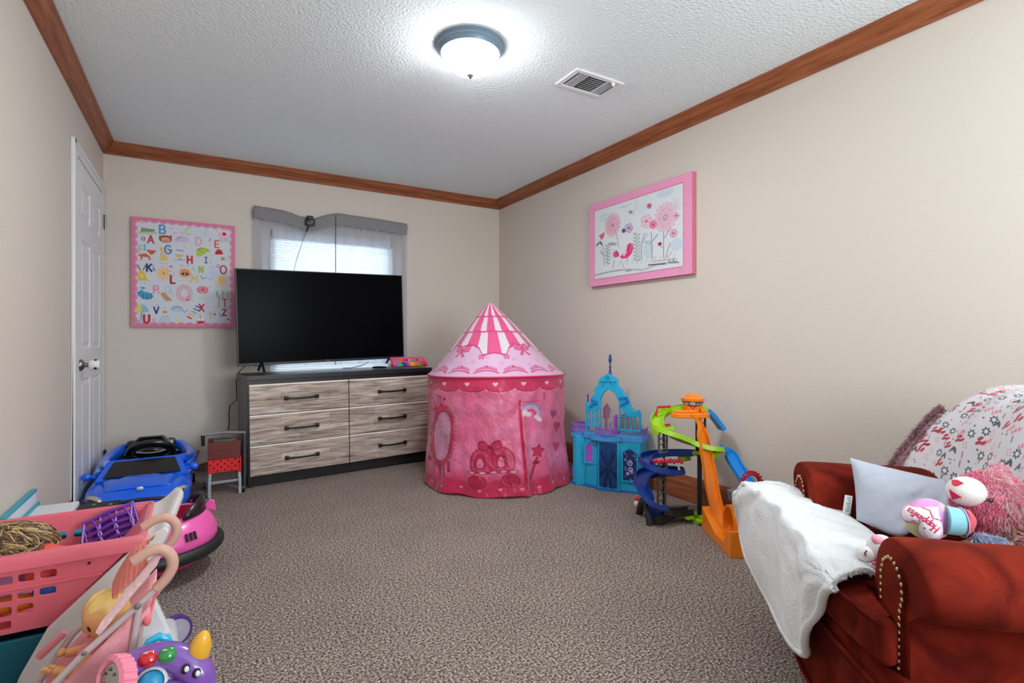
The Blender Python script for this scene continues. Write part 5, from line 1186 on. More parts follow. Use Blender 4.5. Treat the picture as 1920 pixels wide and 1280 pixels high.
for k in range(5): A.line([(1+k*1.8, 1), (2+k*1.6, 9)], .7, (150, 170, 230)); 
A.line([(1, 5), (9, 3)], .8, (20, 30, 120))
P = np.zeros((50, 50, 3)); Yg = np.linspace(4.02, 4.16, 50)[None, :]*np.ones((50, 1)); P[..., 0] = -.285+.278+.293-.0; P[..., 1] = Yg-4.05; P[..., 2] = np.linspace(.29, .235, 50)[:, None]
gridmesh('side_sticker', P, A.c, paintmat('car_print', rough=.3), bc)

# ------------------------------------------------------------------ pink bumper car
pc_ = empty('bumper_car', (-.17, 2.78, 0), 0, 'pink round ride-on bumper car with black bumper ring and small windscreen', 'toy car')
BPK = mat('bumper_pink', (234, 92, 170), rough=.3, coat=.3); MAG = mat('magenta_inside', (188, 14, 82), rough=.35)
b = MB(); b.tube([(.245*math.cos(a), .245*math.sin(a), .118) for a in np.linspace(0, 2*PI, 72, endpoint=False)], .022, 14, closed=True, sx=1.2); b.build('bumper_ring', mat('bumper_black', (26, 27, 29), rough=.5), pc_)
P = []; na = 64; prof = [(.225, .125), (.238, .145), (.236, .175), (.222, .205), (.200, .235), (.178, .255), (.160, .262), (.150, .255), (.145, .22), (.135, .16), (.10, .14), (0, .135)]
b = MB()
for (r, z) in prof[:8]:
    for k in range(na):
        a = 2*PI*k/na; f = max(0, math.cos(a+.1)); lift = (z-.125)/.135
        rr = r*(1+.04*f*lift); P.append((rr*math.cos(a)*(1.0), rr*math.sin(a), z+.010*lift*f**2-.020*lift*(1-f)))
b.grid(P, 8, na, cv=True); b.build('car_body', BPK, pc_, smooth=60)
P = []
for (r, z) in prof[7:]:
    for k in range(na):
        a = 2*PI*k/na; f = max(0, math.cos(a+.1)); lift = (z-.125)/.135; rr = r*(1+.04*f*lift); P.append((rr*math.cos(a), rr*math.sin(a), z+.010*lift*f**2-.020*lift*(1-f)+.0008))
b = MB(); b.grid(P, 5, na, cv=True); b.build('cockpit', MAG, pc_, smooth=60)
b = MB(); P = []
for j in range(2):
    for k in range(17):
        a = lerp(-.95, .85, k/16); s = 1-((k-8)/8)**2; P.append(((.192-.012*j)*math.cos(a), (.192-.012*j)*math.sin(a), (.250 if j == 0 else .258+.062*s**.6)+.008*max(0, math.cos(a+.1))))
b.grid(P, 2, 17); ws = b.build('windscreen', mat('screen_black', (34, 26, 30), rough=.3), pc_, smooth=60, solid=.006)
b = MB(); R_ = Matrix.Rotation(.2, 3, 'Z')
for (y, z, r) in [(0, 0, .010), (.012, .006, .008), (-.012, .006, .008), (0, .014, .008), (.008, -.01, .007), (-.008, -.01, .007)]: b.ball((.183*math.cos(-.12)+y*.12, .183*math.sin(-.12)+y, .298+z), (.003, r, r), 10, 6)
b.build('emblem', mat('emblem_pink', (240, 150, 180), rough=.4), pc_)
for k in range(3):
    a = -1.02+k*.075; MB().box((.2365*math.cos(a), .2365*math.sin(a), .196), (.006, .009, .034), R=Matrix.Rotation(a, 3, 'Z') @ Matrix.Rotation(-.38, 3, 'Y')).build('vent_slot', mat('slot_dark', (30, 20, 40), rough=.6), pc_, smooth=0)
for a in (.75, -.05):
    MB().prism([(0, 0), (.055, -.02), (.05, .025), (.03, .035)], -.006, .006, fn=lambda x, y, h: ((.178+x)*math.cos(a)-h*math.sin(a), (.178+x)*math.sin(a)+h*math.cos(a), .262+y)).build('fin', BPK, pc_, smooth=0, bevel=.003)
b = MB(); b.lathe([(.205, .10), (.19, .06), (.16, .038), (0, .036)], seg=48); b.build('underbody', mat('under_pink', (196, 60, 110), rough=.4), pc_)
for a in (.3, 1.9, 3.5, 5.1):
    b = MB(); b.ball((.13*math.cos(a), .13*math.sin(a), .022), .022, 14, 8); b.build('caster', CBK, pc_)
for a in (-1.9, 2.6):
    b = MB(); b.tube([(.14*math.cos(a), .14*math.sin(a), .15), (.13*math.cos(a), .13*math.sin(a), .24), (.125*math.cos(a), .125*math.sin(a), .27)], [.007, .009, .012], 10); b.build('joystick', CBK, pc_)

# ------------------------------------------------------------------ white table, teal bin, black box on the left
wt = empty('toy_table', (-.515, 2.66, 0), 0, 'low white toy table with teal edging against the left wall', 'toy furniture')
TE = mat('teal_edge', (40, 160, 178), rough=.4); WP = mat('white_panel', (222, 224, 232), rough=.4)
b = MB(); b.box((0, -.02, .335), (.16, .38, .020), bev=.004); b.box((0, -.02, .165), (.13, .34, .33)); b.build('table_top', WP, wt, smooth=0)
MB().box((-.072, .0, .37), (.014, .42, .055)).build('back_panel', WP, wt, smooth=0); MB().box((-.072, .0, .402), (.018, .42, .010)).build('teal_trim', TE, wt, smooth=0); MB().box((-.058, .0, .348), (.010, .42, .008)).build('teal_trim', TE, wt, smooth=0)
tb_ = empty('storage_bin', (-.44, 2.325, 0), 0, 'bright teal plastic storage bin glimpsed through the pink basket holes', 'bin')
b = MB(); b.box((0, 0, .19), (.25, .22, .38), bev=.012); b.build('bin_body', mat('bin_cyan', (0, 168, 204), rough=.4), tb_); MB().box((0, 0, .385), (.262, .232, .012), bev=.004).build('bin_lid', mat('bin_lid_cyan', (0, 150, 186), rough=.4), tb_)
bb = empty('black_box', (-.455, 3.21, 0), 0, 'black storage box with small white stars in front of the blue car', 'box')
MB().box((0, 0, .10), (.21, .30, .20), bev=.006).build('box_body', mat('box_black', (16, 15, 18), rough=.5), bb, smooth=0)
b = MB()
for (x, y) in [(.05, -.10), (-.06, .02), (.07, .08), (-.02, -.08), (.0, .11)]: b.prism([(x+(.008 if k % 2 == 0 else .003)*math.cos(k*PI/4), y+(.008 if k % 2 == 0 else .003)*math.sin(k*PI/4)) for k in range(8)], .2, .2008)
b.build('star_print', mat('star_white', (226, 224, 228), rough=.6), bb, smooth=0)

# ------------------------------------------------------------------ pink toy shopping cart
sc_ = empty('toy_shopping_cart', (-.35, 1.985, 0), 0, 'pink toy shopping cart with white side frames and teal tray', 'toy cart')
PB = mat('basket_pink', (232, 112, 128), rough=.4); WF = mat('cart_white', (216, 212, 210), rough=.35)
Y0, Y1, X0, X1, ZT, ZB = 1.812, 2.160, -.575, -.146, .465, .262
def cl(x, y, z): return Vector((x+.35, y-1.985, z))
b = MB()
def frontf(x, z): t = (ZT-z)/(ZT-ZB); return cl(x, Y0+.030*t, z)
def backf(x, z): t = (ZT-z)/(ZT-ZB); return cl(x, Y1-.030*t, z)
def xr(z): return X1-(ZT-z)*.98
# front wall in cells that lean with the sloping cart end
cols_ = [-.575, -.555, -.510, -.505, -.458, -.452, -.407, -.366, -.362, -.318]
xs = [X0, -.545, -.500, -.492, -.450, -.445, -.407, -.403, -.365, -.360, -.320, -.26]; zs = [ZB, .272, .300, .306, .338, .346, .372, .392, .420, .424, .452, ZT]
H = {}
for i in (1, 3, 5, 7, 9):
    for j in (1, 3, 5, 7, 9): H[(i, j)] = .86
for j in (1, ): H.pop((9, j), None); H.pop((7, j), None)
H.pop((9, 3), None)
for (fn_, hol) in ((frontf, H), (backf, {k: v for k, v in H.items() if k[1] in (5, 7)})):
    xs2 = xs if fn_ is frontf else [X0, -.50, -.455, -.445, -.40, -.355, -.345, -.30, -.29, -.275, -.265, -.26]
    if fn_ is backf: hol = {(4, 7): .85, (6, 7): .85, (2, 7): .85, (4, 5): .8, (2, 5): .8}
    holed(b, xs2, zs, hol, lambda x, z, f=fn_: f(x+((ZT-z)*-.06), z), r=.42)
    # plain area to the sloping end
    P = []
    for z in zs: xx = -.26-(ZT-z)*.06; P += [fn_(xx, z), fn_(max(xr(z), xx-.3), z)]
    b.grid(P, len(zs), 2)
for k in range(1):
    b.add([cl(xr(ZB), Y0+.03, ZB), cl(xr(ZB), Y1-.03, ZB), cl(X1, Y1, ZT), cl(X1, Y0, ZT)], [(0, 1, 2, 3)])
    b.add([cl(X0, Y0+.03, ZB), cl(X0, Y1-.03, ZB), cl(X0, Y1, ZT), cl(X0, Y0, ZT)], [(0, 1, 2, 3)])
    b.add([cl(X0, Y0+.03, ZB), cl(X0, Y1-.03, ZB), cl(xr(ZB), Y1-.03, ZB), cl(xr(ZB), Y0+.03, ZB)], [(0, 1, 2, 3)])
bs = b.build('basket', PB, sc_, smooth=0, solid=.006)
b = MB(); loop = [(X0, Y0), (X1-.02, Y0), (X1-.004, Y0+.006), (X1, Y0+.02), (X1, Y1-.02), (X1-.004, Y1-.006), (X1-.02, Y1), (X0, Y1)]
P = []
for (x, y) in loop:
    cxx, cyy = -.36, 1.985; v = Vector((x-cxx, y-cyy)); 
    ox, oy = (0.014*(1 if x > -.3 else 0), .014*(1 if y > cyy else -1))
    if x < -.5: ox = -.004
    for (o_, z) in [(0, ZT), (.4, ZT+.010), (1, ZT+.008), (1.25, ZT-.006), (1.15, ZT-.030), (1.0, ZT-.030), (.9, ZT-.008), (.2, ZT-.008)]: P.append(cl(x+ox*o_, y+oy*o_, z))
b.grid(P, len(loop), 8, cu=True, cv=True); b.build('basket_rim', PB, sc_, smooth=50)
b = MB()
for z in (.383,): b.box(cl(-.40, Y0+.008, z), (.34, .010, .006)); b.box(cl(-.42, Y0+.001, ZT-.034), (.5, .006, .004))
b.ball(tuple(cl(-.26, Y0+.004, .418)), (.006, .004, .006), 10, 6); b.build('moulded_rib', PB, sc_, smooth=0)
MB().ball(tuple(cl(-.258, Y0+.0, .418)), (.004, .003, .004), 10, 6).build('bolt_hole', mat('hole_maroon', (80, 10, 20), rough=.7), sc_)
# white side frames
sf = [(-.150, .452), (-.344, .268), (-.398, .16), (-.43, .055), (-.29, .055), (-.245, .15), (-.165, .30), (-.108, .41), (-.075, .475), (-.085, .49)]
sideL = lambda yy: (lambda x, y, h: tuple(cl(x, yy+h, y)))
MB().prism(sf, -.022, 0, fn=sideL(Y0+.006)).build('side_frame', WF, sc_, smooth=0, bevel=.004)
MB().prism(sf, 0, .022, fn=sideL(Y1-.006)).build('side_frame', WF, sc_, smooth=0, bevel=.004)
# scooped white end with raised handle: tongue from the basket end up to the grip edge, then the outer face
P = []
for i in range(20):
    t = i/19; y = lerp(Y0-.002, Y1+.004, t); tip = 1-max(0, (t-.86)/.14)**2*.55
    xo = lerp(-.092, -.052, t**.8)-.03*(1-tip); zo = lerp(.476, .512, t**.8)
    for j in range(9):
        s = j/8; P.append(cl(lerp(-.150, xo, s), y, lerp(.462, zo, s)-.014*math.sin(s*PI)))
    for (dx, z) in [(.004, -.010), (.001, -.028)]: P.append(cl(xo+dx, y, zo+z))
    for (x, z) in [(lerp(xo, -.118, .5), .42), (-.130, .37), (-.178, .27), (-.238, .16)]: P.append(cl(x, y, z))
b = MB(); b.grid(P, 20, 15); b.build('handle_scoop', WF, sc_, smooth=60, solid=.014, sub=1)
b = MB(); b.box(cl(-.44, 1.985, .10), (.26, .30, .016), bev=.004); b.box(cl(-.45, 1.85, .165), (.25, .012, .15), bev=.004); b.box(cl(-.45, 2.12, .165), (.25, .012, .15), bev=.004); b.box(cl(-.57, 1.985, .165), (.012, .26, .15)); b.build('tray', mat('teal_tray', (2, 96, 116), rough=.45), sc_, smooth=0)
for x in (-.50, -.33):
    for y in (1.84, 2.13): MB().tube([cl(x, y-.012, .05), cl(x, y+.012, .05)], .05, 24).build('wheel', WF, sc_)
# things inside the cart
def hair(name, c, r, n, cols, parent, L=.07, seed=3, rot=None, droop=.6, spread=.8):
    rd_ = random.Random(seed); b = MB()
    for m_ in cols: b.m(m_)
    for k in range(n):
        b.m(cols[rd_.randrange(len(cols))])
        a = rd_.uniform(0, 2*PI); ph = rd_.uniform(-.1, 1); v = Vector((math.cos(a)*math.sqrt(max(0, 1-ph*ph)), math.sin(a)*math.sqrt(max(0, 1-ph*ph)), ph))
        f = mnoise.noise(v*1.7+Vector((seed, 0, 0)))*4; t = (v.cross(Vector((math.cos(f), math.sin(f), .4)))).normalized(); q = []; p_ = v.copy(); lift = rd_.uniform(.95, 1.12)
        for e in range(7):
            q.append(Vector(c)+Vector((p_.x*r[0], p_.y*r[1], p_.z*r[2]))*lift); sp_ = (t+Vector((rd_.uniform(-spread, spread), rd_.uniform(-spread, spread), rd_.uniform(-spread, spread)-.15))*.5).normalized(); p_ = (p_+sp_*L/6/r[0]).normalized()*(1+.05*math.sin(e*1.3+a)); t = (sp_-p_*sp_.dot(p_)).normalized()
        b.tube(q, [.0008, .0016, .0019, .0019, .0017, .0012, .0005], 4, caps=False)
    return b.build(name, None, parent, smooth=60)
HB_ = [mat('hair_brown', (116, 88, 58), rough=.45), mat('hair_blond', (190, 160, 112), rough=.4), mat('hair_dark', (84, 60, 42), rough=.5)]
dl = empty('doll', (-.455, 1.95, .297), 0, 'doll with tousled brown and blond hair lying in the pink basket', 'doll')
SKN = mat('doll_skin', (226, 176, 140), rough=.45, sss=.1)
MB().ball((0, 0, .15), (.058, .055, .058), 24, 16).build('head', SKN, dl); b = MB(); b.tube([(0, .0, .02), (0, 0, .07), (0, 0, .10)], [.045, .04, .018], 14); b.build('torso', mat('doll_lilac', (200, 150, 200), rough=.7), dl)
hair('hair', (0.0, -.005, .158), (.098, .072, .056), 1900, HB_, dl, L=.13, spread=.5)
bk = empty('lattice_basket', (-.222, 2.105, .388), 0, 'small purple lattice basket leaning in the far end of the pink cart', 'basket')
bk.rotation_euler = (.80, -.36, 0); bk.scale = (.72, .85, .8)
PU = mat('lattice_purple', (116, 54, 160), rough=.4); b = MB()
for k in range(7): x = -.09+k*.03; b.tube([(x, -.07, .07), (x+.02*(1 if k % 2 else -1), .0, .075), (x, .07, .07)], .006, 6, sx=1.4)
for k in range(6): y = -.07+k*.028; b.tube([(-.09, y, .07), (.0, y+.008, .078), (.09, y, .07)], .006, 6, sx=1.4)
b.tube([(-.095, -.075, .07), (.095, -.075, .07), (.095, .075, .07), (-.095, .075, .07)], .008, 8, closed=True); b.build('lattice_lid', PU, bk)
b = MB(); b.box((0, 0, .035), (.16, .12, .06), bev=.01); b.build('basket_body', mat('basket_violet', (84, 36, 122), rough=.5), bk)
it = MB(); it.box((0, 0, 0), (.08, .06, .09), bev=.012); it.m(mat('coral_toy', (236, 96, 84), rough=.4)); o = it.build('toy_cup', mat('coral_toy', (236, 96, 84), rough=.4), smooth=0, loc=(-.355, 1.90, .405), rot=(.2, .5, .3)); tag(o, 'coral toy cup beside the doll hair in the pink basket', 'toy')
ch = MB().tube([(-.04, 0, 0), (.04, 0, 0)], .006, 8).build('handle', mat('orange_toy', (244, 150, 60), rough=.4), o); ch.location = (0, -.032, .02)
for (loc, sz, c, nm, lab, ct) in [((-.352, 1.875, .345), (.035, .03, .035), (40, 90, 180), 'plush_toy', 'blue plush scrap seen through the lower basket holes', 'toy'), ((-.345, 1.875, .43), (.036, .022, .014), (170, 140, 200), 'cloth', 'lilac and white cloth behind the upper right basket hole', 'cloth'), ((-.40, 1.875, .43), (.026, .026, .022), (206, 190, 206), 'cloth', 'pale patterned cloth behind the middle top basket hole', 'cloth'), ((-.43, 1.885, .32), (.09, .03, .020), (226, 124, 30), 'toy_block', 'orange toy block in the bottom of the pink basket', 'toy')]:
    b = MB(); b.ball((0, 0, 0), sz, 20, 14, fn=lambda p: p*(1+.18*mnoise.noise(p*3.1))); o = b.build(nm, mat('item_%s' % nm+str(c[0]), c, rough=.7, bump=.4, bscale=90), loc=loc); tag(o, lab, ct)

# ------------------------------------------------------------------ doll stroller
st = empty('doll_stroller', (-.18, 1.505, 0), 0, 'pink doll stroller with two cane handles and folded canopy', 'toy stroller')
GRIP = mat('grip_beige', (200, 156, 140), rough=.5); ROD = mat('rod_pinkgrey', (196, 176, 178), rough=.35); FPK = mat('stroller_fabric', (236, 158, 166), rough=.8, sheen=.4, bump=.3, bscale=120); FLP = mat('light_pink_cloth', (246, 204, 212), rough=.8, sheen=.4, bump=.3, bscale=90); GAU = mat('coral_gauze', (232, 128, 118), rough=.8, alpha=.85, bump=.4, bscale=80)
def sl(x, y, z): return Vector((x+.18, y-1.505, z))
for y in (1.39, 1.62):
    e = 0 if y < 1.5 else .003
    MB().tube([sl(*p) for p in spl([(-.124, y, .546+e), (-.10, y, .560+e), (-.075, y, .563+e), (-.057, y, .548+e), (-.052, y, .524+e), (-.062, y, .500+e), (-.082, y, .478+e)], 26)], .0115, 14).build('cane_handle', GRIP, st, smooth=60)
    MB().tube([sl(*p) for p in [(-.082, y, .478+e), (-.123, y, .443), (-.205, y, .375), (-.262, y, .318), (-.34, y, .20), (-.40, y, .06)]], .0072, 10).build('frame_rod', ROD, st, smooth=60)
    MB().tube([sl(*p) for p in [(-.112, y, .455), (-.125, y, .36), (-.148, y, .04)]], .0068, 8).build('rear_leg', ROD, st, smooth=60)
    for x in (-.40, -.148): MB().tube([sl(x, y-.010, .032), sl(x, y+.010, .032)], .032, 20).build('wheel', mat('wheel_pink', (226, 130, 150), rough=.4), st)
    b = MB(); b.ball(tuple(sl(-.115, y-(.009 if y < 1.5 else -.009), .452)), (.007, .005, .007), 12, 8); b.build('joint', mat('joint_grey', (120, 110, 112), rough=.4), st); MB().ball(tuple(sl(-.205, y-(.008 if y < 1.5 else -.008), .378)), (.005, .004, .005), 10, 6).build('joint', mat('joint_grey', None), st)
P = []
for i in range(14):
    s = i/13; x = lerp(-.095, -.33, s); z = lerp(.44, .17, s)
    for j in range(13):
        t = j/12; y = lerp(1.395, 1.615, t); P.append(sl(x, y, z-.055*math.sin(t*PI)**.6))
b = MB(); b.grid(P, 14, 13); b.build('seat_sling', FPK, st, smooth=60, solid=.004)
# arm pad and side cloth on both sides
for y in (1.395, 1.615):
    P = []
    for i in range(12):
        s = i/11; x = lerp(-.12, -.31, s); z = lerp(.435, .255, s)
        for j in range(5): P.append(sl(x, y+.002*math.sin(i*1.3), z-j*.022*(1-.3*s)))
    b = MB(); b.grid(P, 12, 5); b.build('side_cloth', FPK, st, smooth=60, solid=.003)
b = MB(); b.box(sl(-.30, 1.62, .305), (.07, .018, .016), bev=.006, R=Matrix.Rotation(-.75, 3, 'Y')); b.build('arm_pad', mat('arm_pad_pink', (216, 128, 140), rough=.5), st)
# folded canopy: gauzy dome and light pink gathered rim
P = []
for i in range(22):
    s = i/21; x = lerp(-.098, -.160, s); z0 = lerp(.528, .466, s)
    for j in range(21):
        t = j/20; y = lerp(1.405, 1.60, t); P.append(sl(x-.010*math.sin(t*PI), y, z0+.030*math.sin(t*PI)*math.sin(s*PI*.8+.5)+.003*math.sin(i*1.9+j*.7)))
b = MB(); b.grid(P, 22, 21); b.build('canopy', GAU, st, smooth=60, solid=.002)
P = []
for i in range(40):
    s = i/39; x = lerp(-.088, -.180, s); z = lerp(.535, .418, s)
    for k in range(16):
        a = 2*PI*k/16; w = .022*(1-.2*s)*math.sqrt(max(.05, 1-max(0, (s-.85)/.16)**2))*(1+.18*math.sin(i*.9+k*1.6)+.1*math.sin(i*2.1)); P.append(sl(x+.7*w*math.cos(a), 1.388+w*.55*math.sin(a), z+w*.9*math.cos(a)*.8+.010*math.sin(a)))
b = MB(); b.grid(P, 40, 16, cv=True); b.f += [tuple(range(16)), tuple(39*16+k for k in range(16))[::-1]]; b.mi += [0, 0]; b.build('canopy_rim', FLP, st, smooth=60)
b = MB(); b.ball(tuple(sl(-.083, 1.42, .462)), (.007, .006, .013), 12, 8); b.tube([sl(-.083, 1.42, .462), sl(-.098, 1.41, .41)], .003, 6); b.ball(tuple(sl(-.10, 1.405, .408)), (.008, .006, .014), 12, 8); b.build('ribbon', mat('coral_ribbon', (240, 120, 124), rough=.6), st)
# doll sitting in the stroller
sd = empty('doll', (-.22, 1.50, .225), 0, 'doll with blond hair and pink dress sitting in the stroller', 'doll')
def dlc(x, y, z): return Vector((x+.22, y-1.50, z-.225))
DS = mat('doll_tan', (222, 160, 104), rough=.4, sss=.15)
def headfn(p):
    q = Vector(p); q.x *= 1+.0*q.x
    if q.x < 0: q.x *= .92; q.z *= 1.0
    nose = math.exp(-((q.y/.16)**2+((q.z+.10)/.14)**2))*(.14 if q.x < 0 else 0); q.x -= nose
    chin = math.exp(-((q.y/.35)**2+((q.z+.8)/.3)**2))*(.10 if q.x < 0 else 0); q.x -= chin
    return q
Rh = Matrix.Rotation(.45, 3, 'Z') @ Matrix.Rotation(math.radians(-18), 3, 'Y')
hd = MB().ball(tuple(dlc(-.187, 1.485, .403)), (.040, .038, .050), 32, 24, R=Rh, fn=headfn).build('head', DS, sd, smooth=60)
for s in (-1, 1):
    MB().ball(tuple(dlc(-.187, 1.485, .403)+Rh @ Vector((-.0315, s*.015, .0))), (.0035, .005, .009), 12, 8, R=Rh).build('eye', mat('doll_eye', (40, 26, 22), rough=.2), hd)
    MB().ball(tuple(dlc(-.187, 1.485, .403)+Rh @ Vector((.002, s*.037, -.004))), (.008, .005, .011), 10, 6, R=Rh).build('ear', DS, hd)
MB().ball(tuple(dlc(-.187, 1.485, .403)+Rh @ Vector((-.034, 0, -.024))), (.004, .009, .003), 12, 6, R=Rh).build('mouth', mat('doll_lip', (200, 80, 80), rough=.4), hd)
HY = mat('doll_blond', (226, 186, 110), rough=.35)
def capfn(p):
    q = Vector(p)
    if q.x < -.35 and q.z < .45: q = q*.80
    return q*(1+.03*math.sin(math.atan2(q.y, q.z)*14))
MB().ball(tuple(dlc(-.180, 1.487, .411)), (.043, .041, .050), 40, 24, R=Rh, fn=capfn).build('hair', HY, sd, smooth=60)
b = MB(); b.tube([dlc(-.190, 1.49, .35), dlc(-.200, 1.495, .33), dlc(-.215, 1.50, .28), dlc(-.235, 1.50, .235)], [.014, .030, .036, .040], 14); b.build('dress', mat('dress_pink', (222, 110, 126), rough=.8, sheen=.4, bump=.4, bscale=100), sd, smooth=60)
b = MB(); b.tube([dlc(-.205, 1.462, .325), dlc(-.222, 1.440, .322), dlc(-.232, 1.432, .318), dlc(-.250, 1.438, .324), dlc(-.262, 1.442, .330)], [.012, .0135, .012, .010, .009], 12)
b.ball(tuple(dlc(-.268, 1.443, .333)), (.010, .006, .009), 12, 8)
b.build('arm', DS, sd, smooth=60)
for k in range(4): MB().tube([dlc(-.272, 1.438+k*.003, .339-k*.0035), dlc(-.281, 1.438+k*.003, .340-k*.004), dlc(-.285, 1.440+k*.003, .335-k*.004)], [.0028, .0026, .0018], 6).build('finger', DS, sd, smooth=60)
MB().tube([dlc(-.264, 1.437, .338), dlc(-.268, 1.433, .346)], [.003, .002], 6).build('thumb', DS, sd, smooth=60)
b = MB(); b.tube([dlc(-.205, 1.53, .325), dlc(-.232, 1.545, .31), dlc(-.262, 1.54, .315)], [.012, .012, .009], 10); b.ball(tuple(dlc(-.268, 1.54, .318)), .009, 10, 6); b.build('arm', DS, sd, smooth=60)
for s in (-1, 1): MB().tube([dlc(-.235, 1.50+s*.018, .245), dlc(-.275, 1.50+s*.022, .225), dlc(-.315, 1.50+s*.022, .185)], [.017, .015, .011], 10).build('leg', DS, sd, smooth=60)

# ------------------------------------------------------------------ unicorn ride-on
un = empty('unicorn_ride_on', (-.06, 1.34, 0), 0, 'purple and white unicorn ride-on toy with a golden horn', 'toy')
def ul(x, y, z): return Vector((x+.06, y-1.34, z))
UP = mat('unicorn_purple', (126, 84, 172), rough=.22, coat=.6); UW = mat('unicorn_white', (214, 216, 220), rough=.3, coat=.2); 
b = MB(); pts = spl([(-.165, 1.315, .26), (-.150, 1.31, .305), (-.122, 1.30, .350), (-.085, 1.295, .372), (-.050, 1.285, .372), (-.022, 1.275, .353), (-.006, 1.268, .333), (-.002, 1.262, .305), (-.01, 1.255, .28)], 34)
rr = list(np.interp(np.linspace(0, 8, 34), range(9), [.050, .048, .042, .032, .030, .034, .034, .032, .022]))
b.tube([ul(*p) for p in pts], rr, 24, sy=.95); b.build('head_shell', UP, un, smooth=70)
b = MB(); b.tube([ul(*p) for p in spl([(-.120, 1.255, .325), (-.085, 1.250, .345), (-.045, 1.240, .338), (-.02, 1.235, .325)], 14)], .010, 10); b.build('mane_ridge', mat('unicorn_violet', (100, 60, 140), rough=.25, coat=.5), un, smooth=70)
hd = MB(); hd.ball(tuple(ul(-.045, 1.242, .275)), (.046, .034, .050), 28, 18); hd.ball(tuple(ul(-.085, 1.272, .315)), (.044, .034, .050), 24, 14); hd.tube([ul(-.11, 1.30, .27), ul(-.10, 1.32, .18), ul(-.10, 1.34, .11)], [.055, .065, .075], 20); hd.build('face', UW, un, smooth=70)
b = MB(); P = [(0.0215, 0), (.022, .008), (.0205, .020), (.0175, .032), (.013, .043), (.007, .051), (0, .054)]
Rn = rot_to((.25, -.15, 1.0)); b.lathe([(r*(1+.03*math.sin(z*700)), z) for r, z in P], tuple(ul(-.004, 1.275, .368)), 24, R=Rn); b.build('horn', mat('horn_gold', (236, 176, 52), rough=.3, coat=.4, sss=.1), un, smooth=70)
for (x, y, z) in ((-.025, 1.243, .364), (-.006, 1.238, .352)):
    e = MB().ball(tuple(ul(x, y, z)), (.0075, .006, .010), 16, 10, R=Matrix.Rotation(.3, 3, 'Y')).build('eye', mat('uni_eye', (36, 20, 56), rough=.2), un, smooth=70)
    MB().ball(tuple(ul(x+.002, y-.005, z+.001)), (.0045, .003, .006), 12, 8).build('eye_shine', mat('eye_white', (236, 236, 240), rough=.3), e, smooth=70)
def button(c, r, col, nm, n=(0, -.3, 1)):
    R_ = rot_to(n); k = MB(); k.lathe([(r*1.08, -.004), (r*1.1, .002), (r, .006), (r*.7, .011), (r*.3, .0135), (0, .014)], tuple(c), 24, R=R_); return k.build('button', mat(nm, col, rough=.15, coat=.8), un, smooth=70)
rb = button(ul(-.088, 1.275, .388), .0165, (196, 20, 40), 'btn_red'); gb = button(ul(-.056, 1.268, .389), .0155, (40, 140, 70), 'btn_green', (.05, -.3, 1))
for (pb, q, c) in ((rb, ul(-.088, 1.270, .4015), (236, 180, 190)), (gb, ul(-.056, 1.263, .4015), (170, 226, 190))):
    MB().tube([q+Vector((.008*math.cos(a), .005*math.sin(a)-.001, .001-.0018*math.sin(a))) for a in np.linspace(0, 4.6, 12)], .0016, 6).build('symbol', mat('sym%d' % c[0], c, rough=.3), pb)
b = MB(); b.tube([ul(-.100, 1.335, .372), ul(-.092, 1.335, .392), ul(-.075, 1.335, .398), ul(-.060, 1.335, .390), ul(-.055, 1.335, .372)], .008, 12); b.build('blue_handle', mat('uni_cyan', (40, 178, 214), rough=.2, coat=.4), un, smooth=70)
bb_ = button(ul(-.083, 1.246, .352), .021, (20, 140, 190), 'btn_blue', (0, -.8, .62)); k = MB(); k.lathe([(.021, 0), (.028, .0), (.029, .006), (.023, .010)], tuple(ul(-.083, 1.248, .350)), 28, R=rot_to((0, -.8, .62))); k.build('button_ring', UW, un, smooth=70)
# toothed pink wheel with silver face
Rg = rot_to((-1.0, -.62, .50)); g0 = ul(-.136, 1.262, .366)
P = []; nt_ = 44
for (rf, h) in [(.70, .016), (.82, .020), (1.0, .016), (1.0, -.010), (.7, -.014)]:
    for k in range(nt_*2):
        a = 2*PI*k/(nt_*2); r = .042*rf*(1.05 if (k % 4 < 2 and rf == 1.0) else 1); P.append(g0+Rg @ Vector((r*math.cos(a)*.9, r*math.sin(a)*1.15, h)))
b = MB(); b.grid(P, 5, nt_*2, cv=True); b.f.append(tuple(4*nt_*2+k for k in range(nt_*2))); b.mi.append(0); gw = b.build('ratchet_wheel', mat('wheel_rose', (236, 134, 160), rough=.35), un, smooth=20)
b = MB(); b.lathe([(.034, .012), (.030, .016), (.0, .019)], tuple(g0), 32, R=Rg @ Matrix.Diagonal((.9, 1.15, 1))); b.build('mirror_face', mat('mirror_silver', (170, 166, 160), rough=.25, metal=.8, bump=.6, bscale=60), gw, smooth=60)
for k in range(7): a = k*.9; MB().ball(tuple(g0+Rg @ Vector((.018*math.cos(a), .024*math.sin(a), .019))), .003, 8, 6).build('bead', mat('bead_grey', (120, 116, 112), rough=.2, metal=.7), gw)
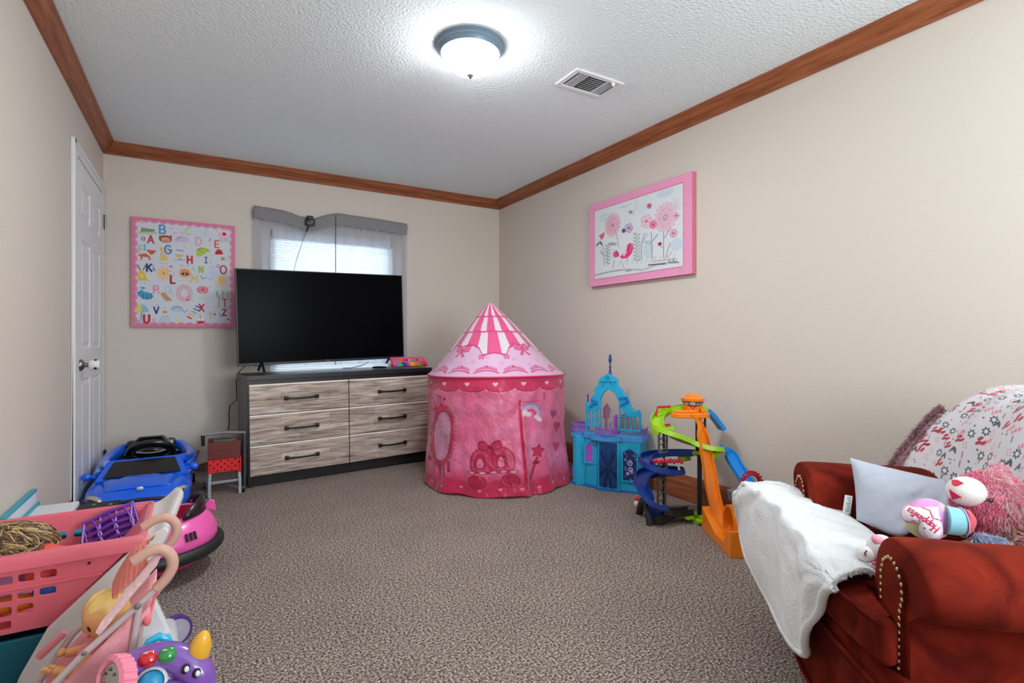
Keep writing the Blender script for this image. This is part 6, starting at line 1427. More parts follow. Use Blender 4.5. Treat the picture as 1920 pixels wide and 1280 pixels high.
# long low body, backrest and rear wheels
b = MB(); P = []
for (x, y, w, z0, z1) in [(-.085, 1.33, .050, .04, .22), (-.075, 1.45, .042, .07, .17), (-.078, 1.62, .040, .07, .155), (-.092, 1.78, .045, .06, .15), (-.110, 1.90, .055, .04, .15), (-.115, 2.02, .050, .05, .13)]:
    for k in range(16):
        a = 2*PI*k/16; c, s = math.cos(a), math.sin(a); P.append(ul(x+w*math.copysign(abs(c)**.6, c), y, (z0+z1)/2+(z1-z0)/2*math.copysign(abs(s)**.6, s)))
b.grid(P, 6, 16, cv=True); b.f += [tuple(range(16)), tuple(5*16+k for k in range(16))[::-1]]; b.mi += [0, 0]; b.build('body', UW, un, smooth=60)
MB().prism([(-.215, .09), (-.160, .285), (-.142, .31), (-.128, .285), (-.098, .20), (-.066, .118), (-.085, .09)], 0, .03, fn=lambda x, y, h: tuple(ul(x, 1.885+h+(y-.1)*.08, y))).build('backrest', UW, un, smooth=0, bevel=.008)
for (x, y) in ((-.072, 2.085), (-.165, 2.06), (-.02, 1.36), (-.145, 1.36)):
    R_ = rot_to((.35, -.94, 0)) if y > 2 else rot_to((1, 0, 0)); rr_ = .050 if y > 2 else .038
    if x in (-.165,): R_ = rot_to((1, 0, 0))
    w_ = MB().lathe([(0, -.014), (rr_*.97, -.014), (rr_, -.010), (rr_, .010), (rr_*.97, .014), (rr_*.84, .014), (rr_*.84, .011)], tuple(ul(x, y, rr_+.003)), 32, R=R_).build('wheel', mat('wheel_purple', (84, 52, 130), rough=.4), un, smooth=40)
    MB().lathe([(rr_*.84, .0115), (rr_*.30, .0125), (rr_*.28, .017), (0, .018)], tuple(ul(x, y, rr_+.003)), 32, R=R_).build('hub_cap', mat('hub_lilac', (178, 170, 192), rough=.3), w_, smooth=40)
MB().tube([ul(-.16, 2.06, .053), ul(-.075, 2.06, .053)], .012, 8).build('axle', UW, un)
b = MB(); b.ball(tuple(ul(.012, 1.24, .255)), (.022, .022, .02), 16, 10); b.build('pink_hoof', mat('uni_pink', (240, 160, 190), rough=.3), un, smooth=70)
# ------------------------------------------------------------------ armchair in the right corner (turned 45 degrees)
Q2 = math.sqrt(2)
def fr(name, v0, u0, z0, label, cat, group=None):
    e = empty(name, ((u0+v0)/Q2, (u0-v0)/Q2, z0), -PI/4, label, cat, group)
    return e, (lambda v, u, z: Vector((v-v0, u-u0, z-z0)))
UC = 1.64
ac, A3 = fr('armchair', .85, UC, 0, 'rust red velvet armchair with rolled arms and brass nailheads in the right corner', 'armchair')
def m_velvet():
    m = mat('rust_velvet', (104, 24, 17), rough=.85, spec=.12, sheen=.22, bump=.15, bscale=60); nt = m.node_tree; b = nt.nodes['Principled BSDF']; N = nt.nodes; Lk = nt.links
    setin(b, 'Sheen Roughness', .35)
    if 'Sheen Tint' in b.inputs: b.inputs['Sheen Tint'].default_value = rgb(200, 80, 50)
    tc = N.new('ShaderNodeTexCoord'); n = N.new('ShaderNodeTexNoise'); n.inputs['Scale'].default_value = 7; n.inputs['Detail'].default_value = 5; n.inputs['Distortion'].default_value = 1.2; Lk.new(tc.outputs['Object'], n.inputs['Vector'])
    r = N.new('ShaderNodeValToRGB'); e = r.color_ramp.elements; e[0].position = .36; e[0].color = rgb(82, 13, 7); e[1].position = .66; e[1].color = rgb(124, 34, 17)
    Lk.new(n.outputs['Fac'], r.inputs['Fac']); Lk.new(r.outputs['Color'], b.inputs['Base Color']); return m
VEL = m_velvet(); BRS = mat('brass_nail', (206, 182, 140), rough=.25, metal=.9)
# base with bowed front
fpv = [(.43+.065*(q/.42)**2, UC+q) for q in np.linspace(-.42, .42, 25)]+[(1.18, UC+.42), (1.18, UC-.42)]
b = MB(); b.prism(fpv, .06, .335, fn=lambda x, y, h: tuple(A3(x, y, h))); b.build('base', VEL, ac, smooth=30, bevel=.012)
b = MB()
for (z, off) in ((.30, .006), (.09, .008)):
    b.tube([tuple(A3(.43+.065*(q/.42)**2-off, UC+q, z-.02*(q/.42)**2*(z > .2))) for q in np.linspace(-.41, .41, 30)], .006, 8)
b.build('piping', VEL, ac, smooth=60)
for q in (-.36, .36):
    for v in (.52, 1.12): MB().cyl(tuple(A3(v, UC+q, 0)), tuple(A3(v, UC+q, .07)), .018, .028, seg=12).build('foot', mat('dark_wood_foot', (50, 28, 18), rough=.4), ac)
# T-shaped cushion
fcn = [(.408+.060*(q/.40)**2, UC+q) for q in np.linspace(-.395, .395, 25)]
poly = fcn+[(.50, UC+.395), (.505, UC+.225), (.95, UC+.225), (.95, UC-.225), (.505, UC-.225), (.50, UC-.395)]
b = MB(); b.prism(poly, .345, .438, fn=lambda x, y, h: tuple(A3(x, y, h))); o = b.build('seat_cushion', VEL, ac, smooth=50)
md = o.modifiers.new('bevel', 'BEVEL'); md.width = .022; md.segments = 4; md.limit_method = 'ANGLE'; md.angle_limit = math.radians(50)
P = []
for i in range(14):
    for j in range(22):
        q = -.36+.72*j/21; s = i/13; v = lerp(.43+.055*(q/.4)**2, .93, s)
        if abs(q) > .215: v = min(v, .495)
        P.append(A3(v, UC+q, .436+.022*math.sin(min(1, s*1.1)*PI)*math.cos(q/.4*PI/2)+.002))
b = MB(); b.grid(P, 14, 22); b.build('cushion_top', VEL, ac, smooth=80)
b = MB(); b.tube([tuple(A3(.406+.060*(q/.40)**2, UC+q, .436)) for q in np.linspace(-.39, .39, 30)]+[tuple(A3(.495, UC+.395, .436))], .0045, 8); b.build('cushion_piping', VEL, ac, smooth=60)
# rolled arms
AP = [(.240, .30), (.228, .40), (.221, .47), (.229, .525), (.262, .573), (.315, .598), (.38, .602), (.44, .590), (.482, .562), (.497, .530), (.490, .498), (.462, .477), (.420, .470), (.404, .448), (.406, .25), (.42, .08), (.41, .06), (.245, .06)]
VSs = [.510, .513, .522, .54, .565, .60, .655, .672, .689, .73, .80, .87, .95, 1.05, 1.15, 1.18]
for sgn in (-1, 1):
    P = []; n = len(AP)
    for v in VSs:
        k = np.interp(v, [.510, .513, .522, .54], [.86, .93, .98, 1.0]); g = 1-.045*math.exp(-((v-.672)/.016)**2)+.012*math.sin((v-.5)*9)
        for (q, z) in AP:
            roll = 1 if z > .45 else 0; cq, cz_ = (.36, .53) if roll else (.33, .25)
            kk = k*(g if roll else 1) if roll else (.97+.03*k)
            pl = .0025*math.sin(q*170+z*130)*max(0, 1-abs(v-.545)/.035)*roll
            P.append(A3(v, UC+sgn*(cq+(q-cq)*kk+pl), cz_+(z-cz_)*kk+pl))
    b = MB(); b.grid(P, len(VSs), n, cv=True); b.f += [tuple(range(n)), tuple((len(VSs)-1)*n+k for k in range(n))]; b.mi += [0, 0]
    arm = b.build('arm', VEL, ac, smooth=60)
    md = arm.modifiers.new('sub', 'SUBSURF'); md.levels = 1; md.render_levels = 2
    pp = [(.298, .09), (.298, .46), (.300, .51), (.313, .542), (.342, .558), (.375, .550), (.396, .525), (.400, .495), (.388, .462), (.384, .40), (.384, .09)]
    b = MB(); b.prism([(UC+sgn*q, z) for q, z in pp], .502, .515, fn=lambda x, y, h: tuple(A3(h, x, y))); b.build('front_panel', VEL, arm, smooth=0, bevel=.003)
    # nailheads follow the edge of the panel
    dense = []
    for (p0, p1) in zip(pp[:-1], pp[1:]):
        L = math.dist(p0, p1); m_ = max(1, int(L/.001))
        for t in range(m_): dense.append((lerp(p0[0], p1[0], t/m_), lerp(p0[1], p1[1], t/m_)))
    acc = 0; first = None; last = dense[0]
    for p in dense:
        acc += math.dist(p, last); last = p
        if acc >= .0148 and (sgn < 0 or p[1] > .43):
            acc = 0
            loc = A3(.5005, UC+sgn*p[0], p[1])
            if first is None:
                first = MB().ball((0, 0, 0), (.0032, .0048, .0048), 12, 8).build('nailhead', BRS, arm, smooth=80, loc=loc)
            else:
                c = first.copy(); COL.objects.link(c); c.parent = arm; c.location = loc
pip = None
for q in np.linspace(-.30, -.02, 14):
    c = first.copy(); COL.objects.link(c); c.parent = ac; c.location = A3(.43+.065*(q/.42)**2-.004, UC+q, .075+.05*(q+.30)/.28*0+.012); c.name = 'nailhead'
# backrest
P = []; nz_ = 15; nk = 40
for i in range(nz_):
    s = i/(nz_-1); z = .30+.545*math.sin(s*PI/2)**.9; zz_ = (z-.30)/.545; hwid = .435*(1-.16*zz_**6)*(1 if s < .9 else math.sqrt(max(0.02, 1-((s-.9)/.11)**2))); vf = .925+.15*zz_; th = .21*(1 if s < .8 else math.sqrt(max(.02, 1-((s-.8)/.21)**2)))
    for k in range(nk):
        a = 2*PI*k/nk; c, s_ = math.cos(a), math.sin(a)
        P.append(A3(vf+.105+th/2*math.copysign(abs(c)**.6, c), UC+hwid*math.copysign(abs(s_)**.35, s_), z))
b = MB(); b.grid(P, nz_, nk, cv=True); b.f += [tuple(range(nk)), tuple((nz_-1)*nk+k for k in range(nk))]; b.mi += [0, 0]; b.build('backrest', VEL, ac, smooth=70)

# ------------------------------------------------------------------ printed throw over the back of the chair
th_, T3_ = fr('printed_throw', 1.08, 1.66, .86, 'white throw blanket printed with red leaves and grey flowers over the armchair back', 'blanket')
A = Art(0, 0, 96, 80, 640, 530, (228, 224, 228))
rd_ = random.Random(5)
for k in range(60): A.oval(rd_.uniform(0, 96), rd_.uniform(0, 80), rd_.uniform(3, 7), rd_.uniform(2, 5), rd_.choice([(238, 218, 222), (222, 226, 228), (232, 220, 228)]), a=.6)
cells = [(x, y) for x in range(32) for y in range(27)]; rd_.shuffle(cells)
for (i, j) in cells:
    x, y = i*3+1.5+rd_.uniform(-.7, .7), j*3+1.5+rd_.uniform(-.7, .7); t = rd_.random(); ro = rd_.uniform(-.9, -.3)
    if t < .20:
        c = rd_.choice([(176, 40, 62), (190, 52, 74), (160, 34, 54)])
        for (dx, dy) in ((-.75, .1), (.6, -.5), (.5, .8)): A.oval(x+dx, y+dy, .95, .42, c, ro-.3)
    elif t < .36:
        for m_ in range(7): a_ = m_*2*PI/7; A.oval(x+.95*math.cos(a_), y+.95*math.sin(a_), .36, .26, (82, 92, 98), a_)
        A.oval(x, y, .72, .72, (82, 92, 98), ring=.25); A.oval(x, y, .45, .45, (236, 236, 238))
    elif t < .47: A.oval(x, y, 1.1, .45, (92, 98, 100), .9); A.oval(x+.9, y-.3, 1.0, .4, (92, 98, 100), 2.2)
    elif t < .60:
        A.line([(x-1, y+1), (x+1, y-1)], .2, (226, 130, 148))
        for m_ in range(3): A.oval(x-.6+m_*.7, y+.2-m_*.7, .45, .22, (232, 140, 158), -.1); A.oval(x-.3+m_*.7, y+.7-m_*.7, .45, .22, (232, 140, 158), 1.2)
    elif t < .70: A.line([(x-.8, y-.6), (x+.3, y-.9), (x+.8, y+.2), (x, y+.9), (x-.8, y-.6)], .16, (226, 150, 166))
    elif t < .80:
        for m_ in range(6): A.oval(x+rd_.uniform(-.9, .9), y+rd_.uniform(-.9, .9), .15, .15, (70, 74, 80))
    elif t < .88: A.line([(x-.2, y-.8), (x+.2, y+.8)], .26, (150, 50, 70))
    else: A.oval(x, y, .34, .28, rd_.choice([(150, 60, 80), (90, 92, 96), (206, 140, 160)]))
A.c[:, -14:-8] = np.array((236, 170, 186))/255
nu_, nv_ = 640, 530; P = np.zeros((nv_, nu_, 3))
PF = {0: [(.885, .50), (.935, .62), (.985, .745), (1.045, .838), (1.12, .872), (1.22, .868), (1.31, .80), (1.32, .66)], 1: [(.845, .592), (.905, .695), (.955, .765), (1.03, .823), (1.12, .858), (1.22, .858), (1.31, .80), (1.33, .66)]}
C0 = spl(PF[0], nv_); C1 = spl(PF[1], nv_)
for i in range(nu_):
    t = i/(nu_-1); q = lerp(-.46, .475, t); m_ = max(0, (t-.45)/.55)**2.2; e = 1-.0*t
    drop = .012*max(0, abs(q)-.40)/.07
    for j in range(nv_):
        v = lerp(C0[j][0], C1[j][0], m_); z = lerp(C0[j][1], C1[j][1], m_); s = j/nv_
        w = .007*math.sin(q*46+2*math.sin(s*5))*math.exp(-((s-.35)/.35)**2)+.005*math.sin(q*19+s*9)
        P[j, i] = (v-1.08-.6*w-.006, UC+q-1.66+.012*math.sin(s*7)*t*(1 if t > .8 else 0), z-.86+.8*w+.006-drop-.05*max(0, (abs(q)-.44)/.03)**2*.2)
gridmesh('throw_cloth', P, A.c, paintmat('throw_print', rough=.85, sheen=.2, trans=.1), th_, solid=.006)
# shaggy mauve cushion peeking out beside it
sg, S3_ = fr('shaggy_cushion', .93, 2.07, .60, 'shaggy mauve cushion edge sticking out beside the printed throw', 'cushion')
MV = mat('mauve_shag', (168, 124, 132), rough=.9, sheen=.4); MV2 = mat('mauve_shag_dark', (128, 88, 98), rough=.9)
pts, nr = [], []; b = MB()
path = spl([(.83, 2.095, .545), (.87, 2.11, .60), (.91, 2.115, .655), (.95, 2.12, .71), (.99, 2.12, .755)], 20)
b.m(MV).tube([S3_(*p) for p in path], [.022]+[.034]*18+[.02], 12)
for p in path:
    for k in range(18):
        a = 2*PI*k/18; d = Vector((math.cos(a)*-.6, math.sin(a)*.7+.1, math.sin(a+.7))); d.normalize(); pts.append(S3_(*p)+d*.034); nr.append(d)
rr_ = random.Random(11)
fur(b.m(MV), pts, nr, .024, .0012, 4200, droop=.3, jit=.9, rnd=rr_); fur(b.m(MV2), pts, nr, .022, .0012, 2000, droop=.3, jit=.9, rnd=rr_)
b.build('shag', None, sg, smooth=0, fix=False)

# ------------------------------------------------------------------ white blanket on the seat
wb, B3 = fr('white_blanket', .5, 1.75, .45, 'fluffy white blanket draped over the seat and front of the red armchair', 'blanket')
TT = [(.50, 2.00, .500), (.585, 1.94, .476), (.60, 1.82, .474), (.61, 1.68, .474), (.60, 1.55, .474), (.515, 1.425, .466)]
FF = [(.335, 2.100, .482), (.362, 1.99, .490), (.385, 1.86, .488), (.398, 1.70, .480), (.405, 1.52, .472), (.418, 1.375, .458)]
HH = [(.318, 2.125, .405), (.340, 2.150, .290), (.362, 2.00, .205), (.382, 1.80, .165), (.396, 1.60, .175), (.399, 1.545, .205), (.402, 1.475, .325), (.408, 1.40, .425), (.414, 1.350, .452)]
na_, nb1, nb2 = 90, 40, 45
tt_ = spl(TT, na_); ff_ = spl(FF, na_); hh_ = spl(HH, na_)
rows = nb1+nb2; P = np.zeros((rows, na_, 3)); Cc = np.zeros((rows, na_, 3)); Cc[:] = np.array((240, 243, 245))/255
for i in range(na_):
    T0, F0, H0 = np.array(tt_[i]), np.array(ff_[i]), np.array(hh_[i])
    for j in range(rows):
        if j < nb1: s = j/nb1; p = T0+(F0-T0)*s; p[2] += .010*math.sin(s*PI)
        else:
            s = (j-nb1)/(nb2-1); p = F0+(H0-F0)*(s**1.15); p[0] = lerp(F0[0], H0[0], s)-.016*math.sin(s*PI)*min(1, np.linalg.norm(H0-F0)/.2)
        x_, y_ = i/na_, j/rows
        w = .006*math.sin(x_*26+y_*9+2*mnoise.noise(Vector((x_*3, y_*3, 1))))+.005*mnoise.noise(Vector((x_*14, y_*10, 5)))+.0016*mnoise.noise(Vector((x_*70, y_*50, 5)))
        k = min(1, j/6)*(1 if j < nb1 else min(1, np.linalg.norm(H0-F0)/.12)); w *= (1 if j < nb1-6 else min(1, np.linalg.norm(H0-F0)/.12))
        p[2] += abs(w)*1.3*k if j < nb1 else w*.3; p[0] -= (w if j >= nb1 else 0)
        P[j, i] = (p[0]-.5, p[1]-1.75, p[2]-.45)
M_FL = paintmat('fleece', rough=.95, spec=.1, sheen=.5, bump=.7, bscale=170, bdist=.006)
cl_o = gridmesh('fleece_cloth', P, Cc, M_FL, wb, solid=.014)
b = MB(); FLM = mat('fleece_white', (228, 232, 234), rough=.95, sheen=.5)
hem = [Vector(P[-1, i]) for i in range(na_)]; side = [Vector(P[j, 0]) for j in range(0, rows)][::-1]; near = [Vector(P[j, na_-1]) for j in range(0, rows, 2)]
tp_ = side[:]+hem[1:-2]; b.tube(tp_, [.011]*(len(tp_)-6)+[.010, .009, .007, .005, .003, .001], 8); b.build('rolled_hem', mat('fleece_hem', (230, 234, 236), rough=.95, sheen=.5, bump=.8, bscale=150), wb, smooth=80)
b = MB(); pts = hem+near+side; nr = [Vector((-.6, 0, -.6))]*len(hem)+[Vector((-.2, -.7, .3))]*len(near)+[Vector((-.5, .5, 0))]*len(side)
fur(b, pts, nr, .0075, .0009, 2600, droop=.2, jit=.9); b.build('fringe_pile', FLM, wb, smooth=0, fix=False)

# ------------------------------------------------------------------ grey-blue pillow
pw, W3 = fr('pillow', .70, 1.78, .48, 'plain pale grey pillow leaning against the far arm of the armchair', 'pillow')
TLc, TRc, BRc, BLc = [np.array(p) for p in ((.612, 1.865, .652), (.865, 1.86, .600), (.83, 1.68, .500), (.600, 1.79, .488))]
BMc = np.array((.665, 1.675, .475))
nn = 44; nrm_ = np.cross(TRc-TLc, BLc-TLc); nrm_ = nrm_/np.linalg.norm(nrm_)
if nrm_[1] > 0: nrm_ = -nrm_
top_, bot_ = [], []
for i in range(nn):
    for j in range(nn):
        s, t = i/(nn-1), j/(nn-1)
        pin = .018*(math.sin(s*PI)*0+1)
        c_ = (1-s)*(1-t)*TLc+s*(1-t)*TRc+s*t*BRc+(1-s)*t*BLc+(BMc-(.7*BLc+.3*BRc))*math.exp(-((s-.3)/.22)**2)*t**2
        mid = (TLc+TRc+BRc+BLc)/4; edge = 1-min(1, 4*min(s, 1-s))*0
        inw = .022*(math.sin(s*PI)*(abs(2*t-1)**3)+math.sin(t*PI)*(abs(2*s-1)**3)); c_ = c_+(mid-c_)*inw*2.0
        puff = (max(0, math.sin(s*PI))*max(0, math.sin(t*PI)))**.5; wr = .003*mnoise.noise(Vector((s*9+t*9, (s-t)*3, 2)))*1.6+.0035*mnoise.noise(Vector((s*22, t*6, 7)))
        top_.append(W3(*(c_+nrm_*(.052*puff+wr*puff)))); bot_.append(W3(*(c_-nrm_*(.040*puff))))
b = MB(); b.grid(top_, nn, nn); b.grid([p+Vector((0, 0, 0)) for p in bot_], nn, nn); b.build('pillow_case', mat('pillow_grey', (182, 188, 202), rough=.7, sheen=.2, bump=.25, bscale=60), pw, smooth=80)
b = MB(); e0 = W3(*(.35*TLc+.65*BLc-np.array((.002, .0, 0)))); b.add([e0, e0+Vector((-.022, -.006, .004)), e0+Vector((-.030, -.008, -.052)), e0+Vector((-.006, 0, -.056))], [(0, 1, 2, 3)]); tg = b.build('care_tag', mat('tag_white', (232, 232, 232), rough=.7), pw, smooth=0, solid=.0012)
b = MB()
for k in range(8):
    a_ = e0+Vector((-.0045-.0009*k, -.0030, -.004-.006*k)); b.tube([a_, a_+Vector((-.013+.003*(k % 3), -.0035, .001))], .0009, 4)
b.build('tag_print', mat('tag_ink', (90, 104, 124), rough=.8), tg, smooth=0)

# ------------------------------------------------------------------ plush toys on the chair
def furball(name, c, r, m_, parent, n=2500, L=.016, w=.0012, colfn=None, base=None, R=None, seed=2, droop=.35):
    rnd = random.Random(seed); b = MB(); b.m(base or m_[0]); b.ball(tuple(c), r, 24, 16, R=R)
    rv = r if isinstance(r, (tuple, list)) else (r, r, r); pts = []; nr = []
    for _ in range(1500):
        p = Vector((rnd.gauss(0, 1), rnd.gauss(0, 1), rnd.gauss(0, 1))).normalized(); q = Vector((p.x*rv[0], p.y*rv[1], p.z*rv[2])); d = Vector((p.x/rv[0], p.y/rv[1], p.z/rv[2])).normalized()
        if R is not None: q = R @ q; d = R @ d
        pts.append(Vector(c)+q); nr.append(d)
    if colfn is None: fur(b, pts, nr, L, w, n, droop=droop, jit=.6, rnd=rnd)
    else:
        groups = {}
        for p, d in zip(pts, nr): groups.setdefault(colfn(p-Vector(c), rnd), []).append((p, d))
        for k, lst in groups.items():
            b.m(m_[k]); fur(b, [q[0] for q in lst], [q[1] for q in lst], L, w, int(n*len(lst)/1500), droop=droop, jit=.8, rnd=rnd)
    return b.build(name, None, parent, smooth=0, fix=False)
FP = [mat('fur_pink', (242, 130, 162), rough=.85, sheen=.5), mat('fur_pale_pink', (240, 180, 196), rough=.85, sheen=.5), mat('fur_cream', (238, 216, 196), rough=.85, sheen=.5), mat('fur_tan', (222, 180, 130), rough=.85, sheen=.5), mat('fur_rose', (214, 110, 130), rough=.85, sheen=.5)]
br, R3 = fr('teddy_bear', .84, 1.52, .47, 'fluffy pink teddy bear with white muzzle and red nose lying on the armchair', 'plush toy')
def bcol(p, rnd):
    k = rnd.random()
    if p.x < -.035+.02*k: return 0
    if p.z < -.03 and p.x > .0: return 3 if k < .5 else 2
    if p.z < -.045: return 4 if k < .5 else 2
    return 1 if k < .65 else (0 if k < .8 else 2)
hc = R3(.822, 1.555, .620)
hd = furball('head', hc, (.074, .072, .072), FP, br, n=16000, L=.017, w=.0008, colfn=bcol, seed=4)
mz = R3(.752, 1.525, .652)
MW = mat('muzzle_white', (236, 232, 226), rough=.8, sheen=.4, bump=.2, bscale=300); RN = mat('nose_red', (216, 36, 70), rough=.6)
mu = MB().ball(tuple(mz), (.040, .038, .036), 28, 18, fn=lambda p: p*(1+.02*math.cos(p.z*3))).build('muzzle', MW, hd, smooth=80)
def onm(du, dz_, off=.0): 
    d = Vector((-.78, du, dz_)).normalized(); return mz+Vector((d.x*.040, d.y*.038, d.z*.036))*(1+off), d
# nose on top, open mouth below (both seen from the left-front)
for nm, du, dz_, pts2 in (('nose', -.42, .62, [(-.013, .007), (0, .0105), (.013, .007), (.006, -.004), (0, -.007), (-.008, -.004)]), ('mouth', -.52, -.16, [(-.013, .012), (.014, -.001), (-.009, -.014)])):
    c_, d = onm(du, dz_); R_ = d.to_track_quat('Z', 'Y').to_matrix(); b = MB(); b.prism(pts2, -.004, .0014, fn=lambda x, y, h: tuple(c_+R_ @ Vector((x, y, h)))); b.build(nm, RN, hd, smooth=0, bevel=.001)
for (v, u, z) in ((.783, 1.492, .642), (.80, 1.60, .668)): MB().ball(tuple(R3(v, u, z)), .0062, 14, 10).build('eye', mat('bear_eye', (16, 12, 16), rough=.1, coat=1), hd, smooth=80)
for (v, u, z, m_) in ((.880, 1.512, .628, (mat('ear_blue', (120, 190, 226), rough=.8), mat('ear_red', (206, 50, 90), rough=.8))),):
    e = furball('ear', R3(v, u, z+.012), (.016, .018, .018), [m_[0]], hd, n=500, L=.012, seed=8); MB().ball(tuple(R3(v-.002, u-.012, z-.012)), (.012, .010, .016), 14, 10).build('inner_ear', m_[1], e, smooth=80)
furball('ear', R3(.86, 1.60, .685), (.018, .016, .02), [FP[1]], hd, n=500, L=.012, seed=9)
furball('body', R3(.905, 1.50, .540), (.075, .075, .066), FP, br, n=9000, L=.018, w=.0009, colfn=lambda p, r: r.choice([1, 2, 4]), seed=5)
furball('paw', R3(.775, 1.475, .525), (.050, .030, .030), FP, br, n=1800, L=.014, colfn=lambda p, r: r.choice([1, 2, 2]), seed=6)
furball('paw', R3(.86, 1.455, .525), (.045, .028, .028), FP, br, n=1500, L=.014, colfn=lambda p, r: r.choice([2, 3, 1]), seed=7)

rp, G3 = fr('rainbow_plush', .67, 1.50, .47, 'small rainbow plush with a white lettered heart in front of the pillow', 'plush toy')
def paintball(name, c, r, colfn, parent, R=None, nu=72, nv=48):
    P = np.zeros((nv, nu, 3)); C = np.zeros((nv, nu, 3))
    for j in range(nv):
        th = PI*j/(nv-1)
        for i in range(nu):
            a = 2*PI*i/nu; p = Vector((math.sin(th)*math.cos(a), math.sin(th)*math.sin(a), math.cos(th))); C[j, i] = np.array(colfn(p))/255
            q = Vector((p.x*r[0], p.y*r[1], p.z*r[2])); q = R @ q if R is not None else q; P[j, i] = Vector(c)+q
    return gridmesh(name, P, C, paintmat('plush_print', rough=.85, sheen=.5, bump=.3, bscale=250), parent, closed_u=True)
def mixc(a, b, t): t = max(0, min(1, t)); return tuple(x+(y-x)*t for x, y in zip(a, b))
def tie(p):
    n = mnoise.noise(p*1.6+Vector((3, 1, 2)))*.5
    t = (p.z*.6+p.x*.5+n+1)/2
    cs = [(176, 214, 150), (240, 214, 150), (240, 150, 196), (196, 150, 216), (240, 206, 140)]
    k = max(0, min(3.999, t*4)); return mixc(cs[int(k)], cs[int(k)+1], k-int(k))
paintball('body', G3(.660, 1.500, .585), (.052, .030, .050), tie, rp)
MB().tube([G3(.690, 1.487, .590), G3(.722, 1.484, .588)], [.0335, .0315], 24).build('cyan_leg', mat('plush_cyan', (140, 206, 222), rough=.85, sheen=.4, bump=.2, bscale=200), rp, smooth=60)
MB().tube([G3(.7215, 1.484, .588), G3(.726, 1.484, .587), G3(.737, 1.483, .582), G3(.741, 1.483, .580)], [.0325, .0328, .024, .008], 24).build('red_foot', mat('plush_coral', (226, 84, 100), rough=.85, sheen=.4), rp, smooth=60)
b = MB(); b.tube([G3(.7215, 1.484, .588)+Vector((0, .0335*math.cos(a), .0335*math.sin(a))) for a in np.linspace(0, 2*PI, 30, endpoint=False)], .0016, 6, closed=True); b.build('seam', mat('seam_lilac', (206, 180, 220), rough=.8), rp, smooth=60)
# heart patch with lettering, facing the near arm / doorway
A = Art(-10, -10, 10, 10, 170, 170, (230, 232, 238)); A.heart(0, 0, 9.6, (226, 160, 214), asp=1.0); A.heart(0, 0, 8.9, (240, 238, 242), asp=1.0)
A.text('Happiness', -6.6, 1.5, 3.6, .62, (196, 30, 84), rot=-.12, asp=.62, slant=.15); A.line([(-5, 4.4), (-2, 3), (1, 5), (4, 3.6)], .6, (196, 30, 84))
A.oval(1, -4.6, 2.0, 1.3, (236, 130, 190)); A.line([(2.6, -5.6), (4.4, -6.6)], .4, (110, 40, 120)); A.oval(-3, -3.4, .4, .4, (60, 60, 90)); A.heart(4, -2.4, .8, (196, 40, 90)); A.heart(-5, -2, .6, (196, 40, 90)); A.oval(3, 6, .35, .35, (90, 60, 120))
ht = [(16*math.sin(t)**3/16, -(13*math.cos(t)-5*math.cos(2*t)-2*math.cos(3*t)-math.cos(4*t))/16) for t in np.linspace(0, 2*PI, 120)]
n1, n2 = 170, 40; P = np.zeros((n2, n1, 3)); C = np.zeros((n2, n1, 3)); hcn = G3(.648, 1.487, .588); rot = -2.5
X_ = Vector((.92, -.05, -.05)).normalized(); 
nX = Vector((-.45, -.85, .28)).normalized(); uX = Vector((0, 0, 1)); sX = uX.cross(nX).normalized(); uX = nX.cross(sX).normalized()
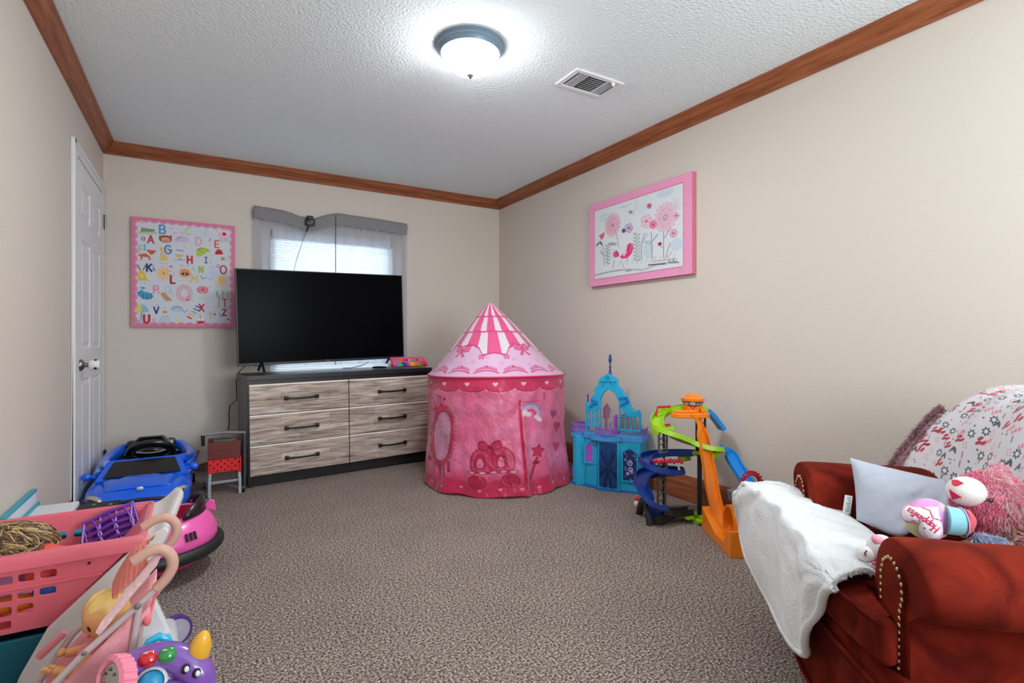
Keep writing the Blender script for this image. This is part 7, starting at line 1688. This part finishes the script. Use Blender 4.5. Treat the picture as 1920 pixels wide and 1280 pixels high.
for i in range(n1):
    t = 2*PI*i/(n1-1); hx = math.sin(t)**3; hy = -(13*math.cos(t)-5*math.cos(2*t)-2*math.cos(3*t)-math.cos(4*t))/16
    for j in range(n2):
        k = j/(n2-1); ax, ay = hx*k, hy*k; px_ = min(169, max(0, int((ax*9.6+10)/20*170))); py_ = min(169, max(0, int((ay*9.6+10)/20*170))); C[j, i] = A.c[py_, px_]
        c_, s_ = math.cos(rot), math.sin(rot); bx_, by_ = ax*c_-ay*s_, ax*s_+ay*c_
        P[j, i] = hcn+sX*bx_*.046*-1*-1+uX*-by_*.046+nX*(.022*(1-k**2.2)+.010)
gridmesh('heart_patch', P, C, paintmat('plush_print', rough=.85), rp)
b = MB(); b.m(mat('tail_blue', (160, 200, 228), rough=.9)); pts = [G3(.735+.05*k/20, 1.462, .560-.010*k/20) for k in range(20)]
fur(b, pts, [Vector((.5, -.5, .4))]*20, .026, .0012, 500, droop=.3, jit=.7); b.m(mat('tail_lilac', (206, 196, 226), rough=.9)); fur(b, pts, [Vector((.5, -.5, .4))]*20, .026, .0012, 500, droop=.3, jit=.7); b.build('fluffy_tail', None, rp, smooth=0, fix=False)
# small white plush tucked by the near arm
wp_, H3 = fr('white_plush', .55, 1.46, .482, 'small white plush with a pink ear tucked in the blanket by the near arm', 'plush toy')
H3_ = H3; H3 = lambda v, u, z: H3_(v-.012, u+.004, z+.024)
PWm = mat('plush_white', (236, 232, 232), rough=.9, sheen=.5, bump=.4, bscale=160)
b = MB(); b.ball(tuple(H3(.56, 1.462, .492)), (.032, .030, .032), 20, 14); b.ball(tuple(H3(.525, 1.455, .478)), (.022, .018, .018), 16, 10); b.build('body', PWm, wp_, smooth=80)
MB().ball(tuple(H3(.548, 1.448, .515)), (.016, .010, .012), 16, 10, R=Matrix.Rotation(.5, 3, 'Y')).build('ear', mat('plush_pink', (244, 160, 184), rough=.9, sheen=.5), wp_, smooth=80)
MB().tube([H3(.520, 1.437, .492), H3(.515, 1.436, .485), H3(.518, 1.436, .479)], .0018, 6).build('closed_eye', mat('stitch_dark', (90, 80, 80), rough=.8), wp_, smooth=60)
MB().tube([H3(.56, 1.432, .47), H3(.545, 1.43, .463), H3(.53, 1.432, .466)], .005, 8).build('ribbon', mat('ribbon_pink', (236, 90, 150), rough=.7), wp_, smooth=60)
